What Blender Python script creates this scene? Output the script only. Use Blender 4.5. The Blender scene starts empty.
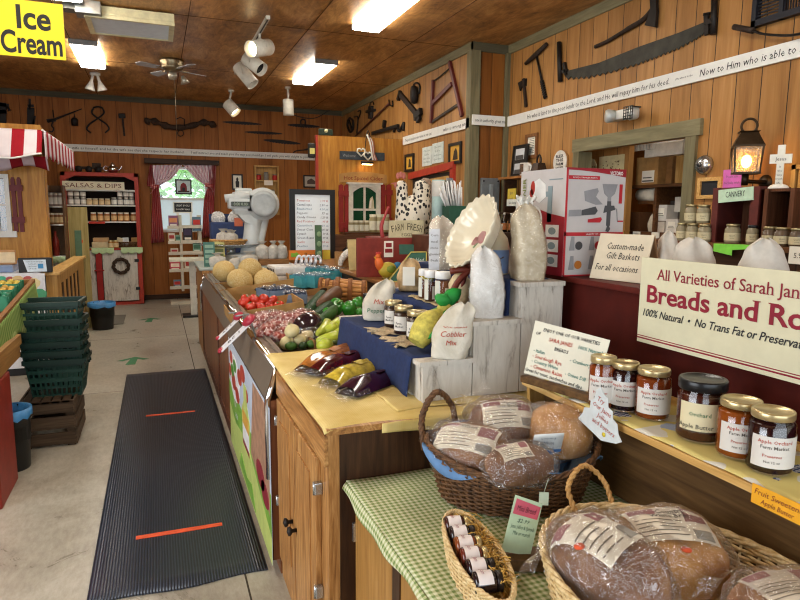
import bpy,bmesh,math,random
from mathutils import Vector,Matrix,Euler,noise
C = bpy.context.scene.collection
PI = math.pi
V = Vector
random.seed(7)
# ------------------------------------------------------------------ camera
CAM_H = 1.6
FPX = 619.3
YAW,PITCH,ROLL = math.radians(21.38),math.radians(8.04),math.radians(.44)
cy_,sy_,cp_,sp_ = math.cos(YAW),math.sin(YAW),math.cos(PITCH),math.sin(PITCH)
FW = V((sy_*cp_,cy_*cp_,-sp_)); R0 = V((cy_,-sy_,0)); U0 = R0.cross(FW)
cr_,sr_ = math.cos(ROLL),math.sin(ROLL)
RT = R0*cr_ + U0*sr_; UP = -R0*sr_ + U0*cr_
CAM = V((0,0,CAM_H))
cam = bpy.data.cameras.new('camera'); camo = bpy.data.objects.new('camera',cam); C.objects.link(camo)
M3 = Matrix((RT,UP,-FW)).transposed()
camo.matrix_world = Matrix.Translation(CAM) @ M3.to_4x4()
cam.sensor_width = 36; cam.lens = FPX/800*36; cam.clip_start = .05; cam.clip_end = 200
bpy.context.scene.camera = camo
# ------------------------------------------------------------------ world, light, exposure
vs = bpy.context.scene.view_settings
vs.view_transform = 'Standard'; vs.look = 'None'; vs.gamma = 1; vs.use_curve_mapping = False
vs.exposure = 0.0
w = bpy.data.worlds.new('world'); bpy.context.scene.world = w; w.use_nodes = True
bg = w.node_tree.nodes['Background']; bg.inputs[0].default_value = (.80,.92,1,1); bg.inputs[1].default_value = 2.6
FLUO = 27.0          # strength of the ceiling fluorescents
DAY = 55           # daylight through the front windows behind the camera
def area(name,loc,rot,sx,sy,power,col):
    l = bpy.data.lights.new(name,'AREA'); l.shape = 'RECTANGLE'; l.size = sx; l.size_y = sy; l.energy = power; l.color = col
    o = bpy.data.objects.new(name,l); o.location = loc; o.rotation_euler = rot; C.objects.link(o); return o
# daylight from the shop front behind the camera
area('daylight_front',(.6,-2.3,1.9),(math.radians(84),0,0),5.5,2.2,DAY,(.90,.95,1))
area('daylight_side',(-3.3,1.2,1.7),(math.radians(78),0,math.radians(-68)),3.0,1.9,110,(.92,.96,1))
sc = bpy.context.scene
sc.cycles.max_bounces = 6; sc.cycles.diffuse_bounces = 3; sc.cycles.glossy_bounces = 3
sc.cycles.transparent_max_bounces = 12; sc.cycles.transmission_bounces = 4
sc.cycles.sample_clamp_indirect = 4.0; sc.cycles.filter_width = 1.15
sc.cycles.caustics_reflective = False; sc.cycles.caustics_refractive = False
def at(px,py,X=None,Y=None,Z=None):
    """point of the photographed place seen at a pixel, on the plane X=, Y= or Z="""
    d = FW*FPX + RT*(px-400) - UP*(py-300)
    if X is not None: t = X/d.x
    elif Y is not None: t = Y/d.y
    else: t = (Z-CAM_H)/d.z
    return CAM + d*t
def mpp(p): return (V(p)-CAM).dot(FW)/FPX         # metres per pixel at a point
# ------------------------------------------------------------------ materials
def lin(h):
    h = h.lstrip('#'); o = []
    for i in (0,2,4):
        c = int(h[i:i+2],16)/255
        o.append(c/12.92 if c <= .04045 else ((c+.055)/1.055)**2.4)
    return (*o,1)
class NT:
    def __init__(s,name):
        s.m = bpy.data.materials.new(name); s.m.use_nodes = True; s.t = s.m.node_tree; s.n = s.t.nodes; s.b = s.n['Principled BSDF']; s._tc = None
    def add(s,typ,**kw):
        n = s.n.new(typ)
        for k,v in kw.items(): setattr(n,k,v)
        return n
    def ln(s,a,b): s.t.links.new(a,b)
    def set(s,inp,v):
        if hasattr(v,'is_linked') or isinstance(v,bpy.types.NodeSocket): s.ln(v,inp)
        else: inp.default_value = v
    def co(s,scale=(1,1,1),loc=(0,0,0),rot=(0,0,0)):
        if not s._tc: s._tc = s.add('ShaderNodeTexCoord')
        mp = s.add('ShaderNodeMapping'); mp.inputs['Scale'].default_value = scale; mp.inputs['Location'].default_value = loc; mp.inputs['Rotation'].default_value = rot
        s.ln(s._tc.outputs['Object'],mp.inputs['Vector']); return mp.outputs[0]
    def noise(s,scale,vec=None,detail=4,rough=.6,dist=0):
        n = s.add('ShaderNodeTexNoise'); n.inputs['Scale'].default_value = scale; n.inputs['Detail'].default_value = detail; n.inputs['Roughness'].default_value = rough; n.inputs['Distortion'].default_value = dist
        s.ln(vec if vec is not None else s.co(),n.inputs['Vector']); return n.outputs['Fac']
    def math(s,op,a,b=0.0,c=0.0):
        n = s.add('ShaderNodeMath',operation=op); s.set(n.inputs[0],a); s.set(n.inputs[1],b)
        if len(n.inputs) > 2: s.set(n.inputs[2],c)
        return n.outputs[0]
    def ramp(s,fac,stops,interp='LINEAR'):
        r = s.add('ShaderNodeValToRGB'); r.color_ramp.interpolation = interp; e = r.color_ramp.elements
        while len(e) < len(stops): e.new(.5)
        for i,(p,c) in enumerate(stops): e[i].position = p; e[i].color = lin(c) if isinstance(c,str) else c
        s.ln(fac,r.inputs[0]); return r.outputs[0]
    def mix(s,fac,a,b,mode='MIX'):
        n = s.add('ShaderNodeMix',data_type='RGBA',blend_type=mode)
        s.set(n.inputs[0],fac); s.set(n.inputs[6],lin(a) if isinstance(a,str) else a); s.set(n.inputs[7],lin(b) if isinstance(b,str) else b); return n.outputs[2]
    def sep(s,vec=None):
        n = s.add('ShaderNodeSeparateXYZ'); s.ln(vec if vec is not None else s.co(),n.inputs[0]); return n.outputs
    def bump(s,h,strength=.3,dist=.01):
        n = s.add('ShaderNodeBump'); n.inputs['Strength'].default_value = strength; n.inputs['Distance'].default_value = dist
        s.ln(h,n.inputs['Height']); s.ln(n.outputs[0],s.b.inputs['Normal'])
    def out(s,col=None,rough=.6,metal=0,spec=.4,**kw):
        if col is not None: s.set(s.b.inputs['Base Color'],lin(col) if isinstance(col,str) else col)
        s.set(s.b.inputs['Roughness'],rough); s.b.inputs['Metallic'].default_value = metal; s.b.inputs['Specular IOR Level'].default_value = spec
        for k,v in kw.items(): s.b.inputs[k].default_value = v
        return s.m
MC = {}
def plain(col,rough=.6,metal=0,spec=.4,var=.08,vs_=14,**kw):
    """one colour with a slight procedural unevenness"""
    key = (col,rough,metal,spec,var,vs_,tuple(kw.items()))
    if key in MC: return MC[key]
    t = NT('surface_'+col.strip('#'))
    c = lin(col); f = t.noise(vs_,detail=3)
    a = tuple(min(1,x*(1-var*1.6)) for x in c[:3])+(1,); b = tuple(min(1,x*(1+var*1.6)) for x in c[:3])+(1,)
    MC[key] = t.out(t.ramp(f,[(.3,a),(.7,b)]),rough,metal,spec,**kw); return MC[key]
def wood(name,dark,mid,light,axis='z',scale=1.0,rough=.5,spec=.35,planks=None,groove='#2a1a0c',pw=.2,off=0.0,gw=.035,tint=.35):
    """grain stretched along an axis; planks = coordinate across which boards repeat"""
    t = NT(name); sc_ = {'x': (1.2,14,14),'y': (14,1.2,14),'z': (14,14,1.2)}[axis]
    sc_ = tuple(k*scale for k in sc_)
    vec = t.co(sc_)
    h = None
    if planks:
        o = t.sep()['XYZ'.index(planks.upper())]
        q = t.math('DIVIDE',t.math('ADD',o,off+50),pw); fl = t.math('FLOOR',q); fr = t.math('SUBTRACT',q,fl)
        wn = t.add('ShaderNodeTexWhiteNoise',noise_dimensions='1D'); t.ln(fl,wn.inputs['W'])
        va = t.add('ShaderNodeVectorMath',operation='ADD'); t.ln(vec,va.inputs[0])
        sc2 = t.add('ShaderNodeVectorMath',operation='SCALE'); t.ln(wn.outputs['Color'],sc2.inputs[0]); sc2.inputs['Scale'].default_value = 30
        t.ln(sc2.outputs[0],va.inputs[1]); vec = va.outputs[0]
    f = t.noise(1.0,vec,6,.62,1.6)
    f2 = t.noise(4.2,vec,3,.5,.4)
    f = t.math('ADD',t.math('MULTIPLY',f,.72),t.math('MULTIPLY',f2,.28))
    col = t.ramp(f,[(.32,dark),(.5,mid),(.68,light)])
    if planks:
        col = t.mix(tint,col,t.ramp(wn.outputs['Value'],[(0,dark),(.5,mid),(1,light)]))
        ed = t.math('LESS_THAN',t.math('MINIMUM',fr,t.math('SUBTRACT',1.0,fr)),gw/2)
        col = t.mix(ed,col,groove)
        t.bump(t.math('SUBTRACT',t.math('MULTIPLY',f,.15),ed),.5,.006)
    else: t.bump(f,.15,.004)
    return t.out(col,rough,0,spec)
def emit(name,col,s):
    t = NT(name); return t.out(col,.5,**{'Emission Color': lin(col),'Emission Strength': s})
def film(name,tint='#ffffff',fac=.12,rough=.08,crinkle=0,milk=0.0,scale=40):
    """thin clear plastic or glass: see-through with a glossy skin"""
    t = NT(name); n = t.n; n.remove(t.b)
    tr = t.add('ShaderNodeBsdfTransparent'); tr.inputs[0].default_value = lin(tint)
    gl = t.add('ShaderNodeBsdfGlossy'); gl.inputs['Roughness'].default_value = rough; gl.inputs['Color'].default_value = (1,1,1,1)
    lw = t.add('ShaderNodeLayerWeight'); lw.inputs['Blend'].default_value = .2
    fa = t.math('ADD',t.math('MULTIPLY',lw.outputs['Fresnel'],.5),fac); fa = t.math('MINIMUM',fa,.6)
    if crinkle:
        f = t.noise(scale,t.co((1,1,1)),3,.6,2.5)
        b = t.add('ShaderNodeBump'); b.inputs['Strength'].default_value = crinkle; b.inputs['Distance'].default_value = .02
        t.ln(f,b.inputs['Height']); t.ln(b.outputs[0],gl.inputs['Normal'])
    mx = t.add('ShaderNodeMixShader'); t.ln(fa,mx.inputs[0]); t.ln(tr.outputs[0],mx.inputs[1]); t.ln(gl.outputs[0],mx.inputs[2])
    last = mx
    if milk:
        df = t.add('ShaderNodeBsdfDiffuse'); df.inputs[0].default_value = (.9,.9,.9,1)
        m2 = t.add('ShaderNodeMixShader'); m2.inputs[0].default_value = milk; t.ln(mx.outputs[0],m2.inputs[1]); t.ln(df.outputs[0],m2.inputs[2]); last = m2
    t.ln(last.outputs[0],n['Material Output'].inputs[0]); return t.m
PLANK_X = wood('wall_planks_x','#6f3f16','#9a5f28','#b87a38','z',.5,.55,.25,planks='x',pw=.21)
PLANK_Y = wood('wall_planks_y','#7d5426','#a5753e','#bd8d54','z',.5,.5,.3,planks='y',pw=.205,off=.06)
PLANK_BACK = wood('wall_planks_back','#6d3c15','#955a26','#ad7036','z',.5,.55,.2,planks='x',pw=.24,gw=.022)
PLY = wood('ply_golden','#8f5a1d','#b8802f','#d19d4a','z',.7,.45,.3)
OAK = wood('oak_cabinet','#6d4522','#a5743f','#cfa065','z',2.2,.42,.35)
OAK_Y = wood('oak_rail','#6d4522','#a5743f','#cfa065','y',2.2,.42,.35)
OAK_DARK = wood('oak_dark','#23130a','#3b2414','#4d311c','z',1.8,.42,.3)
CASEWOOD = wood('case_planks','#552c16','#85502f','#a46a44','z',1.0,.4,.4,planks='y',pw=.3)
PINE = wood('pine','#b08546','#cfa460','#e0bd80','y',1.2,.5,.3)
PINE_Z = wood('pine_upright','#9a7138','#bb8f4e','#d0a868','z',1.0,.5,.3)
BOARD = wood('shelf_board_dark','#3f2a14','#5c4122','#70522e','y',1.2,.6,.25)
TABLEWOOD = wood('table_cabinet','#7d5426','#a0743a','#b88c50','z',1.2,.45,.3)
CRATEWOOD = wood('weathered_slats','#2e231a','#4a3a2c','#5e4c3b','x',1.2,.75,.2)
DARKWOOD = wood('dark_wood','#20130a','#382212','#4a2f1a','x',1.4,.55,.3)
GREYTRIM = wood('grey_trim','#69634a','#7d7658','#8c8566','y',1.0,.6,.25)
GREYTRIM_Z = wood('grey_trim_upright','#5f5942','#726b4f','#7f785b','z',1.0,.6,.25)
RED = plain('#9c2f22',.5); REDDARK = plain('#5e1c14',.55,var=.12); BARN = plain('#6d2a2c',.6)
WHITE = plain('#e4e4de',.5,var=.03); CREAM = plain('#e0d9c0',.6,var=.04); BLACK = plain('#141414',.45); NAVY = plain('#1c2745',.9,vs_=60)
IRON = plain('#1f1a17',.55,.3,var=.25); IRONR = plain('#33261d',.7,.2,var=.3,vs_=40)
GREYM = plain('#8b8d8a',.4,.6); STEEL = plain('#b9bcbd',.25,.9,var=.05); CHROME = plain('#d8dadd',.12,1,var=.02)
GOLDLID = plain('#c4b284',.3,.75,var=.05); BLACKLID = plain('#18181a',.3,.2)
PAPER = plain('#ece7d8',.75,var=.03); LABEL = plain('#e9e4d6',.6,var=.03); INK = plain('#1c1b1f',.8); INKRED = plain('#8f1f2b',.7); INKBLUE = plain('#27405f',.8); INKGREEN = plain('#2d6a4a',.8)
INKSOFT = plain('#5c5650',.8); ORANGEINK = plain('#d0632f',.8)
GLASS = film('clear_glass',fac=.03,rough=.03)
BAGFILM = film('clear_bag_film',fac=.085,rough=.05,crinkle=1.0,milk=.03,scale=17)
FLOURBAG = film('flour_bag_film',fac=.06,rough=.10,crinkle=1.0,milk=.0,scale=26)
def distressed():
    t = NT('distressed_white_paint'); f = t.noise(1,t.co((26,26,5)),6,.7,1.0); g = t.noise(2.2,None,3,.6)
    k = t.math('ADD',t.math('MULTIPLY',f,.7),t.math('MULTIPLY',g,.3)); t.bump(k,.2,.003)
    return t.out(t.ramp(k,[(.36,'#5d554c'),(.41,'#a39b90'),(.48,'#c6c0b5'),(.7,'#d6d1c7')]),.65)
DISTRESS = distressed()
def canvas_bag():
    t = NT('canvas_bag_cloth'); f = t.noise(9,None,4,.6,.8); t.bump(f,.5,.02); return t.out(t.ramp(f,[(.3,'#bdb5a2'),(.7,'#dcd6c8')]),.9)
CANVAS = canvas_bag()
def flour():
    t = NT('white_flour_fill'); f = t.noise(14,None,4,.65,1.0); t.bump(f,.6,.02); return t.out(t.ramp(f,[(.3,'#d6d1c8'),(.7,'#f2efe9')]),.5,spec=.5)
FLOUR = flour()
def crust(a='#5a3519',b='#8c5a2c',c='#b8854a'):
    t = NT('bread_crust'); f = t.noise(9,None,5,.65,.5); t.bump(t.noise(40,None,3),.3,.005); return t.out(t.ramp(f,[(.3,a),(.5,b),(.72,c)]),.65)
CRUST = crust(); CRUST_DARK = crust('#4a2a15','#754a2a','#9c6e44'); CRUST_GOLD = crust('#8f5d24','#bd8540','#d8a866')
def floor_mat():
    t = NT('floor_concrete'); f = t.noise(2.2,None,7,.7,.8); g = t.noise(38,t.co((1,.35,1)),4,.7)
    k = t.math('ADD',t.math('MULTIPLY',f,.6),t.math('MULTIPLY',g,.4))
    col = t.ramp(k,[(.34,'#867f71'),(.5,'#a19a8b'),(.66,'#b5afa2')])
    r = t.ramp(f,[(.3,(.25,.25,.25,1)),(.7,(.42,.42,.42,1))])
    return t.out(col,r,spec=.45)
FLOORM = floor_mat()
def ceil_mat():
    t = NT('ceiling_plywood'); f = t.noise(.9,t.co((1,.55,1)),8,.72,2.8); g = t.noise(5,t.co((2.2,.5,1)),5,.7,1.5)
    k = t.math('ADD',t.math('MULTIPLY',f,.6),t.math('MULTIPLY',g,.4))
    t.bump(k,.1,.003)
    return t.out(t.ramp(k,[(.35,'#5f3d22'),(.47,'#a1733f'),(.56,'#c29156'),(.68,'#dcb47c')]),.42,spec=.35)
CEILM = ceil_mat()
def mat_rubber():
    t = NT('ribbed_rubber'); o = t.sep(); q = t.math('FRACT',t.math('DIVIDE',t.math('ADD',o[0],10),.0125))
    r = t.math('ABSOLUTE',t.math('SUBTRACT',q,.5)); t.bump(r,1.0,.006)
    col = t.ramp(r,[(.1,'#171c26'),(.4,'#3a4250')])
    return t.out(col,.36,spec=.5)
RUBBER = mat_rubber()
def gingham(name,a,b,c,sz=.012,warp=0):
    t = NT(name); o = t.sep(); S = []
    for k in (0,1):
        q = t.math('FRACT',t.math('DIVIDE',t.math('ADD',o[k],20),sz*2)); S.append(t.math('LESS_THAN',q,.5))
    s = t.math('ADD',S[0],S[1]); s = t.math('MULTIPLY',s,.5)
    return t.out(t.ramp(s,[(0,a),(.34,b),(.84,c)],'CONSTANT'),.9,spec=.1)
GING = gingham('green_gingham','#cfcfb2','#adb386','#748850',.008)
GING2 = gingham('pale_green_gingham','#a9b37c','#879a5c','#62803f',.02)
RGING = gingham('red_gingham','#c9908c','#a9504e','#8f3033',.016)
def yellow_cloth():
    t = NT('yellow_cloth'); o = t.sep(); f = t.math('SINE',t.math('MULTIPLY',o[0],900)); g = t.noise(7,None,3); t.bump(t.math('ADD',g,t.math('MULTIPLY',f,.08)),.3,.01)
    return t.out(t.ramp(g,[(.3,'#cdb26a'),(.7,'#e0cb8c')]),.9,spec=.1)
YCLOTH = yellow_cloth()
def wicker_mat(name,a,b):
    t = NT(name); f = t.noise(60,None,3,.6); return t.out(t.ramp(f,[(.3,a),(.7,b)]),.55,spec=.35)
WICK_D = wicker_mat('dark_wicker','#35200f','#7a5433'); WICK_L = wicker_mat('pale_wicker','#bd9a60','#ead3a4'); WICK_M = wicker_mat('honey_wicker','#9a6c34','#cfa263')
# ------------------------------------------------------------------ geometry helpers
I4 = Matrix.Identity(4)
def TR(x=0,y=0,z=0): return Matrix.Translation((x,y,z))
def RX(a): return Matrix.Rotation(a,4,'X')
def RY(a): return Matrix.Rotation(a,4,'Y')
def RZ(a): return Matrix.Rotation(a,4,'Z')
FACE = RX(PI/2)                       # XY drawing -> XZ plane, facing -Y
def frame_of(d):
    d = V(d).normalized(); a = V((0,0,1)) if abs(d.z) < .95 else V((1,0,0))
    u = d.cross(a).normalized(); return u,d.cross(u),d
class MB:
    """collects shapes; build() links them as ONE mesh object"""
    def __init__(s,M=I4): s.bm = bmesh.new(); s.i = 0; s.M = M
    def m(s,i): s.i = i; return s
    def v(s,p): return s.bm.verts.new(s.M @ V(p))
    def f(s,vs_,smooth=False):
        try: fc = s.bm.faces.new(vs_)
        except ValueError: return None
        fc.material_index = s.i; fc.smooth = smooth; return fc
    def box(s,x0,x1,y0,y1,z0,z1,M=None,b=0):
        M = M or I4
        if b:
            b = min(b,(x1-x0)*.45,(y1-y0)*.45,(z1-z0)*.45)
            t = bmesh.new(); r = bmesh.ops.create_cube(t,size=1)
            for q in t.verts: q.co = V(((x0+x1)/2+q.co.x*(x1-x0),(y0+y1)/2+q.co.y*(y1-y0),(z0+z1)/2+q.co.z*(z1-z0)))
            bmesh.ops.bevel(t,geom=t.edges[:],offset=b,segments=2,affect='EDGES',profile=.6)
            s.merge(t,M); return s
        P = [s.v(M @ V(p)) for p in ((x0,y0,z0),(x1,y0,z0),(x1,y1,z0),(x0,y1,z0),(x0,y0,z1),(x1,y0,z1),(x1,y1,z1),(x0,y1,z1))]
        for q in ((0,3,2,1),(4,5,6,7),(0,1,5,4),(1,2,6,5),(2,3,7,6),(3,0,4,7)): s.f([P[k] for k in q])
        return s
    def merge(s,t,M=I4,smooth=None):
        mp = {}
        for q in t.verts: mp[q] = s.v(M @ q.co)
        for fc in t.faces: s.f([mp[q] for q in fc.verts],fc.smooth if smooth is None else smooth)
        t.free(); return s
    def bar(s,a,b,wx,wy,up=None,bv=0):
        """square bar from a to b"""
        a,b = V(a),V(b); d = b-a; L = d.length; u,v_,d = frame_of(d)
        if up is not None:
            v_ = V(up); u = v_.cross(d).normalized(); v_ = d.cross(u)
        M = Matrix.Translation(a) @ Matrix((u,v_,d)).transposed().to_4x4()
        return s.box(-wx/2,wx/2,-wy/2,wy/2,0,L,M,bv)
    def tube(s,pts,r,n=8,closed=False,caps=True,flat=1.0):
        pts = [V(p) for p in pts]; N = len(pts); rs = r if isinstance(r,(list,tuple)) else [r]*N
        rings = []; up = None
        for i,p in enumerate(pts):
            a = pts[(i-1) % N] if (i or closed) else pts[i]; b = pts[(i+1) % N] if (i < N-1 or closed) else pts[i]
            d = (b-a); d = d.normalized() if d.length > 1e-9 else V((0,0,1))
            if up is None: u,v_,_ = frame_of(d)
            else:
                u = (up - d*up.dot(d)); u = u.normalized() if u.length > 1e-6 else frame_of(d)[0]; v_ = d.cross(u)
            up = u
            rings.append([s.v(p + (u*math.cos(2*PI*k/n) + v_*flat*math.sin(2*PI*k/n))*rs[i]) for k in range(n)])
        for i in range(N if closed else N-1):
            A,B = rings[i],rings[(i+1) % N]
            for k in range(n): s.f([A[k],A[(k+1) % n],B[(k+1) % n],B[k]],True)
        if caps and not closed: s.f(rings[0][::-1]); s.f(rings[-1])
        return s
    def lathe(s,prof,n=24,M=I4,sx=1,sy=1,smooth=True,cap=True,wave=None):
        rings = []
        for (r,z) in prof:
            ring = []
            for k in range(n):
                a = 2*PI*k/n; q = r*(1+(wave(a,z) if wave else 0)); ring.append(s.v(M @ V((q*math.cos(a)*sx,q*math.sin(a)*sy,z))))
            rings.append(ring)
        for i in range(len(rings)-1):
            for k in range(n): s.f([rings[i][k],rings[i][(k+1) % n],rings[i+1][(k+1) % n],rings[i+1][k]],smooth)
        if cap:
            if prof[0][0] > 1e-6: s.f(rings[0][::-1])
            if prof[-1][0] > 1e-6: s.f(rings[-1])
        return s
    def prism(s,poly,d,M=I4,smooth=False):
        """polygon in XY, extruded from z=0 to z=d, then M"""
        if sum(poly[i][0]*poly[(i+1) % len(poly)][1]-poly[(i+1) % len(poly)][0]*poly[i][1] for i in range(len(poly))) < 0: poly = poly[::-1]
        A = [s.v(M @ V((x,y,0))) for x,y in poly]; B = [s.v(M @ V((x,y,d))) for x,y in poly]; n = len(poly)
        s.f(A[::-1]); s.f(B)
        for k in range(n): s.f([A[k],A[(k+1) % n],B[(k+1) % n],B[k]],smooth)
        return s
    def grid(s,fn,nu,nv,thick=0,smooth=True,closed_u=False):
        """surface fn(u,v); thick adds a back side"""
        P = [[V(fn(i/nu,j/nv)) for j in range(nv+1)] for i in range(nu+1)]
        A = [[s.v(p) for p in row] for row in P]
        for i in range(nu):
            for j in range(nv): s.f([A[i][j],A[i+1][j],A[i+1][j+1],A[i][j+1]],smooth)
        if thick:
            N = [[None]*(nv+1) for _ in range(nu+1)]
            for i in range(nu+1):
                for j in range(nv+1):
                    du = P[min(i+1,nu)][j]-P[max(i-1,0)][j]; dv = P[i][min(j+1,nv)]-P[i][max(j-1,0)]
                    q = du.cross(dv); N[i][j] = q.normalized() if q.length > 1e-12 else V((0,0,1))
            B = [[s.v(P[i][j]-N[i][j]*thick) for j in range(nv+1)] for i in range(nu+1)]
            for i in range(nu):
                for j in range(nv): s.f([B[i][j],B[i][j+1],B[i+1][j+1],B[i+1][j]],smooth)
            for i in range(nu):
                s.f([A[i+1][0],A[i][0],B[i][0],B[i+1][0]]); s.f([A[i][nv],A[i+1][nv],B[i+1][nv],B[i][nv]])
            for j in range(nv):
                s.f([A[0][j],A[0][j+1],B[0][j+1],B[0][j]]); s.f([A[nu][j+1],A[nu][j],B[nu][j],B[nu][j+1]])
        return s
    def ball(s,c,rx,ry=None,rz=None,M=None,sub=3,wob=0,wf=3,seed=0,fn=None):
        ry = ry or rx; rz = rz or rx; t = bmesh.new(); bmesh.ops.create_icosphere(t,subdivisions=sub,radius=1)
        for q in t.verts:
            d = q.co.copy(); k = 1+(wob*noise.noise(d*wf+V((seed*7.1,seed*3.3,0))) if wob else 0)
            if fn: q.co = V(fn(d))*k
            else: q.co = V((d.x*rx*k,d.y*ry*k,d.z*rz*k))
        MM = Matrix.Translation(c) @ (M or I4); s.merge(t,MM,True); return s
    def text(s,st,h=None,w=None,M=I4,align='C',shear=0,bold=0,serif=False,d=.0006,res=2,va='C',gap=1.0):
        """lettering in the XY plane of M; h = capital height, w = line width"""
        c = bpy.data.curves.new('t','FONT'); c.body = st; c.size = 1; c.shear = shear; c.offset = bold; c.resolution_u = res; c.space_character = gap; c.extrude = 0
        o = bpy.data.objects.new('t',c); C.objects.link(o); dg = bpy.context.evaluated_depsgraph_get(); dg.update()
        me = bpy.data.meshes.new_from_object(o.evaluated_get(dg)); bpy.data.objects.remove(o); bpy.data.curves.remove(c)
        if not me.vertices: return s
        xs = [q.co.x for q in me.vertices]; x0,x1 = min(xs),max(xs)
        CAPH = .73; ky = (h or 1)/CAPH; kx = ky
        if h is None: kx = ky = w/(x1-x0); h = CAPH*ky
        elif w is not None: kx = w/(x1-x0)
        ox = {'C': (x0+x1)/2,'L': x0,'R': x1}[align]
        oy = CAPH/2 if va == 'C' else 0
        L = M @ Matrix.Diagonal((kx,ky,1,1)) @ TR(-ox,-oy,d/1.0)
        vs_ = [s.v(L @ q.co) for q in me.vertices]
        for p in me.polygons: s.f([vs_[k] for k in p.vertices])
        if serif:
            E = {}
            for p in me.polygons:
                for e in p.edge_keys: E[e] = E.get(e,0)+1
            for (a,b),cnt in E.items():
                if cnt != 1: continue
                A,B = me.vertices[a].co,me.vertices[b].co; wd = abs(A.x-B.x); y = A.y
                if abs(A.y-B.y) < .004 and .05 < wd < .2 and (abs(y) < .02 or abs(y-CAPH) < .03 or abs(y-.52) < .05):
                    xa,xb = min(A.x,B.x)-.07,max(A.x,B.x)+.07; dy = .035 if y < .1 else -.035
                    q = [s.v(L @ V(p)) for p in ((xa,y,0.0002),(xb,y,0.0002),(xb-.02,y+dy,.0002),(xa+.02,y+dy,.0002))]
                    s.f(q if dy > 0 else q[::-1])
        bpy.data.meshes.remove(me); return s
    def build(s,name,mats,parent=None,loc=(0,0,0),rot=None,recalc=False):
        if recalc: bmesh.ops.recalc_face_normals(s.bm,faces=s.bm.faces[:])
        me = bpy.data.meshes.new(name); s.bm.to_mesh(me); s.bm.free()
        for k in (mats if isinstance(mats,(list,tuple)) else [mats]): me.materials.append(k)
        o = bpy.data.objects.new(name,me); C.objects.link(o); o.location = loc
        if rot: o.rotation_euler = rot
        if parent: o.parent = parent
        return o
def N():
    global mb
    mb = MB(); return mb
def tag(o,label=None,cat=None,group=None,kind=None):
    if label: o['label'] = label
    if cat: o['category'] = cat
    if group: o['group'] = group
    if kind: o['kind'] = kind
    return o
def thing(name,label,cat,loc=(0,0,0),rotz=0,group=None):
    o = bpy.data.objects.new(name,None); o.empty_display_size = .05; C.objects.link(o)
    o.location = loc; o.rotation_euler = (0,0,rotz); return tag(o,label,cat,group)
def one(name,mb,mats,label,cat,loc=(0,0,0),rotz=0,group=None,recalc=False):
    return tag(mb.build(name,mats,None,loc,(0,0,rotz),recalc),label,cat,group)
def struct(name,mb,mats,parent=None):
    o = mb.build(name,mats,parent)
    if not parent: o['kind'] = 'structure'
    return o
KIDS = {}
def dup(o,loc,rotz=0,label=None,group=None,parent=None,scale=None):
    c = o.copy(); C.objects.link(c)
    if parent: c.parent = parent
    else:
        c.location = loc; c.rotation_euler = (0,0,rotz)
        if scale: c.scale = (scale,)*3
    if label: c['label'] = label
    if group: c['group'] = group
    for ch in list(o.children): dup(ch,None,parent=c)
    return c
ORD = ['first','second','third','fourth','fifth','sixth','seventh','eighth','ninth','tenth','eleventh','twelfth','thirteenth','fourteenth','fifteenth','sixteenth']
def arc(cx,cy,r,a0,a1,n=12): return [(cx+r*math.cos(a0+(a1-a0)*i/n),cy+r*math.sin(a0+(a1-a0)*i/n)) for i in range(n+1)]
RW = -PI/2                            # things on the right wall face -X: local x runs towards the camera
def wicker(name,parent,a,b,h,mat,flare=1.15,rows=12,stakes=40,r=.004,rim=.008,wavy=.0035,base=True,tilt=None):
    """woven oval side: strands weave in and out of upright stakes"""
    mb = MB(); ns = stakes
    def rad(z): return 1+(flare-1)*(z/h)
    def lift(x,y,z): return z + (tilt(x,y)*(z/h) if tilt else 0)
    for k in range(ns):
        t = 2*PI*k/ns; mb.tube([(a*rad(z)*math.cos(t),b*rad(z)*math.sin(t),lift(a*math.cos(t),b*math.sin(t),z)) for z in (0,h*.5,h)],r*.8,5)
    for j in range(rows):
        z = h*(j+.5)/rows; pts = []; n = ns*2
        for k in range(n):
            t = 2*PI*k/n; s = wavy*(math.cos(PI*k/1)*0+math.cos(t*ns/2+PI*(j % 2)))*1.6
            x,y = (a*rad(z)+s)*math.cos(t),(b*rad(z)+s)*math.sin(t); pts.append((x,y,lift(x,y,z)))
        mb.tube(pts,r,5,closed=True)
    if base: mb.lathe([(.01,.002),(.99,.002),(.99,.008)],32,I4,a,b,False);
    mb.build('woven_side',mat,parent)
    rb = MB()
    for ph in range(3):
        pts = []
        for k in range(96):
            t = 2*PI*k/96; q = t*16+ph*2*PI/3; x = (a*flare+rim*.6*math.cos(q))*math.cos(t); y = (b*flare+rim*.6*math.cos(q))*math.sin(t)
            pts.append((x,y,lift(x,y,h)+rim*.6*math.sin(q)))
        rb.tube(pts,rim*.62,5,closed=True)
    return rb.build('rim',mat,parent)
def twist(mb,pts,R,n=3,turns=14,r=None):
    """strands twisted round a path"""
    pts = [V(p) for p in pts]; N = len(pts); r = r or R*.6
    for ph in range(n):
        o = []
        for i,p in enumerate(pts):
            d = pts[min(i+1,N-1)]-pts[max(i-1,0)]; u,v_,_ = frame_of(d); q = 2*PI*(turns*i/N+ph/n); o.append(p+(u*math.cos(q)+v_*math.sin(q))*R*.55)
        mb.tube(o,r,5)
    return mb
def curve(pts,n=10):
    """Catmull-Rom through points"""
    P = [V(p) for p in pts]; P = [P[0]*2-P[1]]+P+[P[-1]*2-P[-2]]; o = []
    for i in range(1,len(P)-2):
        for k in range(n):
            t = k/n; o.append(.5*((2*P[i])+(P[i+1]-P[i-1])*t+(2*P[i-1]-5*P[i]+4*P[i+1]-P[i+2])*t*t+(3*P[i]-P[i-1]-3*P[i+1]+P[i+2])*t**3))
    o.append(P[-2]); return o
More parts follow.
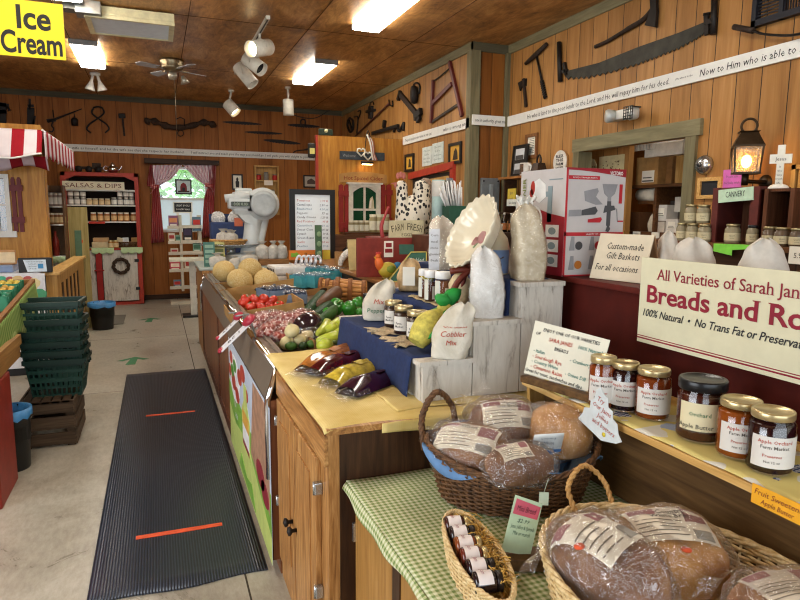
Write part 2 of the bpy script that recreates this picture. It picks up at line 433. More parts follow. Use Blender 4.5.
# ------------------------------------------------------------------ the room
YB,ZC,X1,YS,X2,XL,YF = 12.0,3.54,3.46,6.62,3.94,-3.6,-2.4
N().box(XL-.2,5.8,YF-.2,YB+.2,-.1,0); struct('floor',mb,FLOORM)
N().box(.295,.303,2.0,YB,0,.0012)
for y in (2.25,5.9,8.4,10.9): mb.box(-1.0,.42,y,y+.004,0,.0008)
struct('trim_1',mb,plain('#3f372c',.9))
N().box(XL-.2,5.8,YF-.2,YB+.2,ZC,ZC+.1); struct('ceiling',mb,CEILM)
mb = MB()                                       # plywood sheet seams
for x in (-.83,.39,1.61,2.83): mb.box(x-.004,x+.004,YF,YB,ZC-.003,ZC+.001)
for y in (4.44,6.88,9.32): mb.box(XL,X2,y-.004,y+.004,ZC-.003,ZC+.001)
struct('trim_2',mb,plain('#54361c',.8))
# back wall with the window opening
a,b = at(155,166,Y=YB),at(209,232,Y=YB); WX0,WX1,WZ0,WZ1 = a.x,b.x,b.z,a.z
mb = MB()
for q in ((XL-.2,WX0,0,ZC),(WX1,X1+.6,0,ZC),(WX0,WX1,0,WZ0),(WX0,WX1,WZ1,ZC)): mb.box(q[0],q[1],YB,YB+.12,q[2],q[3])
struct('wall_back',mb,PLANK_BACK)
mb = MB()
mb.box(XL-.12,XL,YF,-.5,0,ZC); mb.box(XL-.12,XL,2.9,YB,0,ZC); mb.box(XL-.12,XL,-.5,2.9,0,.8); mb.box(XL-.12,XL,-.5,2.9,2.75,ZC)
struct('wall_left',mb,PLANK_Y)
mb = MB()
mb.box(XL-.12,-2.3,YF-.12,YF,0,ZC); mb.box(3.5,5.8,YF-.12,YF,0,ZC); mb.box(-2.3,3.5,YF-.12,YF,0,.75); mb.box(-2.3,3.5,YF-.12,YF,3.1,ZC)
struct('wall_front',mb,PLANK_BACK)
N().box(X1,X1+.12,YS,YB,0,ZC); struct('wall_right_far',mb,PLANK_Y)
N().box(X1+.0,X2+.1,YS,YS+.12,0,ZC); struct('wall_step',mb,wood('step_planks','#5a3113','#84501f','#9a632d','z',.5,.5,.25,planks='x',pw=.17))
OY0,OY1 = at(685,200,X=X2).y,at(580,160,X=X2).y; OZ = at(580,151,X=X2).z; OZB = 1.15
mb = MB()
mb.box(X2,X2+.12,OY1,YS,0,ZC); mb.box(X2,X2+.12,YF,OY0,0,ZC); mb.box(X2,X2+.12,OY0,OY1,0,OZB); mb.box(X2,X2+.12,OY0,OY1,OZ,ZC)
struct('wall_right',mb,PLANK_Y)
# store room behind the opening
N().box(5.7,5.8,YF,YB,0,ZC); struct('wall_storage',mb,PLANK_BACK)
N().box(X2+.12,5.8,6.74,6.84,0,ZC); mb.box(X2+.12,5.8,2.6,2.7,0,ZC); struct('wall_storage_side',mb,PLANK_BACK)
# grey-green trim boards
mb = MB(); tw = .1
mb.box(X1-.02,X1,YS-.02,YB,ZC-tw,ZC); mb.box(X2-.02,X2,YF,YS,ZC-tw,ZC); struct('trim_3',mb,GREYTRIM)
N().box(X1-.02,X2,YS-.02,YS,ZC-tw,ZC); mb.box(XL,X1,YB-.02,YB,ZC-.09,ZC); struct('trim_4',mb,wood('grey_trim_x','#443f2e','#524d3a','#5e5945','x',1,.6,.25))
N().box(X1-.022,X1+.1,YS-.022,YS+.001,0,ZC-.09); mb.box(X1-.022,X1+.001,YS,YS+.09,0,ZC-.09); mb.box(X2-.05,X2-.001,YS-.05,YS-.001,0,ZC-.09); struct('trim_5',mb,GREYTRIM_Z)
mb = MB()
mb.box(X2-.035,X2,OY0-.13,OY1+.09,OZ-.01,OZ+.115); struct('trim_6',mb,GREYTRIM)
N().box(X2-.03,X2+.13,OY0-.09,OY0+.014,OZB,OZ-.01); mb.box(X2-.03,X2+.13,OY1-.014,OY1+.08,OZB,OZ-.01); struct('trim_7',mb,GREYTRIM_Z)
N().box(XL,X1,YB-.015,YB,0,.09); struct('baseboard_back',mb,DARKWOOD)
# window and what lies outside
mb = MB(); fw_ = .045
mb.box(WX0,WX1,YB-.01,YB+.1,WZ1-fw_,WZ1); mb.box(WX0,WX1,YB-.01,YB+.1,WZ0,WZ0+fw_)
mb.box(WX0,WX0+fw_,YB-.01,YB+.1,WZ0+fw_,WZ1-fw_); mb.box(WX1-fw_,WX1,YB-.01,YB+.1,WZ0+fw_,WZ1-fw_); WZM = at(180,199,Y=YB).z
mb.box(WX0+fw_,WX1-fw_,YB+.02,YB+.07,WZM-.02,WZM+.02)
win = struct('window_1',mb,WHITE)
N().box(WX0+fw_,WX1-fw_,YB+.05,YB+.055,WZM,WZ1-fw_); mb.build('pane',GLASS,win)
N().box(WX0+fw_,WX1-fw_,YB+.03,YB+.045,WZ0+fw_,WZM-.02)
mb.build('lower_shade',plain('#eef1f4',.7,var=.02,**{'Transmission Weight': .6}),win)
def leafy(name,label,c,r,seed):
    rnd = random.Random(seed); t = thing(name,label,'tree',(c[0],c[1],0))
    mb = MB(); mb.tube([(0,0,0),(.05,0,c[2]*.5),(0,0,c[2])],[.12,.1,.05],8); mb.build('trunk',DARKWOOD,t)
    mb = MB()
    for k in range(700):
        d = V((rnd.gauss(0,1),rnd.gauss(0,1),rnd.gauss(0,1))).normalized()*r*rnd.uniform(.55,1.05)
        p = V((0,0,c[2]))+V((d.x,d.y*.8,d.z)); u,v_,_ = frame_of(V((rnd.gauss(0,1),rnd.gauss(0,1),rnd.gauss(0,1)))); s = rnd.uniform(.08,.16)
        mb.f([mb.v(p+u*s),mb.v(p+v_*s*.5),mb.v(p-u*s),mb.v(p-v_*s*.5)])
    mb.build('crown',plain('#7fae62',.7,var=.3,vs_=6),t)
leafy('outdoor_tree','leafy green tree seen outside through the curtained window',(.1,16.5,2.2),1.5,3)
leafy('outdoor_tree','paler tree outside the curtained window, right of the first one',(2.0,18.5,2.6),1.7,4)
# scripture boards running along the walls
def banner(label,p0,p1,zt,zb,texts,rotz,face):
    """p0 -> p1 along the wall; texts = (string, start, end, cap height, colour) along its length"""
    L = (V(p1)-V(p0)).length; t = thing('scripture_board',label,'sign',(*p0,zb),rotz,'scripture boards on the walls')
    mb = MB(); mb.box(0,L,-.022,0,0,zt-zb); mb.build('board',WHITE,t)
    mb = MB()
    for st,s0,s1,h in texts: mb.text(st,h,(s1-s0),TR((s0+s1)/2,-.0235,(zt-zb)/2) @ FACE,shear=.12,res=1)
    mb.build('lettering',INK,t)
BT,BB = 2.70,2.585
yy = lambda px: YS-.03-at(px,90,X=X2).y
banner('long white scripture board on the right plank wall above the two-man saw',(X2,YS-.03),(X2,1.2),BT+.03,BB+.03,[
    ('He who is kind to the poor lends to the Lord, and He will repay him for his deed.',yy(530),yy(671),.05),
    ('(He who is in the',yy(677),yy(694),.016),('Now to Him who is able to keep you from falling',yy(701),yy(701)+(yy(800)-yy(701))*1.72,.055)],RW,'r')
banner('short white scripture board on the narrow wall step',(X1,YS-.022),(X2,YS-.022),BT+.03,BB+.03,[('one in authority, great man',.03,.45,.042)],0,'f')
banner('white scripture board on the far right wall beside the cider booth',(X1,8.72),(X1,YS),BT,BB,[('The good man is not wiser under his own eyes;',.1,1.05,.04),('who is wrong and',1.4,2.05,.045)],RW,'r')
xx = lambda px: at(px,150,Y=YB).x+1.75
banner('long white scripture board across the back wall above the window',(-1.75,YB),(3.0,YB),BT,BB,[
    ('his own wife as himself, and let the wife see that she respects her husband.',xx(57),xx(184),.045),
    ('I will instruct you and teach you the way you should go; I will guide you with delight to your heart.',xx(191),xx(316),.045)],0,'f')
# floor goods: mat, tape, arrows
x0,x1,y0,y1 = -.336,.40,2.62,6.47
t = thing('floor_mat','long black ribbed rubber mat on the aisle floor','mat',(0,0,0))
N().grid(lambda u,v: (x0+(x1-x0)*u,y0+(y1-y0)*v+(0.012*math.sin(u*9) if v < .01 else 0),.009),12,40,.007); mb.build('rubber_sheet',RUBBER,t)
tape = plain('#e0552a',.6)
for lab,p,q in (('orange tape strip across the near half of the black mat',(136,538),(222,524)),('orange tape strip across the far half of the black mat',(146,416),(195,411))):
    a,b = at(*p,Z=.01),at(*q,Z=.01); mb = MB()
    n = V((-(b-a).y,(b-a).x,0)).normalized()*.019
    pts = [a+n,a-n*.9,(a+b)/2-n*1.1,b-n*.85,b+n*.9,(a+b)/2+n]
    mb.prism([(p_.x,p_.y) for p_ in pts],.0012,TR(0,0,.0098)); one('floor_tape',mb,tape,lab,'tape')
for lab,tip,s in (('green arrow sticker on the floor nearest the black mat',(135,357),.8),('green arrow sticker on the floor farther up the aisle',(151,318),.8)):
    a = at(*tip,Z=0); mb = MB(); r = RZ(.25)
    mb.prism([(0,0),(-.2*s,-.2*s),(-.12*s,-.22*s),(-.04*s,-.13*s),(-.06*s,-.45*s),(.06*s,-.45*s),(.05*s,-.13*s),(.13*s,-.2*s),(.2*s,-.16*s)],.0015,TR(a.x,a.y,.0005) @ RZ(-.1))
    one('floor_arrow',mb,plain('#3f7a54',.7),lab,'arrow')
# ------------------------------------------------------------------ on the ceiling
DIFF = emit('fluorescent_diffuser','#fff8ea',FLUO)
def fluo(label,xc,y0,L,wd=.3):
    t = thing('fluorescent_light',label,'ceiling light',(xc,y0,ZC-.062),0,'ceiling fluorescents')
    h = wd/2
    mb = MB(); mb.box(-h-.004,h+.004,0,.03,.004,.062,b=.004); mb.box(-h-.004,h+.004,L-.03,L,.004,.062,b=.004); mb.box(-h*.7,h*.7,.03,L-.03,.045,.062); mb.build('end_cap',GREYM,t)
    mb = MB(); pr = [(-h,.05),(-h,.02),(-h*.88,.002),(h*.88,.002),(h,.02),(h,.05)]
    mb.prism(pr,L-.06,TR(0,L-.03,0) @ RX(PI/2)); mb.build('diffuser',DIFF,t)
fluo('fluorescent ceiling light cut by the top edge, above the bread display side',2.14,5.15,1.38)
fluo('fluorescent ceiling light near the back wall, right of the track lights',2.13,8.08,1.44)
fluo('fluorescent ceiling light above the pair of white floodlights',-.695,8.28,1.3)
fluo('fluorescent ceiling light at the top edge above the yellow ice cream sign',-.695,5.45,1.24)
# the rows go on behind the camera
for x,y in ((2.14,2.2),(-.695,2.2)): fluo('fluorescent ceiling light of the rows over the shop front',x,y,1.38)
# hanging heater
a = at(84,16,Z=3.41); b = at(173,42,Z=3.41)
t = thing('unit_heater','long cream box heater with a grey grille hung under the ceiling','heater',(a.x,a.y,3.41))
L = b.x-a.x; W = b.y-a.y
N().box(0,L,0,W,.03,.115,b=.012); mb.box(0,.05,0,W,0,.03); mb.box(L-.05,L,0,W,0,.03); mb.box(.05,L-.05,0,.03,0,.03); mb.box(.05,L-.05,W-.03,W,0,.03)
mb.build('casing',plain('#ddd6ac',.5),t)
mb = MB()
for k in range(18): mb.box(.05,L-.05,.03+(W-.06)*k/18,.03+(W-.06)*(k+.72)/18,.008,.022,RX(0))
mb.build('grille',plain('#dde4e8',.35,var=.03),t)
for x in (.1,L-.1): N().box(x-.02,x+.02,W*.4,W*.6,.115,.13); mb.build('bracket',GREYM,t)
a = at(62,8,Z=3.44); b = at(102,16,Z=3.44)
t = thing('junction_box','grey metal conduit box on the ceiling beside the cream heater','box',(a.x,a.y,3.42)); L = b.x-a.x
N().box(L*.32,L,0,.2,0,.12,b=.006); mb.build('housing',GREYM,t); N().box(0,L*.31,.02,.17,.03,.12); mb.build('channel',plain('#6f6d66',.5,.4),t)
# ceiling fan
p = at(172,60,Z=ZC)
t = thing('ceiling_fan','bronze ceiling fan with pale blades and a long pull chain','fan',(p.x,p.y,3.54))
N().lathe([(.0,0),(.15,0),(.155,-.03),(.13,-.07),(.14,-.09),(.13,-.12),(.06,-.15),(0,-.15)],28); mb.build('motor',plain('#8a7c60',.3,.8),t)
for k in range(4):
    A = .5+k*PI/2; M = RZ(A); b_ = MB(); b_.prism([(.2,-.045),(.46,-.06),(.5,0),(.46,.06),(.2,.045)],.008,M @ TR(0,0,-.125) @ RX(.2)); bl = b_.build('blade',plain('#a6a5a6',.5),t)
    b_ = MB(); b_.bar((.1*math.cos(A),.1*math.sin(A),-.12),(.24*math.cos(A),.24*math.sin(A),-.118),.05,.012); b_.build('blade_arm',plain('#8a7c60',.3,.8),bl)
N().lathe([(0,-.15),(.045,-.15),(.06,-.19),(.05,-.24),(0,-.25)],16); mb.lathe([(.02,-.2),(.06,-.3),(.04,-.3)],12,TR(.05,0,0) @ RY(-.35)); mb.build('lamp_cluster',plain('#b8b1a0',.3,.6),t)
N().tube([(.02,-.06,-.24),(.02,-.06,-.98)],.003,5); mb.build('pull_chain',plain('#7d6f5a',.4,.6),t)
# floodlights
p = at(95,73,Z=ZC)
t = thing('floodlight','pair of white floodlights on one ceiling base below the fluorescent light','light',(p.x,p.y,ZC))
N().lathe([(0,0),(.07,0),(.07,-.03),(0,-.035)],20); mb.build('base',WHITE,t)
for s in (-1,1):
    M = TR(s*.03,0,-.03) @ RY(-s*.25) @ RX(.12) @ Matrix.Diagonal((.68,.68,.68,1)); N().lathe([(0,0),(.026,0),(.03,-.12),(.045,-.16),(.1,-.3),(.098,-.315),(.04,-.27),(0,-.27)],20,M); mb.build('lamp_head',plain('#e6e3da',.4),t)
# track with three spotlights
pa,pb = at(265,15,Z=ZC),at(236,72,Z=ZC); pa.x = pb.x = 1.13
t = thing('light_track','white ceiling track with three can spotlights','track light',(pa.x,pa.y,ZC)); L = pb.y-pa.y
N().box(-.02,.02,0,L,-.035,0); mb.build('rail',plain('#cfcabd',.4),t)
N().box(-.007,.007,.03,L-.03,-.037,-.034); mb.build('slot',BLACK,t)
CANM = plain('#d6d2c4',.4)
BULB = emit('spot_bulb','#ffe3ae',14)
def can(parent,y,aim,lit=False,drop=.26,R=.085,Lc=.32,z0=-.035,name='spot_head',yoke=True):
    o = MB(); aim = V(aim).normalized(); u,v_,d = frame_of(aim); c = V((0,y,z0-drop))
    M = Matrix.Translation(c) @ Matrix((u,v_,d)).transposed().to_4x4()
    o.lathe([(0,-Lc*.5),(R*.9,-Lc*.5),(R,-Lc*.46),(R,Lc*.5),(R*.94,Lc*.5),(R*.88,Lc*.2),(0,Lc*.2)],24,M)
    h = o.build(name,CANM,parent)
    if yoke:
        o = MB(); side = V((0,0,1)).cross(d); side = side.normalized() if side.length > .01 else V((1,0,0))
        top = V((0,y,z0)); k = top+(c-top)*.35
        o.tube([c+side*(R+.006),c+side*(R+.012)+(k-c)*.6,k,c-side*(R+.012)+(k-c)*.6,c-side*(R+.006)],.007,6); o.tube([top,k],.014,8); o.build('yoke',CANM,h)
    else:
        o = MB(); o.tube([(0,y,z0),c-d*Lc*.3],.018,8); o.build('stem',CANM,h)
    if lit:
        l = bpy.data.lights.new('spot_beam','SPOT'); l.energy = 45; l.color = (1,.80,.52); l.spot_size = 1.4; l.spot_blend = .6; l.shadow_soft_size = .05
        lo = bpy.data.objects.new('spot_beam',l); C.objects.link(lo); lo.parent = h; lo.location = c+d*(Lc*.5+.03); lo.rotation_euler = d.to_track_quat('-Z','Y').to_euler()
    o = MB(); o.lathe([(0,Lc*.22),(R*.8,Lc*.22),(R*.85,Lc*.3)],20,M,cap=False); o.build('bulb',BULB if lit else plain('#1b1a18',.3),h)
    return h
can(t,.55,(-.75,-.62,-.28),True,.15,.088,.31); can(t,1.0,(.55,-.6,-.55),False,.22,.082,.27); can(t,1.75,(.55,-.35,-.75),False,.2,.082,.31)
p = at(231,90,Z=ZC); t = thing('spotlight','small white spotlight with lit bulb, left of the back ceiling pair','spotlight',(p.x,p.y,ZC),0,'single ceiling spotlights')
N().lathe([(0,0),(.05,0),(.05,-.03),(0,-.03)],16); mb.build('base',CANM,t); can(t,0,(.55,-.35,-.7),True,.25,.095,.22,-.03,yoke=False)
p = at(288,87,Z=ZC); t = thing('spotlight','small white spotlight pointing straight down before the cider booth','spotlight',(p.x,p.y,ZC),0,'single ceiling spotlights')
N().lathe([(0,0),(.05,0),(.05,-.03),(0,-.03)],16); mb.build('base',CANM,t); can(t,0,(0.02,0,-1),False,.28,.085,.24,-.03,yoke=False)
# hanging ice cream sign
a,b = at(-8,57,Y=4.3),at(62.5,4.5,Y=4.3); L,H = b.x-a.x,b.z-at(63,60,Y=4.3).z
t = thing('hanging_sign','yellow Ice Cream sign hung from the ceiling','sign',(a.x,4.3,b.z-H))
N().box(0,L,0,.012,0,H); mb.build('board',plain('#f2d413',.5,var=.02),t)
N().text('Ice',H*.42,L*.46,TR(L*.59,-.001,H*.72) @ FACE,bold=.024,res=4); mb.text('Cream',H*.40,L*.83,TR(L*.545,-.001,H*.27) @ FACE,bold=.024,res=4); mb.build('lettering',plain('#17150f',.6),t)
mb = MB()
for x in (.06,L-.04): mb.tube([(x,.006,H-.02),(x,.006,ZC-(b.z-H))],.003,5)
mb.build('hanging_wire',GREYM,t)
# ------------------------------------------------------------------ old tools on the walls
def wp(wall,px,py):
    if wall == 'b': return at(px,py,Y=YB)
    if wall == 'p': return at(px,py,Y=8.75)
    return at(px,py,X=X1 if wall == 'r1' else X2)
def wallthing(name,label,cat,wall,px,py,group=None):
    r = wp(wall,px,py); t = thing(name,label,cat,r,RW if wall[0] == 'r' else 0,group)
    def f(x,y,out=.02):
        q = wp(wall,x,y); s = (r.y-q.y) if wall[0] == 'r' else (q.x-r.x)
        return V((s,-out,q.z-r.z))
    return t,f
def strip(mb,pts,wd,th=.012,out=0):
    """flat iron strip through points"""
    for i in range(len(pts)-1): mb.bar(pts[i],pts[i+1],wd,th,up=(0,1,0))
G = 'old hand tools on the walls'
t,f = wallthing('iron_clamp','dark iron clamp on the back wall at the left edge of the photo','tool','b',4,118,G)
N().bar(f(3,128),f(3,103),.1,.03,up=(0,1,0)); mb.bar(f(-4,104),f(9,106),.05,.03,up=(0,1,0)); mb.bar(f(-3,112),f(7,112),.06,.03,up=(0,1,0)); mb.tube([f(7,106),f(10,111)],.02,6); mb.build('body',IRON,t)
t,f = wallthing('iron_jack','upright iron jack on the back wall above the kiosk','tool','b',31,115,G)
N().bar(f(31,127),f(31,108),.1,.03,up=(0,1,0)); mb.bar(f(30,110),f(30,99),.03,.03,up=(0,1,0)); mb.bar(f(28,106),f(34,106),.04,.03,up=(0,1,0)); mb.bar(f(33,127),f(35,116),.03,.03,up=(0,1,0)); mb.build('body',IRON,t)
t,f = wallthing('beam_scale','iron beam scale with a hanging weight on the back wall','tool','b',55,118,G)
N().tube([f(48,122),f(56,119),f(82,109)],[.02,.02,.008],6); mb.bar(f(47,121),f(56,120),.05,.02,up=(0,1,0)); mb.build('beam',IRON,t)
N().tube(curve([f(53,122),f(52,126),f(54,129),f(52,132),f(49,131)],5),.011,6); mb.tube([f(54,118),f(53,110)],.009,6); mb.build('hook',IRON,t)
mb = MB(); q = f(75,120); mb.lathe([(0,-.1),(.05,-.1),(.055,-.0),(.03,.03),(.0,.03)],14,TR(q.x,-.06,q.z)); mb.tube([f(75,118),f(74,112)],.007,6); mb.build('weight',IRON,t)
t,f = wallthing('ice_tongs','round handled iron ice tongs on the back wall','tool','b',98,118,G)
for s in (-1,1):
    N().tube(curve([f(98+s*-4,107.5),f(98-s*6,113),f(98,118.5),f(98+s*8,124),f(98+s*11,129),f(98+s*7,133)],6),[.014]*25+[.013]*5+[.006],6); mb.build('jaw',IRON,t)
N().tube([f(94,107.6),f(98,106.8),f(102,107.6)],.014,6); mb.build('handle',IRON,t)
t,f = wallthing('mallet','small dark mallet hanging on the back wall, right of the ice tongs','tool','b',122,120,G)
N().bar(f(118.7,116),f(125.4,116),.08,.04,up=(0,1,0),bv=.01); mb.build('head',IRON,t); N().bar(f(122.5,118),f(124.5,136),.03,.025,up=(0,1,0)); mb.build('handle',IRONR,t)
t,f = wallthing('ox_yoke','carved wooden ox yoke on the back wall above the window','tool','b',180,124,G)
mb = MB(); P = [f(145,123,.05),f(150,121,.06),f(158,123,.06),f(168,127,.06),f(180,128,.06),f(192,126,.06),f(202,123,.06),f(210,124,.06),f(216,127,.05)]
mb.tube(curve(P,5),[.02]+[.05+.018*math.sin(i*1.1)*(1 if i < 14 or i > 26 else .3) for i in range(39)]+[.02],10); mb.build('beam',plain('#3c2a1d',.8,var=.3,vs_=30),t)
N().tube([f(180.5+3*math.cos(a_),133.5+3*math.sin(a_),.05) for a_ in [k*PI/6 for k in range(12)]],.008,6,closed=True); mb.tube([f(176,120,.1),f(180,118,.1),f(184,120,.1),f(184,127,.1)],.01,6); mb.build('ring',IRON,t)
SAWG = 'crosscut saw blades on the back wall'
for i,(a,b,hh,lab) in enumerate((((222,122),(262,124.5),3.2,'long thin saw blade on the back wall, topmost left of the group'),((244,132),(283,134),3.0,'thin saw blade on the back wall, middle of the three stepped ones'),((263,140),(301,144),4.0,'thin saw blade on the back wall just above the scripture board'),((287,125),(320,127),3.6,'saw blade with an upright handle on the back wall near the corner'))):
    t,f = wallthing('saw_blade',lab,'saw','b',*a,SAWG)
    mb = MB(); n = 26; top = []; bot = []
    for k in range(n+1):
        u = k/n; x = a[0]+(b[0]-a[0])*u; y = a[1]+(b[1]-a[1])*u; top.append((x,y-hh*.5*(math.sin(PI*u)**.5))); bot.append((x,y+hh*.5*(math.sin(PI*u)**.6)*(1 if k % 2 else .7)))
    pl = [f(*q) for q in top+bot[::-1]]; mb.prism([(q.x,q.z) for q in pl],.006,TR(0,-.004,0) @ FACE); mb.build('blade',IRON,t)
    if i == 3: N().tube(curve([f(301,126),f(300.5,121),f(303,119.5),f(305,121),f(304.5,127)],4),.014,6); mb.build('handle',IRON,t)
t,f = wallthing('hay_knife','short dark hay knife on the back wall beside the booth edge','tool','b',305,151,G)
N().tube(curve([f(293,153),f(296,151),f(304,150),f(310,149),f(318,150)],4),[.012]*9+[.02]*8,6); mb.build('blade',IRON,t)
# cable drooping in the corner
N().tube(curve([at(287,112,Y=11.97),at(300,117,Y=11.96),at(315,118,Y=11.96),at(328,111,Y=11.97),at(333,107.5,Y=11.975)],6),.008,6); one('cable',mb,BLACK,'black cable drooping along the top of the back wall','cable')
# far right wall
t,f = wallthing('trap_spring','small dark iron loop trap on the far right wall corner','tool','r1',351,125,G)
N().tube(curve([f(349,120),f(348.5,126),f(351,132),f(354,129),f(354,121),f(351,118)],5),.022,6,closed=True); mb.bar(f(350,121),f(353,130),.05,.02,up=(0,1,0)); mb.build('loop',IRON,t)
t,f = wallthing('hay_hook','bent iron hay hook on the far right wall','tool','r1',360,120,G)
N().tube(curve([f(355,117),f(359,117.5),f(358,130),f(358,135)],5),.013,6); mb.tube(curve([f(359,120),f(361.5,113),f(361,110.5),f(359,111.5)],5),.013,6); mb.build('hook',IRON,t)
t,f = wallthing('barn_lantern','dark block and hook hanging on the far right wall above the rake','tool','r1',372,111,G)
mb = MB(); a_ = f(372,118); b_ = f(372,107); mb.bar(f(371.8,119),f(372.4,106),.15,.07,up=(0,1,0),bv=.02); mb.bar(f(369,112),f(376,110),.04,.09,up=(0,1,0)); mb.build('block',IRON,t)
N().tube(curve([f(371,106),f(371.5,103),f(374,102),f(375,105)],5),.01,6); mb.build('hook',IRON,t)
t,f = wallthing('hay_rake','long handled red brown fork leaning across the far right wall','tool','r1',378,118,G)
N().tube([f(357,136,.03),f(391,103.5,.03)],.014,6); mb.build('handle',plain('#4d2119',.6,var=.2),t)
N().tube(curve([f(390,100),f(390.5,103),f(391,105),f(393.5,106),f(393.5,101)],4),.012,6); mb.build('fork',IRON,t)
t,f = wallthing('hand_drill','dark iron brace tool on the far right wall above the booth','tool','r1',390,130,G)
N().bar(f(374,133.5,.03),f(400,126,.03),.05,.04,up=(0,1,0)); mb.bar(f(385.3,128,.03),f(386.5,120.5,.03),.07,.05,up=(0,1,0),bv=.012); mb.build('stock',IRON,t)
N().tube(curve([f(395,132),f(397,126),f(400,131),f(403,127),f(405,123),f(404.5,131)],4),.022,6); mb.build('crank',IRON,t)
t,f = wallthing('adze','iron headed adze set diagonally on the far right wall','tool','r1',412,107,G)
N().bar(f(401,93,.03),f(420,116,.03),.075,.035,up=(0,1,0)); mb.build('handle',IRONR,t)
N().bar(f(400,100,.03),f(402.5,92,.03),.05,.05,up=(0,1,0)); mb.bar(f(417,118,.03),f(423,111,.03),.09,.05,up=(0,1,0)); mb.bar(f(419,121,.03),f(422,117,.03),.07,.04,up=(0,1,0)); mb.build('head',IRON,t)
t,f = wallthing('pulley_block','dark pulley block hanging on the far right wall left of the red saw','tool','r1',417,93,G)
N().lathe([(0,-.04),(.06,-.04),(.068,0),(.06,.04),(0,.04)],16,Matrix.Translation(f(417.5,95,.05)) @ RX(PI/2) @ RZ(0),1,1.9); mb.build('block',IRON,t)
N().tube(curve([f(414,92),f(415,85),f(418,83),f(421,86),f(420.5,94)],5),.013,6); mb.build('strap',IRON,t)
t,f = wallthing('buck_saw','red wooden framed buck saw on the far right wall','saw','r1',448,98,G)
RW_ = plain('#5e221f',.5,var=.12)
for a,b,wd in (((451,62),(463.5,116),.05),((434.5,80),(432.5,123),.045)): N().bar(f(*a,.02),f(*b,.02),wd,.035,up=(0,1,0)); mb.build('side_bar',RW_,t)
N().bar(f(433.5,104,.02),f(453,84,.02),.05,.03,up=(0,1,0)); mb.build('stretcher',RW_,t)
N().bar(f(433,122),f(459.5,104.5),.035,.006,up=(0,1,0)); mb.build('blade',IRONR,t)
N().tube([f(435,81),f(441,77),f(450.5,69)],.009,5); mb.build('tension_wire',IRON,t)
# near right wall
t,f = wallthing('hatchet','small rusty hatchet on the right wall, left of the auger','tool','r2',524,92,G)
N().bar(f(525,79),f(527.5,107),.035,.022,up=(0,1,0)); mb.build('handle',IRONR,t)
mb = MB(); pl = [f(*q) for q in ((519.5,83),(527.5,78.5),(527,86),(523.5,86),(521.5,91))]; mb.prism([(q.x,q.z) for q in pl],.02,TR(0,-.004,0) @ FACE); mb.build('head',IRON,t)
t,f = wallthing('auger','T handled wood auger with a spiral bit on the right wall','tool','r2',540,70,G)
N().tube([f(528,64,.03),f(538,55,.03),f(549,44.5,.03)],[.02,.028,.022],8); mb.build('handle',IRONR,t)
mb = MB(); A,B_ = f(538,56,.02),f(547,98,.02); mb.tube([A,A.lerp(B_,.62)],.013,6); twist(mb,[A.lerp(B_,.6+.4*k/24) for k in range(25)],.028,2,4,.011); mb.build('bit',IRON,t)
t,f = wallthing('two_man_saw','long toothed two-man crosscut saw on the right wall above the lettering','saw','r2',640,60,G)
top = [(568,71),(600,63),(640,47),(680,33),(709,21)]; bot = [(712,30),(700,39),(680,50),(660,58),(640,65.5),(615,73),(590,79),(567,80)]
def walk(P,n):
    o = []
    for i in range(len(P)-1):
        for k in range(n): o.append((P[i][0]+(P[i+1][0]-P[i][0])*k/n,P[i][1]+(P[i+1][1]-P[i][1])*k/n))
    return o+[P[-1]]
bt = [(x,y-(3 if k % 2 else 0)) for k,(x,y) in enumerate(walk(bot,9))]
pl = [f(*q) for q in top+bt]; N().prism([(q.x,q.z) for q in pl],.006,TR(0,-.01,0) @ FACE); mb.build('blade',plain('#34332c',.55,.3,var=.3,vs_=8),t)
for a,b,w_ in (((561.5,42.5),(562.5,82),.045),((717.5,-3),(716.5,35),.04)): N().tube([f(*a,.03),f(*b,.03)],w_*.55,8); mb.build('handle',IRON,t)
N().bar(f(566,63),f(568,75),.03,.03,up=(0,1,0)); mb.bar(f(563,72),f(569,71),.03,.03,up=(0,1,0)); mb.build('bracket',IRON,t); N().bar(f(708.5,14),f(709,35),.04,.02,up=(0,1,0)); mb.bar(f(708,23),f(718,20),.035,.03,up=(0,1,0)); mb.bar(f(706,15),f(711.5,14),.02,.02,up=(0,1,0)); mb.build('bracket',IRON,t)
t,f = wallthing('grub_hoe','wooden handled grub hoe with a broad iron blade on the right wall','tool','r2',630,25,G)
N().tube(curve([f(597,47),f(610,41),f(630,29),f(645,20),f(656,8)],6),[.018]*12+[.022]*13,8); mb.build('handle',IRONR,t)
pl = [f(*q) for q in ((654,-2),(660,-4),(661,12),(659.5,28),(649,26),(655,10))]; N().prism([(q.x,q.z) for q in pl],.03,TR(0,-.02,0) @ FACE); mb.build('blade',IRON,t)
t,f = wallthing('wall_grate','black iron grate at the top right edge of the right wall','grate','r2',780,15,G)
mb = MB(); q = f(760,0); z1 = at(757,-40,X=X2).z-at(780,15,X=X2).z; z0 = f(759,27.5).z; s0,s1 = f(757,10).x,f(757,10).x+.62
mb.box(s0,s1,-.05,0,z0,z0+.04); mb.box(s0,s0+.035,-.05,0,z0,z1); mb.box(s1-.035,s1,-.05,0,z0,z1); mb.box(s0+.2,s0+.23,-.045,0,z0,z1); mb.box(s0+.4,s0+.43,-.045,0,z0,z1); mb.box(s0,s1,-.05,0,z1,z1+.04); mb.build('grate_frame',plain('#20222a',.5,.3),t)
mb = MB()
for k in range(14): mb.box(s0+.035,s0+.2,-.03,-.02,z0+.04+k*.022,z0+.05+k*.022)
for k in range(9): mb.box(s0+.23+k*.019,s0+.235+k*.019,-.03,-.02,z0+.04,z1)
for k in range(9): mb.box(s0+.43+k*.018,s0+.435+k*.018,-.03,-.02,z0+.04,z1)
mb.build('bars',plain('#20222a',.5,.3),t)
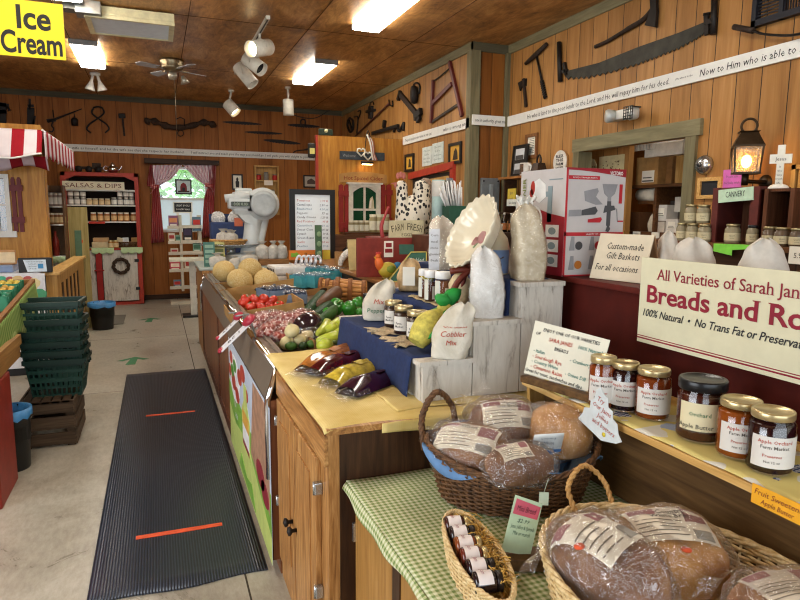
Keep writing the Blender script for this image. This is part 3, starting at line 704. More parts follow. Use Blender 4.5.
t,f = wallthing('sickle','curved sickle with a wooden handle below the black grate','tool','r2',770,32,G)
N().tube([f(741,28,.07),f(761,32,.07)],.02,8); mb.build('handle',IRONR,t)
N().tube(curve([f(761,32,.07),f(770,35,.07),f(785,36.5,.07),f(803,36,.07),f(825,30,.07)],5),[.022]*12+[.02]*8+[.004],6,flat=.4); mb.build('blade',IRON,t)
# small fittings
t,f = wallthing('emergency_light','white emergency light box with two lamp heads on the right wall','light','r2',626,115)
mb = MB(); a,b = f(617,122),f(640,108); mb.box(a.x,b.x,-.1,0,a.z,b.z,b=.012); mb.build('housing',WHITE,t)
for px,py,nm in ((622,117,'round'),(645,114,'caged')):
    q = f(px,py,.12); N().lathe([(0,-.03),(.05,-.03),(.06,.03),(.05,.05),(0,.05)],18,TR(q.x,q.y,q.z) @ RX(PI/2) @ RY(-.5)); mb.build('lamp_head',plain('#c8ccc9',.3,.3),t)
mb = MB(); q = f(645,114)
for k in range(5):
    mb.box(q.x-.055+k*.026,q.x-.049+k*.026,-.185,-.18,q.z-.055,q.z+.055); mb.box(q.x-.058,q.x+.058,-.185,-.18,q.z-.055+k*.026,q.z-.049+k*.026)
mb.box(q.x-.05,q.x-.04,-.185,-.09,q.z-.05,q.z-.04); mb.box(q.x+.04,q.x+.05,-.185,-.09,q.z+.04,q.z+.05)
mb.build('wire_cage',plain('#30322f',.5,.4),t)
t,f = wallthing('wall_bell','round silver bell on the plank wall above the small chalkboard','bell','r2',706,165)
N().lathe([(0,0),(.07,0),(.075,.02),(.06,.05),(.02,.065),(0,.066)],22,RX(PI/2)); mb.build('dome',STEEL,t)
N().lathe([(0,0),(.02,0),(.015,.015),(0,.015)],12,TR(0,-.064,0) @ RX(PI/2)); mb.build('screw_cap',plain('#55585a',.3,.8),t)
def frame(name,label,cat,wall,c0,c1,fm,pm,wd=.02,group=None,art=None,depth=.025):
    """c0 top-left pixel, c1 bottom-right pixel"""
    t,f = wallthing(name,label,cat,wall,*c0,group); a = f(*c0); b = f(c1[0],c1[1]); x1,z0 = b.x,b.z
    mb = MB(); mb.box(0,x1,-depth,0,z0,z0+wd); mb.box(0,x1,-depth,0,-wd,0); mb.box(0,wd,-depth,0,z0+wd,-wd); mb.box(x1-wd,x1,-depth,0,z0+wd,-wd); mb.build('frame',fm,t)
    mb = MB(); mb.box(wd,x1-wd,-.008,-.001,z0+wd,-wd); mb.build('picture',pm,t)
    if art:
        mb = MB(); ms = art(mb,x1,z0); mb.build('print',ms,t)
    return t
frame('small_chalkboard','small blank chalkboard in a light wood frame on the right wall','chalkboard','r2',(700,178),(722,198.5),PINE,plain('#23262a',.8),.028)
mb = MB(); a,b = at(724,170,X=X2),at(741,191,X=X2); mb.box(X2-.004,X2,b.y,a.y,b.z,a.z)
o = one('pink_notice',mb,plain('#cf6cc0',.8),'bright pink paper notice pinned beside the lantern','notice')
mb = MB()
for k in range(4): mb.text(['Please ask','for help with','canning','supplies'][k],.018,None,Matrix.Translation((X2-.005,(a.y+b.y)/2,a.z-.05-k*.045)) @ RZ(RW) @ FACE,res=1)
mb.build('lettering',INKSOFT,o)
# ------------------------------------------------------------------ back wall
def curtain(label,top,tie,low,s):
    """top: inner/outer px along the rod, tie: gathered point, low: hem; s=-1 left"""
    t = thing('curtain',label,'curtain',at(*tie[1],Y=YB),0,'curtains of the back window'); o0 = V(t.location)
    P = lambda q: at(q[0],q[1],Y=YB-.07)
    def surf(a,b,fold,nu,nv,pleat):
        A = curve([P(q) for q in a],8); B = curve([P(q) for q in b],8); nA = len(A)-1
        def fn(u,v):
            k = u*nA; i = min(int(k),nA-1); q = k-i; p = A[i].lerp(A[i+1],q).lerp(B[i].lerp(B[i+1],q),v)
            return p-o0+V((0,-fold*math.sin(v*pleat*2*PI)*(.4+.6*abs(math.cos(u*1.2))),0))
        return fn,nu,nv
    mb = MB(); fn,nu,nv = surf(top[0],top[1],.025,24,40,7); mb.grid(fn,nu,nv,.004); mb.build('sheer_panel',SHEER,t)
    mb = MB(); fn,nu,nv = surf(low[0],low[1],.03,30,30,5); mb.grid(fn,nu,nv,.004); mb.build('gingham_panel',RGING,t)
    mb = MB(); c = P(tie[1])-o0; mb.ball(c+V((0,-.03,0)),.05,.04,.035,sub=2); mb.bar(c+V((-.07,-.02,.02)),c+V((.07,-.03,0)),.03,.07); mb.bar(c+V((.01,-.05,0)),c+V((s*.08,-.05,-.12)),.03,.01); mb.build('tie_bow',RGING,t)
SHEER = gingham('sheer_pink_check','#efe9ef','#dcc3cd','#c08a96',.013)
curtain('red gingham curtain tied back at the left side of the back window',([(152,165),(153,175),(156,186)],[(182,165),(172,178),(158,186.5)]),((0,0),(155,187)),([(150,165),(147,185),(152,190),(151,243)],[(153,165),(155,185),(159,190),(164,242)]),-1)
curtain('red gingham curtain tied back at the right side of the back window',([(183,165),(195,178),(206,186)],[(214,165),(213,175),(210,186)]),((0,0),(209,186)),([(210,165),(208,186),(204,200),(202,238)],[(216,165),(215,186),(214,200),(214,236)]),1)
a,b = at(144,158,Y=YB-.09),at(219,165.5,Y=YB-.09)
N().box(a.x,b.x,YB-.13,YB,b.z,a.z,b=.01); one('window_valance',mb,DARKWOOD,'dark wooden valance board across the top of the back window','valance')
a,b = at(175,179,Y=YB-.03),at(192,194.5,Y=YB-.03)
t = thing('hanging_picture','framed red barn picture hanging in front of the back window','picture',(a.x,YB-.03,b.z)); L,H = b.x-a.x,a.z-b.z
mb = MB(); wd = .025; mb.box(0,L,0,.02,0,wd); mb.box(0,L,0,.02,H-wd,H); mb.box(0,wd,0,.02,wd,H-wd); mb.box(L-wd,L,0,.02,wd,H-wd); mb.build('frame',BLACK,t)
N().box(wd,L-wd,.008,.014,wd,H-wd); mb.build('picture',plain('#c9dcdf',.6),t)
N().prism([(L*.3,H*.22),(L*.3,H*.5),(L*.36,H*.68),(L*.5,H*.78),(L*.64,H*.68),(L*.7,H*.5),(L*.7,H*.22)],.003,TR(0,.006,0) @ FACE); mb.m(1).box(L*.42,L*.58,.002,.003,H*.22,H*.45); mb.m(2).box(L*.15,L*.85,.003,.005,H*.14,H*.24)
mb.build('print',[plain('#7a1f22',.6),BLACK,plain('#47352b',.7)],t)
N().tube([(L*.2,.01,H),(L*.5,.03,WZ1-b.z-.05),(L*.8,.01,H)],.004,5); mb.build('cord',BLACK,t)
# --- the red salsa cabinet
SY = 11.5
def sx(px,py=250): return at(px,py,Y=SY).x
def sz(px,py): return at(px,py,Y=SY).z
xl,xr = -1.42,sx(145)
ztop = sz(120,173); zc_ = sz(118,248)
t = thing('display_cabinet','tall red cabinet of salsas and dips with white shelves against the back wall','cabinet',(0,SY,0)); D = YB-SY-.02
cab = t
xi = sx(136.5); xs_ = sx(138,180)
N().box(xl,xl+.07,0,D,0,ztop); mb.box(xs_-.06,xs_,0,D,0,ztop); mb.box(xl,xs_,0,D,ztop-.06,ztop)
mb.prism([(xs_-.06,ztop-.06),(xs_-.22,ztop-.06),(xs_-.06,ztop-.13)],D*.1,TR(0,D*.1,0) @ FACE); mb.prism([(xl+.07,ztop-.06),(xl+.22,ztop-.06),(xl+.07,ztop-.13)],D*.1,TR(0,D*.1,0) @ FACE)
mb.box(xl,xs_,0,D,0,.05); mb.build('red_frame',plain('#a83423',.5),t)
N().box(xl+.07,xs_-.06,D-.02,D,.05,ztop-.06); mb.build('back_panel',plain('#2a1a12',.8),t)
shz = [sz(120,190),sz(120,205),sz(120,221.5),zc_]
for i,z in enumerate(shz):
    N().box(xl+.07,xs_-.06,.0,D-.02,z-.022,z); mb.build('shelf',WHITE if i < 3 else plain('#b9c7a2',.6),t)
a,b = at(62,180,Y=SY),at(124.5,188,Y=SY)
N().box(a.x,b.x,-.015,0,shz[0]+.0,shz[0]+.13); sg = mb.build('sign_board',CREAM,t)
N().text('SALSAS & DIPS',.072,(b.x-a.x)*.9,TR((a.x+b.x)/2,-.0165,shz[0]+.068) @ FACE,serif=True); mb.build('lettering',plain('#6d3a34',.7),sg)
# lower distressed door
dz0,dz1 = .07,zc_-.04
N().box(sx(102),xs_-.075,-.02,.01,dz0,dz1,b=.006); dr = mb.build('door',DISTRESS,t)
mb = MB()
for z in (dz0+.18,dz1-.2): mb.box(xs_-.12,xs_-.05,-.03,-.02,z,z+.05)
mb.build('hinge',BLACK,dr)
N().box(xl+.07,sx(102)-.11,-.005,.01,dz0,dz1); mb.build('side_panel',DISTRESS,t)
N().box(sx(102)-.1,sx(102)-.01,-.03,.0,0.02,dz1+.02); mb.bar((sx(102)-.13,-.04,dz1-.33),(sx(102)+.02,-.04,dz1-.33),.03,.02); mb.build('red_stile',plain('#9c2019',.5),t)
N().box(xs_-.07,xs_+.0,-.02,.0,0.02,dz1+.02); mb.box(xl,xs_,-.02,0,dz1+.01,dz1+.04); mb.build('front_rail',plain('#a83423',.5),t)
c = at(121,266,Y=SY-.05)
t = thing('twig_wreath','round brown twig wreath hanging on the weathered white cabinet door','wreath',c); mb = MB()
for k in range(7):
    r0 = .115+.012*math.sin(k*2.1); mb.tube([((r0+.012*math.sin(5*q+k))*math.cos(q),.012*math.sin(7*q+k*2),(r0+.012*math.sin(5*q+k))*math.sin(q)) for q in [j*PI/20 for j in range(40)]],.011,5,closed=True)
mb.build('ring',plain('#3d2c1f',.85,var=.3,vs_=60),t)
N().tube([(0,.0,.12),(0,.02,.17)],.004,5); mb.build('hook',IRON,t)
# jars: one mesh each, lid label and contents as its materials
def small_jar(lid,con,lab,R=.042,H=.125):
    mb = MB(); mb.m(1).lathe([(0,0),(R*.9,0),(R,.01),(R,H*.72),(R*.85,H*.82),(R*.85,H*.86)],16)
    mb.m(0).lathe([(R*.9,H*.84),(R*.92,H),(0,H)],16,cap=False); mb.m(2)
    mb.grid(lambda u,v: ((R+.0012)*math.cos(-PI*.95+u*PI*.9),(R+.0012)*math.sin(-PI*.95+u*PI*.9),H*(.14+.5*v)),8,1)
    return mb,[lid,con,lab]
def jar_row(first,nxt,zs,y,xs,proto,label,group,R,dz=0):
    """copies along a shelf; label(i) gives each its own"""
    for i,x in enumerate(xs):
        o = proto if proto and proto.get('used') is None else None
        if o: o.location = (x,y,zs); o['used'] = 1; o['label'] = label(i); del o['used']; proto = o; first_done = True
    return
def make_row(name,cat,mk,pts,labels,group):
    p = None
    for q,l in zip(pts,labels):
        if p is None: mb,ms = mk; p = one(name,mb,ms,l,cat,q,0,group)
        else: dup(p,q,0,l)
def ordl(n,what,where,side='left'): return ['%s, %s from the %s %s' % (what,ORD[i],side,where) for i in range(n)]
SILV = plain('#c9c6bc',.35,.6)
G1,G2 = 'salsa jars on the cabinet shelves','dip jars on the cabinet shelves'
pxs = [68,74,80,86]
jy = SY+.1
xs1 = [sx(p) for p in (54,61,67,73.3,79.5,85.8)]
R_ = .041; H_ = .128; z1_ = shz[1]
make_row('salsa_jar','jar',small_jar(SILV,plain('#a9a39b',.4),plain('#ece8df',.6),R_,H_),[(x,jy,z1_) for x in xs1],ordl(6,'white salsa jar','in the lower left block on the top shelf'),G1)
make_row('salsa_jar','jar',small_jar(SILV,plain('#8d8078',.4),plain('#ece8df',.6),R_,H_),[(x,jy,z1_+H_+.001) for x in xs1],ordl(6,'white salsa jar','in the upper left block on the top shelf'),G1)
make_row('dip_jar','jar',small_jar(plain('#d6cdb4',.5),plain('#c9a574',.5),plain('#e0c79b',.6),.042,.105),[(sx(p),jy,z1_) for p in (91.7,97.6,103.8,110)],ordl(4,'cream coloured dip jar','in the middle of the top shelf'),G2)
xs2 = [sx(p) for p in (116.5,122.5,128.6,134)]
make_row('salsa_jar','jar',small_jar(SILV,plain('#9d9a98',.4),plain('#ece9e2',.6),R_,H_),[(x,jy,z1_) for x in xs2],ordl(4,'white salsa jar','in the lower right block on the top shelf'),G1)
make_row('salsa_jar','jar',small_jar(SILV,plain('#6f6763',.4),plain('#ece9e2',.6),R_,H_),[(x,jy,z1_+H_+.001) for x in xs2[1:]],ordl(3,'white salsa jar','in the upper right block on the top shelf'),G1)
make_row('dip_jar','jar',small_jar(plain('#e4ddd0',.5),plain('#a4622f',.4),plain('#e0b984',.6),.045,.15),[(sx(p),jy,shz[2]) for p in (95,102,108.5,115.5,122,128,135)],ordl(7,'amber dip jar with pale lid','on the second cabinet shelf'),G2)
make_row('salsa_jar','jar',small_jar(SILV,plain('#b07a45',.4),plain('#e0c79b',.6),.05,.15),[(sx(p),jy,shz[2]) for p in (52,58,65)],ordl(3,'tan salsa jar','at the second shelf left end'),G1)
a = at(97,223,Y=SY)
N().box(sx(90.5),sx(106.5),-.004,0,-.036,.0); o = one('shelf_tag',mb,plain('#c33a2d',.6),'red price strip on the second shelf of the salsa cabinet','tag',(0,SY-.001,shz[2]))
# lower shelf goods
N().box(-.14,.14,0,.16,0,.10,b=.012); mb.m(1).box(-.12,.12,.02,.14,.10,.17,b=.01)
one('spice_tray',mb,[plain('#d8c49c',.6),plain('#c9a274',.6)],'pale tray of packets on the lower salsa shelf, left half','tray',(sx(101),SY+.06,zc_))
t = thing('dark_basket','dark oval basket with packets on the lower salsa shelf, right half','basket',(sx(127),SY+.15,zc_)); wicker('dark_basket',t,.17,.11,.09,WICK_D,1.15,5,18,.008,.012)
for px,c_,n_ in ((119,'#d9c9a5','cream'),(126,'#e4e6e6','white'),(135,'#b58a4d','tan')):
    N().box(-.05,.05,-.02,.02,0,.14,RY(.2 if px < 122 else -.05),b=.01); one('food_packet',mb,plain(c_,.6),n_+' packet standing in the dark basket of the salsa cabinet','packet',(sx(px),SY+.12,zc_+.03),0,'packets in the dark basket')
for i,px in enumerate((111,116)):
    mb,ms = small_jar(GOLDLID,plain('#b07a35',.4),plain('#e0c79b',.6),.045,.13); one('honey_jar',mb,ms,'small amber jar before the pale tray, %s of two' % ('left','right')[i],'jar',(sx(px),SY+.03,zc_),0,'amber jars before the pale tray')
def doily(label,px):
    mb = MB(); mb.grid(lambda u,v: ((u-.5)*.34,-.02-.05*math.sin(v*1.6)*(1 if v > .3 else v*3),(.004 if v < .3 else -.10*(v-.3)/.7*(.7+.3*abs(math.sin(u*PI*3))))),30,8,.003); o = one('shelf_cloth',mb,plain('#b9d1a0',.8),label,'cloth',(sx(px),SY+.02,zc_+.002),0,'green cloths of the salsa cabinet')
doily('pale green scalloped cloth hanging over the cabinet shelf, right half',132); doily('pale green scalloped cloth hanging over the cabinet shelf, left half',103)
# on top of the cabinet
t = thing('silver_teapot','small silver teapot on top of the red salsa cabinet','teapot',(sx(112,170),SY+.2,ztop))
N().lathe([(.0,0),(.05,0),(.09,.05),(.085,.1),(.04,.13),(.045,.14),(.02,.17),(0,.19)],20); mb.build('body',CHROME,t); N().tube(curve([(.07,0,.05),(.12,0,.08),(.14,0,.13)],4),.014,6); mb.build('spout',CHROME,t); N().tube(curve([(-.07,0,.12),(-.13,0,.11),(-.13,0,.05),(-.08,0,.04)],4),.009,6); mb.build('handle',CHROME,t)
t = thing('wagon_model','dark model wagon on top of the red cabinet beside the teapot','ornament',(sx(88,170),SY+.2,ztop)); N().box(-.2,.2,-.05,.05,.06,.1); mb.box(.05,.18,-.05,.05,.1,.16); mb.build('body',IRONR,t)
for x in (-.15,.0,.14): N().lathe([(.0,-.01),(.055,-.01),(.055,.01),(0,.01)],14,TR(x,-.06,.055) @ RX(PI/2)); mb.build('wheel',IRON,t)
# --- magazine rack and white table by the window
RW2 = 0
t = thing('magazine_rack','beige wire magazine rack of books under the back window','rack',(.36,11.25,0),.0); rk = V(t.location)
RC = plain('#cfc6b2',.5)
def rp(px,py): q = at(px,py,Y=11.25); return q-rk
zA,zB = rp(180,212).z,rp(180,291).z
N().box(-.19,.36,-.02,.26,0,.05); mb.box(.30,.36,.05,.22,.05,zA-.05)
mb.box(.0,.04,-.03,.24,zB,zA-.05); mb.build('stand',RC,t)
tier = [rp(180,y).z for y in (288,271,254,243,228)]
for z in tier: N().box(-.19,.0,-.06,.1,z-.012,z); mb.box(-.19,.0,-.065,-.055,z,z+.04); mb.box(.04,.36,-.05,.1,z-.012,z); mb.box(.04,.36,-.055,-.045,z,z+.05); mb.build('shelf',RC,t)
a,b = rp(173,203),rp(193,212)
N().box(a.x,b.x,.09,.1,b.z-.02,a.z+.02,b=.004); mb.box(a.x+.05,a.x+.09,.1,.12,zA-.3,b.z); mb.box(b.x-.05,b.x-.01,.1,.12,zA-.3,b.z); sg = mb.build('header_sign',PAPER,t); N().box(a.x+.02,b.x-.02,.086,.0895,b.z+.0,a.z+.005); o = mb.build('black_panel',BLACK,sg)
N().text('GREAT BOOKS',.035,(b.x-a.x)*.7,TR((a.x+b.x)/2,.085,(a.z+b.z)/2+.035) @ FACE,res=1); mb.text('COUNTRY READS',.028,(b.x-a.x)*.7,TR((a.x+b.x)/2,.085,(a.z+b.z)/2-.03) @ FACE,res=1); mb.build('lettering',WHITE,sg)
bk = [('#8d5a7c','#d98f5c','purple orange'),('#d9cfb8','#a93a34','cream'),('#7fa38c','#3b6a55','green'),('#c94f5c','#e9d9c9','pink red'),('#5b7a8c','#c6382d','blue grey'),('#1f1a22','#3a2b4a','black')]
for i,(x,z,w_,h_,c) in enumerate(((-.095,tier[4],.15,.21,0),(-.13,tier[3],.10,.17,1),(-.03,tier[3],.08,.14,2),(-.095,tier[1],.17,.17,3),(-.07,tier[0],.12,.15,4),(.13,tier[3],.15,.3,5),(-.095,tier[2],.12,.1,1),(.28,tier[4]-.05,.14,.24,4),(.27,tier[2],.13,.2,2),(.14,tier[1],.16,.2,1))):
    N().box(-w_/2,w_/2,0,.015,0,h_); mb.m(1).box(-w_*.4,w_*.4,-.002,0,h_*.45,h_*.8); mb.m(2).box(-w_*.35,w_*.35,-.002,0,h_*.2,h_*.32)
    one('book',mb,[plain(bk[c][0],.5),plain(bk[c][1],.5),PAPER],['purple orange book in the top left pocket of the magazine rack','cream book in the second pocket of the magazine rack','green book beside the cream one in the magazine rack','pink red book low in the magazine rack','blue grey book at the foot of the magazine rack','black book in the right column of the magazine rack','cream booklet in the middle pocket of the magazine rack','blue grey book high in the right column of the magazine rack','green book in the right column of the magazine rack','cream book low in the right column of the magazine rack'][i],'book',rk+V((x,-.05,z)),0,'books in the magazine rack')
q = at(195,258,Y=9.9)
t = thing('white_table','small white table between the magazine rack and the produce case','table',(q.x-.03,9.9,0))
zt = q.z
N().box(-.34,.3,-.2,.25,zt-.04,zt,b=.006); mb.build('tabletop',plain('#d6d2bd',.5),t)
N().box(-.06,.03,-.05,.05,.03,zt-.04); mb.build('leg',plain('#d9d6cc',.5),t); N().box(-.18,.15,-.15,.15,0,.03); mb.build('foot',BLACK,t)
# pictures and shelf on the back wall
frame('silhouette_picture','small framed silhouette of a child hanging on the back wall','picture','b',(231.5,174),(243,190),BLACK,PAPER,.025,None,lambda mb,x,z: (mb.prism([(x*.5+a*x,z*.5+b*z*-1) for a,b in ((-.14,-.35),(.14,-.35),(.17,.02),(.08,.08),(.11,.2),(0,.32),(-.11,.2),(-.08,.08),(-.17,.02))],.003,TR(0,-.008,0) @ FACE),BLACK)[1])
frame('barn_picture','small dark framed barn picture beside the cider booth on the back wall','picture','b',(303,175),(319,188),BLACK,plain('#b9b3a6',.6),.025,None,lambda mb,x,z: (mb.prism([(x*.25,z*.7),(x*.25,z*.45),(x*.5,z*.25),(x*.75,z*.45),(x*.75,z*.7)],.003,TR(0,-.008,0) @ FACE),plain('#5a4a44',.7))[1])
a,b = wp('b',253.5,165.5),wp('b',278.5,215); L,H = b.x-a.x,a.z-b.z
t = thing('wall_shelf','pine wall shelf of small ornaments right of the silhouette picture','shelf',(a.x,YB,b.z))
N().box(0,.03,-.12,0,0,H); mb.box(L-.03,L,-.12,0,0,H); mb.box(.03,L-.03,-.12,0,H-.03,H); mb.box(.03,L-.03,-.006,0,0,H-.03); mb.build('case',PINE_Z,t)
lv = [0.0,H*.36,H*.68]
for z in lv: N().box(.03,L-.03,-.12,-.006,z,z+.025); mb.build('shelf',PINE_Z,t)
for x,z,k,c,lab in ((.08,2,.11,'#b3231f','red jar at the left end of the pine shelf top level'),(.38,2,.11,'#b3231f','red jar at the right end of the pine shelf top level'),(.22,2,.15,'#8f8a80','grey jar standing between two red jars on the pine shelf'),(.12,1,.1,'#b7b7b2','pale jar left on the pine shelf middle level'),(.33,1,.12,'#d6d6d0','pale jar right on the pine shelf middle level'),(.3,0,.12,'#c9c9c4','pale jar right on the pine shelf bottom level'),(.16,0,.12,'#dddad0','pale jar left on the pine shelf bottom level')):
    mb,ms = small_jar(plain('#77706a',.5),plain(c,.4),plain(c,.5),.045,k); one('ornament_jar',mb,ms,lab,'jar',(a.x+x,YB-.065,b.z+lv[z]+.0255),0,'ornament jars on the pine shelf')
N().box(0,.16,0,.004,0,.09); one('shelf_card',mb,PAPER,'white card leaning before the pine shelf ornaments','card',(a.x+.17,YB-.125,b.z+lv[2]-.07))
# ------------------------------------------------------------------ left side: ice cream kiosk
KY = 7.7
kx1 = at(47,220,Y=KY).x
kt = at(41,125,Y=KY).z
a,b = at(-14,178,Y=KY),at(8,231,Y=KY)              # window opening inside the white frame
mb = MB(); kl = -2.6
mb.box(kl,a.x,KY,KY+.06,0,kt); mb.box(b.x,kx1,KY,KY+.06,0,kt); mb.box(a.x,b.x,KY,KY+.06,0,b.z); mb.box(a.x,b.x,KY,KY+.06,a.z,kt)
mb.box(kx1-.06,kx1,KY+.06,7.9,0,kt-.02)
struct('wall_kiosk',mb,PLY)
mb = MB(); wf = .045
mb.box(b.x-.0,b.x+wf,KY-.03,KY,b.z-wf,a.z+wf); mb.box(a.x-wf,b.x,KY-.03,KY,a.z,a.z+wf); mb.box(a.x-wf-.02,b.x+wf+.04,KY-.045,KY,b.z-wf-.02,b.z); mb.box(a.x-wf,a.x,KY-.03,KY,b.z,a.z)
m_ = (a.z+b.z)/2
mb.box((a.x+b.x)/2-.012,(a.x+b.x)/2+.012,KY,KY+.02,b.z,a.z); mb.box(a.x,b.x,KY,KY+.02,m_-.012,m_+.012)
win = struct('window_2',mb,WHITE)
N().box(a.x,b.x,KY+.022,KY+.027,b.z,a.z); mb.build('pane',GLASS,win)
N().grid(lambda u,v: (a.x+(b.x-a.x)*u,KY+.4+.03*math.sin(u*14),b.z-.1+(a.z-b.z+.2)*v),20,4,.004); one('kiosk_curtain',mb,plain('#c9d6e6',.8),'pale blue sheet hanging inside the kiosk window','curtain')
# red shutter
a,b = at(10,177,Y=KY-.02),at(25,232,Y=KY-.02); L,H = b.x-a.x,a.z-b.z
t = thing('shutter','dark red plank shutter on the kiosk wall beside the white window','shutter',(a.x,KY,b.z))
for x0,x1 in ((.0,.38),(.56,.94)): N().prism([(L*x0,0),(L*x1,0),(L*x1,H*.96),(L*(x0*.3+x1*.7),H),(L*(x0*.7+x1*.3),H),(L*x0,H*.96)],.02,TR(0,0,0) @ FACE); mb.build('plank',BARN,t)
for z in (.17,.75): N().box(-.01,L+.01,-.04,-.02,H*z,H*(z+.11)); mb.build('crosspiece',BARN,t)
# striped awning: front slope faces the shop, a side skirt runs back along the aisle
ax,ay0,ay1 = -1.0,7.08,9.45
zt0,zb0 = 2.37,2.11
STR = lambda ax_: None
def stripes(axis,pitch,off,a='#a61f2c',b='#e3dadb'):
    t = NT('awning_stripes_'+axis); o = t.sep()['XYZ'.index(axis)]; q = t.math('FRACT',t.math('DIVIDE',t.math('ADD',o,50+off),pitch*2)); f = t.noise(12,None,3)
    return t.out(t.mix(t.math('LESS_THAN',q,.5),t.mix(f,b,'#cfc3c8'),t.mix(f,a,'#8d1822')),.8,spec=.15)
x_ = lambda px: at(px,140,Y=ay0).x
pit = (x_(37.5)-x_(12.5))/2
AWF = stripes('X',pit,-(x_(13)-50*0) % (2*pit) - 50 % (2*pit)); AWS = stripes('Y',.135,.05)
t = thing('awning','red and white striped awning over the ice cream kiosk','awning',(0,0,0))
xl_ = -2.5
def sc_(u): return .045*math.sin(u)
N().grid(lambda u,v: (xl_+(ax-xl_)*u,ay0-.16*v+.02*math.sin(u*20)*v,zt0-(zt0-zb0)*v-(.03*math.sin((xl_+(ax-xl_)*u)*9.5+1.2))*v*v),60,8,.006); mb.build('front_panel',AWF,t)
N().grid(lambda u,v: (ax+.01+.0*v,ay0+(ay1-ay0)*u,zt0-(.25)*v-(.02*math.sin(u*40))*v),60,6,.006); mb.build('side_skirt',AWS,t)
N().grid(lambda u,v: (xl_+(ax-xl_)*u,ay0+.16+.1*v,zb0+.02-.115*v-(.03*math.sin((xl_+(ax-xl_)*u)*12))*v),60,4,.006); mb.build('rear_valance',stripes('X',pit,.07,'#7d1722','#b9a3ad'),t)
N().grid(lambda u,v: (xl_+(ax-xl_)*u,ay0+(ay1-ay0)*v,zt0+.0),4,4,.01); mb.build('top_panel',plain('#c9b9b9',.8),t)
N().tube([(xl_+(ax-xl_)*k/60,ay0-.165+.02*math.sin(k/60*20),zb0-.03*math.sin((xl_+(ax-xl_)*k/60)*9.5+1.2)) for k in range(61)],.009,5); mb.tube([(ax,ay0-.01,zt0),(ax+.012,ay1,zt0)],.01,5); mb.build('white_piping',WHITE,t)
# low wooden half wall along the aisle
t = thing('half_wall','low golden wood half wall in front of the kiosk beside the baskets','half wall',(0,0,0))
hx0,hx1,hy0,hy1,hz = -1.03,-.935,6.87,9.28,.965
N().box(hx0,hx1,hy0,hy1,0,hz); mb.build('panel',PINE_Z,t)
N().box(hx0-.02,hx1+.03,hy0-.03,hy1+.02,hz,hz+.03,b=.006); mb.build('cap_rail',PINE,t)
mb = MB()
for k in range(5): mb.box(hx1,hx1+.006,7.15+k*.33,7.26+k*.33,.2,.86)
mb.build('slot',DARKWOOD,t)
# plywood screen with heart, rack of jars behind
a,b = at(67,207,Y=9.33),at(90,260,Y=9.33)
t = thing('plywood_screen','upright yellowish plywood screen at the far end of the half wall','screen',(a.x,9.33,0)); L = b.x-a.x
N().box(0,L,0,.025,0,a.z); mb.build('panel',wood('screen_ply','#8a7a45','#a89760','#bfae78','z',.7,.6,.2),t)
mb = MB(); c = at(80,242,Y=9.33); mb.prism([(.0,-.045),(.04,.0),(.035,.03),(.015,.035),(0,.02),(-.015,.035),(-.035,.03),(-.04,0)],.006,TR(c.x-a.x,0,c.z) @ FACE); mb.build('heart',plain('#c9622c',.6),t)
a,b = at(47.5,195,Y=9.1),at(68,290,Y=9.1); L = b.x-a.x; rz = at(55,185,Y=9.1).z
t = thing('corner_rack','narrow shelf rack of jars at the kiosk corner left of the plywood screen','rack',(a.x,9.1,0)); rx = a.x
N().box(-.02,.0,0,.24,0,rz); mb.box(L,L+.02,0,.24,0,rz); mb.box(0,L,.22,.24,0,rz); mb.build('case',plain('#6b4a2c',.6),t)
zz = [at(57,y,Y=9.1).z for y in (206,224,256)]
for z in zz: N().prism([(0,.22),(0,.02),(L*.3,-.03),(L*.7,-.03),(L,.02),(L,.22)],.02,TR(0,0,z-.02)); mb.build('shelf',WHITE,t)
N().box(0,L,-.005,.02,0,zz[2]-.06); mb.build('front_board',DISTRESS,t)
N().grid(lambda u,v: (L*u,-.04,zz[2]-.005-.09*v*(.7+.3*abs(math.sin(u*9)))),20,2,.004); mb.build('green_cloth',plain('#b9d1a0',.8),t)
make_row('sauce_jar','jar',small_jar(SILV,plain('#8d7a70',.4),plain('#d9d4c9',.6),.05,.17),[(rx+L*k,9.15,zz[0]) for k in (.18,.5,.82)],ordl(3,'pale labelled sauce jar','on the top shelf of the corner rack'),'sauce jars in the corner rack')
make_row('sauce_jar','jar',small_jar(plain('#d6cdb4',.5),plain('#8a5a2f',.4),plain('#d2b887',.6),.05,.14),[(rx+L*k,9.15,zz[1]) for k in (.18,.5,.82)],ordl(3,'tan sauce jar','on the second shelf of the corner rack'),'sauce jars in the corner rack')
N().lathe([(.04,0),(.04,.2),(.016,.26),(.016,.32),(0,.32)],14); one('sauce_bottle',mb,plain('#8f2f22',.3),'red sauce bottle standing low in the corner rack','bottle',(rx+L*.3,9.16,zz[2]))
a = at(72,270,Y=9.0)
N().box(-.04,.04,0,.01,0,.34,RX(-.12),b=.003); o = one('green_pamphlet',mb,plain('#4c6a50',.6),'green pamphlet leaning against the plywood screen','pamphlet',(-.98,9.24,hz+.03))
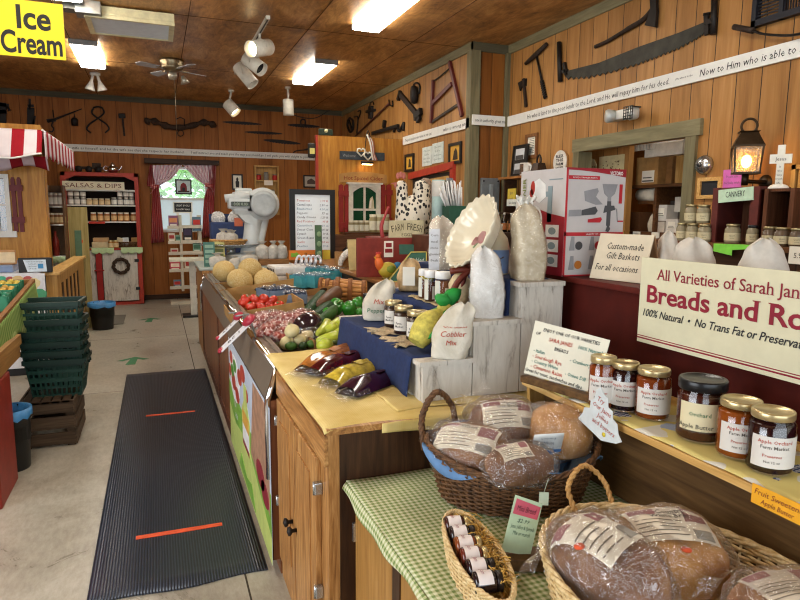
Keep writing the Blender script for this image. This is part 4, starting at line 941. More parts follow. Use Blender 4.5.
# ice cream freezer with poster, counter and small display
t = thing('freezer','white ice cream freezer with a cone poster on its front','freezer',(0,0,0))
fy = 6.78; fx1 = min(at(53,290,Y=fy).x,hx0-.025); fz = at(30,273,Y=fy).z
N().box(-2.4,fx1,fy,7.6,.08,fz,b=.02); mb.build('body',plain('#d8dde6',.35),t); N().box(-2.38,fx1-.04,fy+.03,7.55,0,.08); mb.build('plinth',BLACK,t)
N().box(-2.4,fx1-.25,fy+.1,7.6,fz,fz+.07,b=.015); mb.build('glass_lid',plain('#7f93b5',.25),t)
mb = MB()
P_ = lambda px,py: at(px,py,Y=fy-.004)
mb.m(0); q0,q1 = at(-10,273,Y=fy),at(52.5,366,Y=fy); mb.box(q0.x,q1.x-.01,fy-.003,fy-.001,q1.z,q0.z-.015); ps = mb.build('poster',plain('#e3e5ea',.5),t)
cl = ['#45b08c','#b55a56','#dcc08a','#e4d6a0','#4f9f78','#c97d7d','#77b8c9','#8a4a3a']
mb = MB(); mats_ = [plain(c,.6) for c in cl]
for i,(px,py,r) in enumerate(((2,281,5.5),(10,280,4),(18,281,6),(28,280,4.5),(34,283,5.5),(40,294,6),(25,290,4),(9,292,5),(15,305,7),(22,325,5),(18,340,6),(14,330,6),(30,310,5))):
    c = P_(px,py); R = r*mpp(c); mb.m([0,1,2,1,3,4,5,0,2,6,7,5,3][i])
    mb.prism([(R*math.cos(k*PI/8)*(1+.12*math.sin(k*2.3)),R*math.sin(k*PI/8)*(.9+.1*math.sin(k*3.1))) for k in range(16)],.001+.0004*i,TR(c.x,fy-.003,c.z) @ FACE)
    mb.m(2).prism([(-R*.5,-R*.8),(R*.5,-R*.8),(R*.1,-R*2),(-R*.1,-R*2)],.001,TR(c.x,fy-.003,c.z) @ FACE)
mb.build('print',mats_,ps)
a,b = at(17,258.5,Y=fy),at(52,272.5,Y=fy)
t = thing('display_screen','black framed display screen on top of the ice cream freezer','screen',(a.x,fy+.03,fz)); L = b.x-a.x; H = a.z-b.z
N().box(0,L,0,.05,0,H,b=.006); mb.build('bezel',BLACK,t)
N().prism([(L*.15,H*.88),(L*.82,H*.88),(L*.84,H*.06),(L*.26,H*.06)],.002,TR(0,.0,0) @ FACE); pn = mb.build('screen_panel',plain('#d5e2ec',.4),t)
N().m(0).box(L*.58,L*.74,-.004,-.002,H*.28,H*.6); mb.m(1)
for k in range(4): mb.text(['Like us on our page','for hours','and news','ask inside'][k],H*.09,None,TR(L*(.5 if k == 0 else .42),-.003,H*(.76-.16*k)) @ FACE,res=1)
mb.build('lettering',[plain('#3f8fc4',.5),INKBLUE],pn)
N().box(-.09,.09,0,.07,0,.14,b=.01); mb.m(1).box(-.09,.09,-.002,.0,.02,.12); one('snack_box',mb,[plain('#b98a5c',.6),plain('#dfc9a4',.6)],'cream patterned snack box on the freezer at the left edge','box',(at(4,262,Y=fy+.15).x,fy+.18,fz+.07))
# ---- stack of green shopping baskets on a slatted crate
bx,by = -.70,4.87
t = thing('wooden_crate','dark weathered slatted crate under the stack of green baskets','crate',(0,0,0))
c0 = at(29,446,Z=0); c1 = at(76,444,Z=0); x0,x1,y0,y1 = -.90,c1.x,c1.y,5.12; cz = .305
mb = MB()
for x in (x0,x1-.05):
    for y in (y0,y1-.03): mb.box(x,x+.05,y,y+.03,0,cz)
mb.build('corner_post',CRATEWOOD,t)
for k in range(3):
    z0 = .012+k*.112
    for y in (y0-.014,y1): N().box(x0,x1,y,y+.014,z0,z0+.085); mb.build('slat',CRATEWOOD,t)
    WSY = bpy.data.materials.get('weathered_slats_y') or wood('weathered_slats_y','#2e231a','#4f3f30','#665342','y',1.2,.75,.2)
    for x in (x1,x0-.014): N().box(x,x+.014,y0-.014,y1+.014,z0,z0+.085); mb.build('slat',WSY,t)
for k in range(5): N().box(x0+.004+k*.061,x0+.052+k*.061,y0-.014,y1+.014,cz,cz+.014); mb.build('top_slat',CRATEWOOD,t)
GB = plain('#143a30',.45,var=.1); GB2 = plain('#0f2c24',.5)
def shop_basket(label,z,full=True):
    t = thing('shopping_basket',label,'basket',(bx+.01,by,z),-.04,'green shopping baskets in one stack')
    w0,w1,d0,d1,h = .295,.36,.215,.265,.245      # bottom / top sizes
    mb = MB()
    def P(u,k,z_):                                      # point on side k at height fraction z_
        W = (w0+(w1-w0)*z_)/2; D = (d0+(d1-d0)*z_)/2
        return {0: V((W*u,-D,h*z_)),1: V((W,D*u,h*z_)),2: V((-W*u,D,h*z_)),3: V((-W,-D*u,h*z_))}[k]
    for k in range(4):
        n = 10 if k % 2 == 0 else 7
        for i in range(n+1):
            u = -1+2*i/n; mb.bar(P(u,k,0),P(u,k,.97),.011,.005,up=(P(u,k,.5)-P(u*.999,k,.5)).normalized() if False else ((0,1,0) if k % 2 == 0 else (1,0,0)))
        for zf,wd in ((.0,.02),(.46,.03),(.72,.018)): mb.bar(P(-1,k,zf),P(1,k,zf),.005 if k % 2 else .005,wd,up=(0,0,1))
    mb.box(-w0/2,w0/2,-d0/2,d0/2,0,.006)
    mb.build('lattice_body',GB,t)
    mb = MB()
    for k in range(4):
        a,b = P(-1.03,k,1),P(1.03,k,1); nrm = {0: V((0,-1,0)),1: V((1,0,0)),2: V((0,1,0)),3: V((-1,0,0))}[k]
        mb.bar(a+nrm*.008,b+nrm*.008,.022,.03,up=(0,0,1)); mb.bar(P(-1.03,k,.92),P(1.03,k,.92),.006,.025,up=(0,0,1))
    mb.build('rim',GB2,t)
    mb = MB()
    for s in (-1,1): mb.tube([(w1/2+.014,s*.03,h*.97),(w1/2+.02,s*.03,h*.9),(w1/2+.02,s*.03,h*.84)],.008,6)
    mb.build('hinge_lug',GB2,t)
    return t
zb = cz+.014
nm = ['lowest green shopping basket standing on the slatted crate','second green shopping basket from the bottom of the stack','third green shopping basket from the bottom of the stack','third green shopping basket from the top of the stack','second green shopping basket from the top of the stack','topmost green shopping basket of the stack']
zs = [zb,zb+.061,zb+.126,zb+.20,zb+.28,zb+.40]
p0 = shop_basket(nm[0],zs[0])
for k in range(1,6): dup(p0,(bx+.004*math.sin(k*2),by,zs[k]),-.06+.012*math.sin(k*3),nm[k])
def bin_(label,x,y,R,H,liner=True,sq=1.0):
    t = thing('waste_bin',label,'bin',(x,y,0),0,'black bins with blue liners')
    mb = MB(); mb.lathe([(0,0),(R*.78,0),(R*.8,.01),(R*.97,H*.95),(R,H*.96),(R,H),(R*.93,H),(R*.93,H*.5),(0,H*.5)],24); mb.build('body',BLACK,t)
    mb = MB(); rnd = random.Random(int(x*100)); hem = [.06+.05*rnd.random() for _ in range(24)]
    rings = [[mb.v(((R*q+.004*math.sin(k*3))*math.cos(2*PI*k/24),(R*q+.004*math.sin(k*3))*math.sin(2*PI*k/24),z if z is not None else H-hem[k]*H*1.6)) for k in range(24)] for q,z in ((.86,H*.7),(.92,H+.004),(1.05,H+.008),(1.06,None))]
    for i in range(3):
        for k in range(24): mb.f([rings[i][k],rings[i][(k+1) % 24],rings[i+1][(k+1) % 24],rings[i+1][k]],True)
    mb.build('liner',plain('#3f7fb5',.4,var=.15),t)
q = at(103,330,Z=0); bin_('black waste bin with blue liner beside the golden half wall',q.x-.005,q.y+.1,.165,.36)
q = at(20,470,Z=0); bin_('black waste bin with blue liner before the slatted crate',q.x-.045,q.y+.05,.12,.38)
a = at(117,321,Z=0)
N().box(-.13,.13,-.42,.42,0,.008); one('door_mat',mb,plain('#6f6a60',.9,vs_=60),'small grey mat on the floor before the weathered cabinet door','mat',(a.x-.03,a.y+.1,.001))
# ---- produce stand at the left edge
t = thing('produce_stand','red based produce stand with a cloth lined wooden tray at the left edge','stand',(0,0,0))
q = at(7,509,Z=0); rx1 = q.x-.02
N().box(-1.7,rx1,q.y,4.12,0,.665,b=.01); mb.build('red_base',plain('#8a2a1c',.5,var=.1),t)
N().box(-1.7,rx1-.01,q.y-.012,q.y,.02,.63); mb.build('pink_panel',plain('#a9505c',.6),t)
ty0,ty1,tz0,tz1,tx = 3.6,5.42,.80,.985,-.885
sl = math.atan2(tz1-tz0,ty1-ty0); TM = TR(0,ty0,tz0) @ RX(sl); TL = math.hypot(ty1-ty0,tz1-tz0)
mb = MB(TM); mb.box(-1.7,tx,0,TL,-.03,0); mb.box(tx-.03,tx,0,TL,0,.09); mb.box(-1.7,tx,TL-.03,TL,0,.09); mb.box(-1.7,tx,0,.03,0,.09); mb.box(-1.3,-1.27,.03,TL-.03,0,.08); mb.build('tray',wood('tray_boards','#6a4424','#8d6236','#a67a48','y',1.2,.5,.3),t)
SBM = wood('stand_boards','#7d5630','#a17743','#b98f58','y',1.2,.5,.3)
for k,(z0,z1) in enumerate(((.668,.745),(.75,.815))): N().box(-1.5,rx1-.0+.012*k-.01,3.70,4.5,z0,z1,b=.004); mb.build('side_board',SBM,t)
N().box(-1.66,-1.6,4.0,5.38,0,.8); mb.box(-1.6,-1.2,5.30,5.36,0,.92); mb.build('rear_support',SBM,t)
mb = MB(TM); mb.grid(lambda u,v: (tx+.004+.02*v+.006*math.sin(u*25)*v,.35+1.42*u,.075-.20*v*(1+.2*math.sin(u*12))),30,8,.004); mb.build('gingham_cloth',GING2,t)
GBX = plain('#2f7a5a',.6)
def berry_box(label,u,v,berries):
    p = TM @ V((tx-.13-u*.17,v,.014))
    t = thing('berry_basket',label,'basket',p,0,'green berry baskets on the left stand')
    t.rotation_euler = (sl,0,0); s = .072
    mb = MB(); mb.prism([(-s,-s),(s,-s),(s,s),(-s,s)],.006)
    for a_ in range(4):
        M = RZ(a_*PI/2); mb.prism([(-s,0),(s,0),(s*1.12,.1),(-s*1.12,.1)],.006,M @ TR(0,-s,0) @ RX(PI/2-.08))
    mb.build('box',GBX,t)
    fl = 'small fruit in the '+label.replace(' of the left stand',''); o = None; TMt = TM.to_3x3()
    for k in range(9):
        q = p+TMt @ V(((k % 3-1)*.045,(k//3-1)*.045,.082+.012*(k % 2)))
        if o is None: mb = MB(); mb.ball((0,0,0),.0218,.0215,.021,sub=2,wob=.08,seed=3); o = one('small_fruit',mb,plain(berries,.4),fl,'fruit',q,0,'fruit in the '+label.split(',')[0])
        else: dup(o,q,k*1.3)
k = 0
for u,v,c,lab in ((0,1.62,'#c9b04a','green basket at the far corner of the left stand'),(1,1.62,'#a85a3a','green basket second from the rail in the far row'),(0,1.42,'#c9a04a','green basket by the rail in the middle row'),(1,1.42,'#8f4a35','green basket second from the rail in the middle row'),(0,1.22,'#2e7a5c','green basket by the rail in the near row'),(1,1.22,'#b98a3a','green basket at the left photo edge in the near row')): berry_box(lab,u,v,c)
# ------------------------------------------------------------------ cider booth partition and the long back counter
PY = 8.75
def pp(px,py,out=0): return at(px,py,Y=PY-out)
px0 = pp(318,135).x
N().box(px0,X1,PY,PY+.04,0,pp(318,135).z); struct('wall_booth',mb,wood('booth_ply','#8a5317','#b67a2b','#cf9843','z',.6,.45,.3))
N().box(px0-.035,px0,PY-.01,PY+.05,0,pp(318,135).z); struct('trim_8',mb,plain('#a83423',.5))
a,b = pp(348,184),pp(379.5,226)
t = thing('booth_window','small white framed window with dark green panes in the cider booth','window',(a.x,PY,b.z)); L,H = b.x-a.x,a.z-b.z
mb = MB(); w_ = L*.13; ar = lambda x: H*(.90+.06*math.sin(x*PI))
mb.box(0,w_,-.05,0,0,H); mb.box(L-w_,L,-.05,0,0,H); mb.box(w_,L-w_,-.05,0,H*.93,H); mb.box(w_,L-w_,-.05,0,0,H*.05); mb.box(L*.5-.015,L*.5+.015,-.035,0,H*.05,H*.93); mb.box(w_,L-w_,-.035,0,H*.37,H*.42); mb.box(-.03,L+.03,-.07,0,H,H*1.04)
for s in (0,1): x0 = w_ if s == 0 else L*.5+.015; x1 = L*.5-.015 if s == 0 else L-w_; mb.prism([(x0,H*.93),(x0,H*.78)]+[(x0+(x1-x0)*k/8,H*(.78+.13*math.sin(PI*.5*(k/8 if s == 0 else 1-k/8))+.02)) for k in range(9)]+[(x1,H*.93)],.03,TR(0,0,0) @ FACE)
mb.build('frame',plain('#d9d2c2',.5),t)
N().box(w_,L-w_,-.012,-.004,H*.05,H*.93); pn = mb.build('pane',plain('#17432a',.15),t)
N().prism([(L*.64,H*.42),(L*.82,H*.42),(L*.8,H*.6),(L*.76,H*.72),(L*.68,H*.66)],.003,TR(0,-.013,0) @ FACE); mb.m(1).prism([(L*.66,H*.44),(L*.72,H*.44),(L*.74,H*.66),(L*.67,H*.6)],.003,TR(0,-.0165,0) @ FACE); mb.build('bottle_print',[plain('#cdbf9b',.6),plain('#e7e2d2',.6)],pn)
for c0,c1,lab in (((338.5,184),(349,232),'red plank shutter left of the small booth window'),((380,184),(391,226),'red plank shutter right of the small booth window')):
    a,b = pp(*c0),pp(*c1); L2,H2 = b.x-a.x,a.z-b.z
    t = thing('shutter',lab,'shutter',(a.x,PY,b.z),0,'red shutters of the booth window')
    for x0,x1 in ((0,.44),(.54,.98)): N().prism([(L2*x0,0),(L2*x1,0),(L2*x1,H2*.97),(L2*(x0+x1)/2,H2),(L2*x0,H2*.97)],.02,FACE); mb.build('plank',plain('#93251d',.55),t)
    for z in (.08,.74): N().box(-.01,L2+.01,-.04,-.02,H2*z,H2*(z+.12)); mb.build('crosspiece',plain('#93251d',.55),t)
a,b = pp(339,171),pp(386,183.5)
t = thing('arched_sign','arched wooden hot spiced cider sign above the booth window','sign',(a.x,PY,b.z)); L,H = b.x-a.x,a.z-b.z
N().prism([(0,0),(L,0),(L,H*.75),(L*.95,H*.8)]+[(L*(.86-.72*k/12),H*(.86+.14*math.sin(PI*k/12))) for k in range(13)]+[(L*.05,H*.8),(0,H*.75)],.03,FACE); mb.build('board',plain('#b08348',.6,var=.15,vs_=5),t)
N().text('Hot Spiced Cider',H*.36,L*.82,TR(L*.5,-.0315,H*.42) @ FACE,bold=.01); mb.build('lettering',plain('#8a3c26',.7),t)
a,b = pp(339.5,151),pp(384,161)
t = thing('slate_plaque','long grey slate plaque with two white hearts hung on the booth','plaque',(a.x,PY,b.z)); L,H = b.x-a.x,a.z-b.z
N().box(0,L,-.025,0,0,H); mb.build('board',plain('#3c4247',.7,var=.15),t)
N().text('Welcome',H*.4,L*.28,TR(L*.2,-.0265,H*.5) @ FACE,shear=.2); mb.build('lettering',plain('#8c8f8c',.7),t)
hs = [(0,-.06),(.06,.0),(.052,.04),(.022,.05),(0,.028),(-.022,.05),(-.052,.04),(-.06,.0)]
for s,z in ((-.06,.06),(.04,.01)):
    N().tube([(L*.55+s+x,-.04-.01*(s > 0),z+.05+y) for x,y in hs],.012,6,closed=True); mb.build('heart',plain('#e6e0cc',.5),t)
mb = MB()
for k,c_ in enumerate((0,1,0,1)): mb.m(c_); mb.tube(curve([(L*.60+.02*k,-.03,.36-.02*k),(L*.66+.015*k,-.05,.24),(L*.7+.01*k,-.05,.1),(L*.72+.02*k,-.05,-.0)],4),.014,6)
mb.build('ribbon',[plain('#dcd8cc',.7),plain('#b06a55',.7)],t)
N().tube(curve([(L*.55,-.02,H),(L*.58,-.02,.3),(L*.62,-.03,.42),(L*.68,-.03,.3)],4),.007,5); mb.build('hook',IRON,t)
# warm light under the plaque
t = thing('picture_light','small lamp under the slate plaque washing the booth boards warm','lamp',pp(365,163)); t.location.y = PY
N().tube([(-.09,-.10,-.005),(.09,-.10,-.005)],.022,8); mb.tube([(0,-.10,.0),(0,-.0,.015)],.01,6); mb.build('shade',IRON,t)
N().tube([(-.075,-.10,-.022),(.075,-.10,-.022)],.012,8); mb.build('bulb',emit('warm_bulb','#ffd390',22),t)
# top of the booth oddments
N().box(-.1,.1,0,.06,0,.09,b=.01); mb.m(1).ball((0,.0,.06),.03,.02,.025,sub=2); one('tin_ornament',mb,[plain('#23301f',.6),plain('#d8cf9a',.6)],'small dark green tin on top of the booth boards','ornament',(pp(326,133).x,PY-.01,pp(318,135).z+.0005))
a = pp(316,152)
N().box(-.05,.05,-.02,.06,0,.2,b=.02); mb.m(1).box(-.035,.035,-.024,-.02,.05,.13); one('string_lantern',mb,[plain('#27231a',.6),plain('#d9cf74',.6)],'small black box with a yellow face beside the booth edge','lantern',(px0-.09,PY+.0,a.z-.08))
# jars on a ledge below the booth window
a,b = pp(347,231),pp(389,236)
N().box(a.x-.1,b.x+.08,-.24,0,-.03,0); one('jar_ledge',mb,wood('ledge_wood','#3a2213','#54331d','#6b4527','x',1,.5,.3),'dark wooden ledge of jars under the booth window','ledge',(0,PY,pp(368,232).z))
lz = pp(368,232).z
R1 = .055
make_row('cider_jar','jar',small_jar(plain('#cfc8ae',.4),plain('#8b7c54',.3),plain('#d9d3bd',.6),.047,.17),[(pp(px,230).x,PY-.1,lz) for px in (349.5,354.5,359.5,364.5)],ordl(4,'small cream labelled jar','on the ledge under the booth window'),'cream jars on the booth ledge')
make_row('cider_jar','jar',small_jar(plain('#d8d2b8',.4),plain('#a89a6c',.3),plain('#e0dac2',.6),.06,.26),[(pp(px,230).x,PY-.15,lz) for px in (370,376,382)],ordl(3,'taller cream labelled jar','at the right of the booth ledge'),'cream jars on the booth ledge')
# booth cabinet below
t = thing('booth_cabinet','dark brown wooden cabinet with an arched opening under the booth ledge','cabinet',(0,0,0))
cx0,cx1 = pp(322,250).x,X1-.3
N().box(cx0,cx1,PY-.34,PY-.001,0,lz-.03-.001); mb.build('body',wood('booth_dark','#3b2213','#5b3820','#70482b','x',1,.5,.3),t)
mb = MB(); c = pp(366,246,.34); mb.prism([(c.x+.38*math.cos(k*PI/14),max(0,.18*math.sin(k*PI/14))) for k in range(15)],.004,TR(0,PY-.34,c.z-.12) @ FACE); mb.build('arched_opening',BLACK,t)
# ---- long brown counter behind the produce case
bz = 1.10; bx0 = 1.50
t = thing('back_counter','long brown counter with a dark front behind the produce case','counter',(0,0,0))
N().box(bx0,2.25,2.95,7.35,bz-.03,bz,b=.006); mb.build('countertop',wood('counter_brown','#6d4322','#8f5f33','#a87a48','y',1.2,.45,.35),t)
N().box(bx0+.02,2.2,2.97,7.33,0,bz-.03); mb.build('base',wood('counter_dark','#20140c','#35231a','#463025','y',1.0,.5,.3),t)
# whiteboard menu
wy = 6.55
a,b = at(289.5,187,Y=wy),at(335.5,256,Y=wy); L,H = b.x-a.x,a.z-b.z
t = thing('menu_board','black framed whiteboard price list standing on the back counter','menu board',(a.x,wy,bz),0)
H = a.z-bz-.02; w_ = .055
N().box(0,L,0,.04,.0,w_+.02); mb.box(0,L,0,.04,H-w_,H); mb.box(0,w_,0,.04,w_+.02,H-w_); mb.box(L-w_,L,0,.04,w_+.02,H-w_); mb.build('frame',BLACK,t)
N().box(w_,L-w_,.012,.02,w_+.02,H-w_); bp = mb.build('whiteboard',plain('#e8f0f4',.3,var=.02),t)
mb = MB(); rows = [('Tomatoes','1.99 lb',1),('Cantaloupe','2.50 ea',0),('Blueberries','4.00 pt',2),('Peppers','.75 ea',3),('Candy Onions','1.29 lb',3),('Red Potatoes','.99 lb',1),('Cucumbers','.60 ea',2),('Sweet Corn','5.00 dz',0),('Squash','1.19 lb',3),('Green Beans','1.99 lb',0),('Garlic','.50 ea',1),('Peaches','2.29 lb',2)]
for k,(p_,q_,c_) in enumerate(rows):
    z = H-w_-.06-k*(H-2*w_-.1)/12; mb.m(c_); mb.text(p_,.026,None,TR(w_+.02,.011,z) @ FACE,'L',.15,res=1); mb.text(q_,.024,None,TR(L-w_-.02,.011,z-.004) @ FACE,'R',.15,res=1)
mb.build('lettering',[INKBLUE,plain('#b5473d',.8),plain('#5b86a0',.8),plain('#39404f',.8)],bp)
a2,b2 = at(289,252,Y=wy-.1),at(327,262,Y=wy-.1)
t = thing('price_sign','orange Peaches card with green arrow below the menu board','sign',(a2.x,wy-.1,bz)); L = b2.x-a2.x; H = .1
N().box(0,L,0,.006,0,H); mb.build('card',plain('#dd7f33',.7,var=.03),t)
N().text('Peaches',.05,L*.45,TR(L*.62,-.001,H*.5) @ FACE,shear=.15); mb.build('lettering',plain('#6b4a1d',.8),t)
N().prism([(.02,.03),(.02,.07),(.07,.07),(.07,.085),(.12,.05),(.07,.015),(.07,.03)],.002,TR(0,-.001,0) @ FACE); mb.build('arrow',plain('#7fae3a',.7),t)
a2,b2 = at(315,225,Y=wy-.2),at(322,258,Y=wy-.2)
N().box(-.035,.035,0,.02,0,a2.z-bz,RX(-.05)); mb.m(1)
for k in range(3): mb.ball((0,-.006,.07+k*.1),.025,.008,.03,sub=2)
one('bookmark_strip',mb,[plain('#4c6b4c',.6),plain('#7f9a72',.6)],'green printed strip leaning before the menu board','bookmark',((a2.x+b2.x)/2,wy-.22,bz))
N().box(-.04,.04,0,.01,0,.1); one('yellow_tag',mb,plain('#cdb93f',.6),'small yellow green card right of the orange Peaches card','card',(at(325,255,Y=wy-.05).x,wy-.12,bz))
# tickets hanging on the counter front
a = at(327,262,X=bx0); N().box(-.005,0,-.075,.075,-.10,.03); o = one('price_ticket',mb,plain('#d3dae2',.7),'white price ticket hanging on the dark counter front','ticket',(bx0-.001,a.y,bz-.035)); N().text('$4.00',.04,None,TR(-.006,0,-.03) @ RZ(RW) @ FACE,shear=.1); mb.build('lettering',INKBLUE,o)
# speckled horn shaped basket and wood box
a = at(348,262,X=1.62)
t = thing('wooden_box','small open wooden box on the back counter, right of the menu board','box',(1.56,a.y,bz),0); mb = MB(); W = .34; mb.box(0,W,0,.02,0,.13); mb.box(0,W,.22,.24,0,.13); mb.box(0,.02,.02,.22,0,.13); mb.box(W-.02,W,.02,.22,0,.13); mb.box(.02,W-.02,.02,.22,0,.015); mb.build('case',wood('tan_box','#7d552b','#9f7442','#b98d58','x',1.2,.6,.3),t)
bxy = a.y
N().tube(curve([(-.12,0,.0),(-.09,0,.10),(.0,.0,.19),(.12,.0,.22),(.2,0,.18)],6),[.035,.037,.039,.04,.042,.044,.046,.048,.05,.052,.053,.054,.055,.055,.055,.055,.054,.052,.05,.047,.044,.04,.035,.03,.02],10); one('speckled_gourd',mb,plain('#cfc8bd',.6,var=.3,vs_=40),'white speckled curved gourd arching over the small wooden box','gourd',(1.60,a.y-.06,bz+.021)).scale = (.6,)*3
for i,x in enumerate((.14,.25)):
    t = thing('twig_basket',('brown twig basket','darker brown twig basket')[i]+' in the small wooden box on the back counter','basket',(1.58+x,bxy+.12,bz+.017),0,'twig baskets in the wooden box'); wicker('twig_basket',t,.06,.06,.2,WICK_D,1.2,7,14,.007,.01)
a = at(358,266,X=1.6); N().box(-.1,.1,0,.008,0,.27,RX(-.2)); o = one('recipe_card',mb,plain('#c9b57c',.7),'tan picture card leaning against the red board on the back counter','card',(1.64,a.y+.06,bz)); N().ball((.05,-.0,.06),.04,.006,.04,RX(-.2),2); mb.build('berry_print',plain('#b0483a',.6),o)
# red board and rooster
ry = 4.55
a,b = at(357,238,Y=ry),at(411,275,Y=ry)
t = thing('red_board','brick red wooden board standing on the back counter below the farm fresh sign','panel',(a.x,ry,bz)); L = b.x-a.x; HR = a.z-bz
N().box(0,L+.02,0,.03,0,HR,b=.006); mb.box(.20,L+.10,.03,.40,0,HR); mb.build('box_front',plain('#7c2c22',.55,var=.12),t)
a2,b2 = at(384,241,Y=ry),at(393,257,Y=ry); N().box(a2.x,b2.x,ry-.004,ry-.001,b2.z,a2.z); o = one('info_card',mb,PAPER,'white card with two red squares on the brick red board','card')
mb = MB(); w3 = b2.x-a2.x; h3 = a2.z-b2.z; mb.box(a2.x+w3*.18,b2.x-w3*.18,ry-.006,ry-.004,b2.z+h3*.62,b2.z+h3*.88); mb.box(a2.x+w3*.1,b2.x-w3*.1,ry-.006,ry-.004,b2.z+h3*.28,b2.z+h3*.52); mb.build('print',plain('#8a2226',.6),o)
a = at(380,277,X=1.66); yr = min(a.y,4.42)
t = thing('toy_rooster','colourful toy rooster on the back counter before the red board','ornament',(1.60,yr-.02,bz)); t.scale = (.68,)*3
s_ = 1.0
N().ball((.03,0,.10),.11,.07,.09,sub=3); mb.build('body',plain('#b09a2e',.5),t)
N().ball((-.07,0,.17),.05,.045,.085,RY(-.25),3); mb.build('neck',plain('#d6662a',.5),t)
N().ball((-.085,0,.25),.032,.03,.034,sub=2); mb.m(1).prism([(-.02,0),(.0,-.03),(.01,.0)],.012,TR(-.115,.006,.25) @ FACE); mb.m(2)
for k in range(3): mb.ball((-.10+k*.022,0,.285-.004*abs(k-1)),.013,.006,.02,sub=2)
mb.build('head',[plain('#d6662a',.5),plain('#d8b13c',.5),plain('#b3342c',.5)],t)
N().ball((.14,0,.12),.06,.035,.07,RY(.4),3); mb.build('tail',plain('#2f6c8f',.5),t)
N().ball((.05,-.06,.11),.06,.02,.045,sub=2); mb.build('wing',plain('#7f8a2c',.5),t)
N().lathe([(0,0),(.06,0),(.05,.02),(0,.02)],16,TR(.02,0,0)); mb.build('stand',plain('#7a6a35',.5),t)
N().prism([(-.1,0),(.12,0),(.03,.2),(-.02,.22)],.02,FACE); mb.m(1)
for x,z in ((-.03,.05),(.02,.12),(.05,.04)): mb.ball((x,-.022,z),.022,.004,.022,sub=2)
one('toy_house',mb,[plain('#8fb88a',.6),plain('#cfd36a',.6)],'pale green triangular toy left of the toy rooster','ornament',(1.575,yr+.17,bz))
# farm fresh sign and speckled hen
a,b = at(388.5,220,Y=4.6),at(423,241,Y=4.6); L = b.x-a.x; z0 = bz+HR
t = thing('farm_fresh_sign','cream FARM FRESH wooden sign standing on the brick red board','sign',(a.x,ry+.03,z0)); H = a.z-z0
N().prism([(0,0),(L,0),(L*.995,H),(.01*L,H*.97)],.02,TR(0,.02,0) @ FACE); mb.build('board',plain('#c9bd98',.7,var=.1),t)
mb = MB()
for k,ch in enumerate('FARM FRESH'):
    if ch != ' ': u = (k+.5)/10; mb.text(ch,H*.40,L*.075,TR(L*(.05+.9*u),-.001,H*(.48+.16*math.sin(PI*u))) @ RY(-(.5-u)*.5) @ FACE)
mb.text('EGGS',H*.2,L*.3,TR(L*.5,-.001,H*.17) @ FACE); mb.build('lettering',plain('#4a3f2a',.8),t)
N().tube(curve([(0,0,.0),(-.01,0,.09),(.02,0,.17),(.05,0,.24)],5),[.016]*8+[.010]*8,8); one('red_pepper_ornament',mb,plain('#a33a3a',.4),'slim red ornament at the left end of the farm fresh sign','ornament',(a.x-.045,ry+.06,z0+.0))
def speck():
    t = NT('speckled_hen_paint'); v = t.add('ShaderNodeTexVoronoi'); v.inputs['Scale'].default_value = 34; t.ln(t.co((1,1,.75)),v.inputs['Vector'])
    return t.out(t.ramp(v.outputs['Distance'],[(.36,'#1a1714'),(.44,'#d8cfbc')]),.5)
SPK = speck()
a,b = at(398,170,Y=4.75),at(432,241,Y=4.75); hb = z0; sc2 = (a.z-hb)
t = thing('speckled_hen','tall black and white speckled hen figure behind the farm fresh sign','ornament',(at(415,230,Y=4.75).x,ry+.22,hb)); k = sc2/.42
mb = MB()
A = [(-.05,0,.0),(-.06,0,.08),(-.075,0,.17),(-.085,0,.25),(-.09,0,.31),(-.095,0,.355)]
mb.tube([V(p)*k for p in curve(A,5)],[x*k for x in ([.075]*6+[.07,.066,.062,.058,.054,.05,.046,.043,.041,.039,.038,.037,.037,.038]+[.039,.038,.036,.032,.026,.015])],14)
mb.ball(V((.0,0,.10))*k,.115*k,.075*k,.17*k,sub=3); mb.build('body',SPK,t)
N().tube([V(p)*k for p in curve([(.02,0,.06),(.04,0,.16),(.05,0,.27),(.055,0,.33),(.065,0,.36)],5)],[x*k for x in ([.07]*8+[.06]*5+[.05]*4+[.035,.028,.02,.01])],12); mb.build('tail',SPK,t)
N().tube([V(p)*k for p in curve([(.05,.03,.05),(.10,.03,.14),(.115,.03,.25),(.09,.03,.34),(.06,.03,.36)],5)],[x*k for x in ([.05]*12+[.04]*5+[.03,.025,.02,.01])],12); mb.build('tail_feather',plain('#8a7361',.6,var=.35,vs_=40),t)
mb = MB()
for q in range(3): mb.ball(V((-.115+q*.02,0,.385+.006*(q == 1)))*k,.014*k,.008*k,.022*k,sub=2)
mb.prism([(-.13*k,.345*k),(-.165*k,.335*k),(-.13*k,.33*k)],.012,TR(0,.006,0) @ FACE); mb.ball(V((-.13,0,.325))*k,.012*k,.008*k,.02*k,sub=2); mb.build('comb',plain('#b3685c',.6),t)
# red framed pass-through on the far right wall with goods behind it
t,f = wallthing('red_shelf_frame','red framed wall shelf of bags behind the speckled hen','shelf','r1',411,175)
a,b = f(412,174.5),f(455.5,163.5); zl = f(455,215).z
N().bar(f(411,176.5,.02),f(456,165,.02),.09,.05,up=(0,1,0)); mb.bar(f(454.3,168,.02),f(454.3,205,.02),.08,.05,up=(0,1,0)); mb.build('red_frame',plain('#a83423',.5),t)
x0,x1 = f(413,180).x,f(453,180).x
N().box(x0,x1,-.006,0,zl-.6,a.z-.03); mb.build('back_panel',plain('#2c2119',.8),t)
N().box(x0,x1,-.22,-.006,zl-.62,zl-.6); mb.bar(f(436,181,.08),f(454,178,.08),.05,.03,up=(0,1,0)); mb.build('shelf',PINE_Z,t)
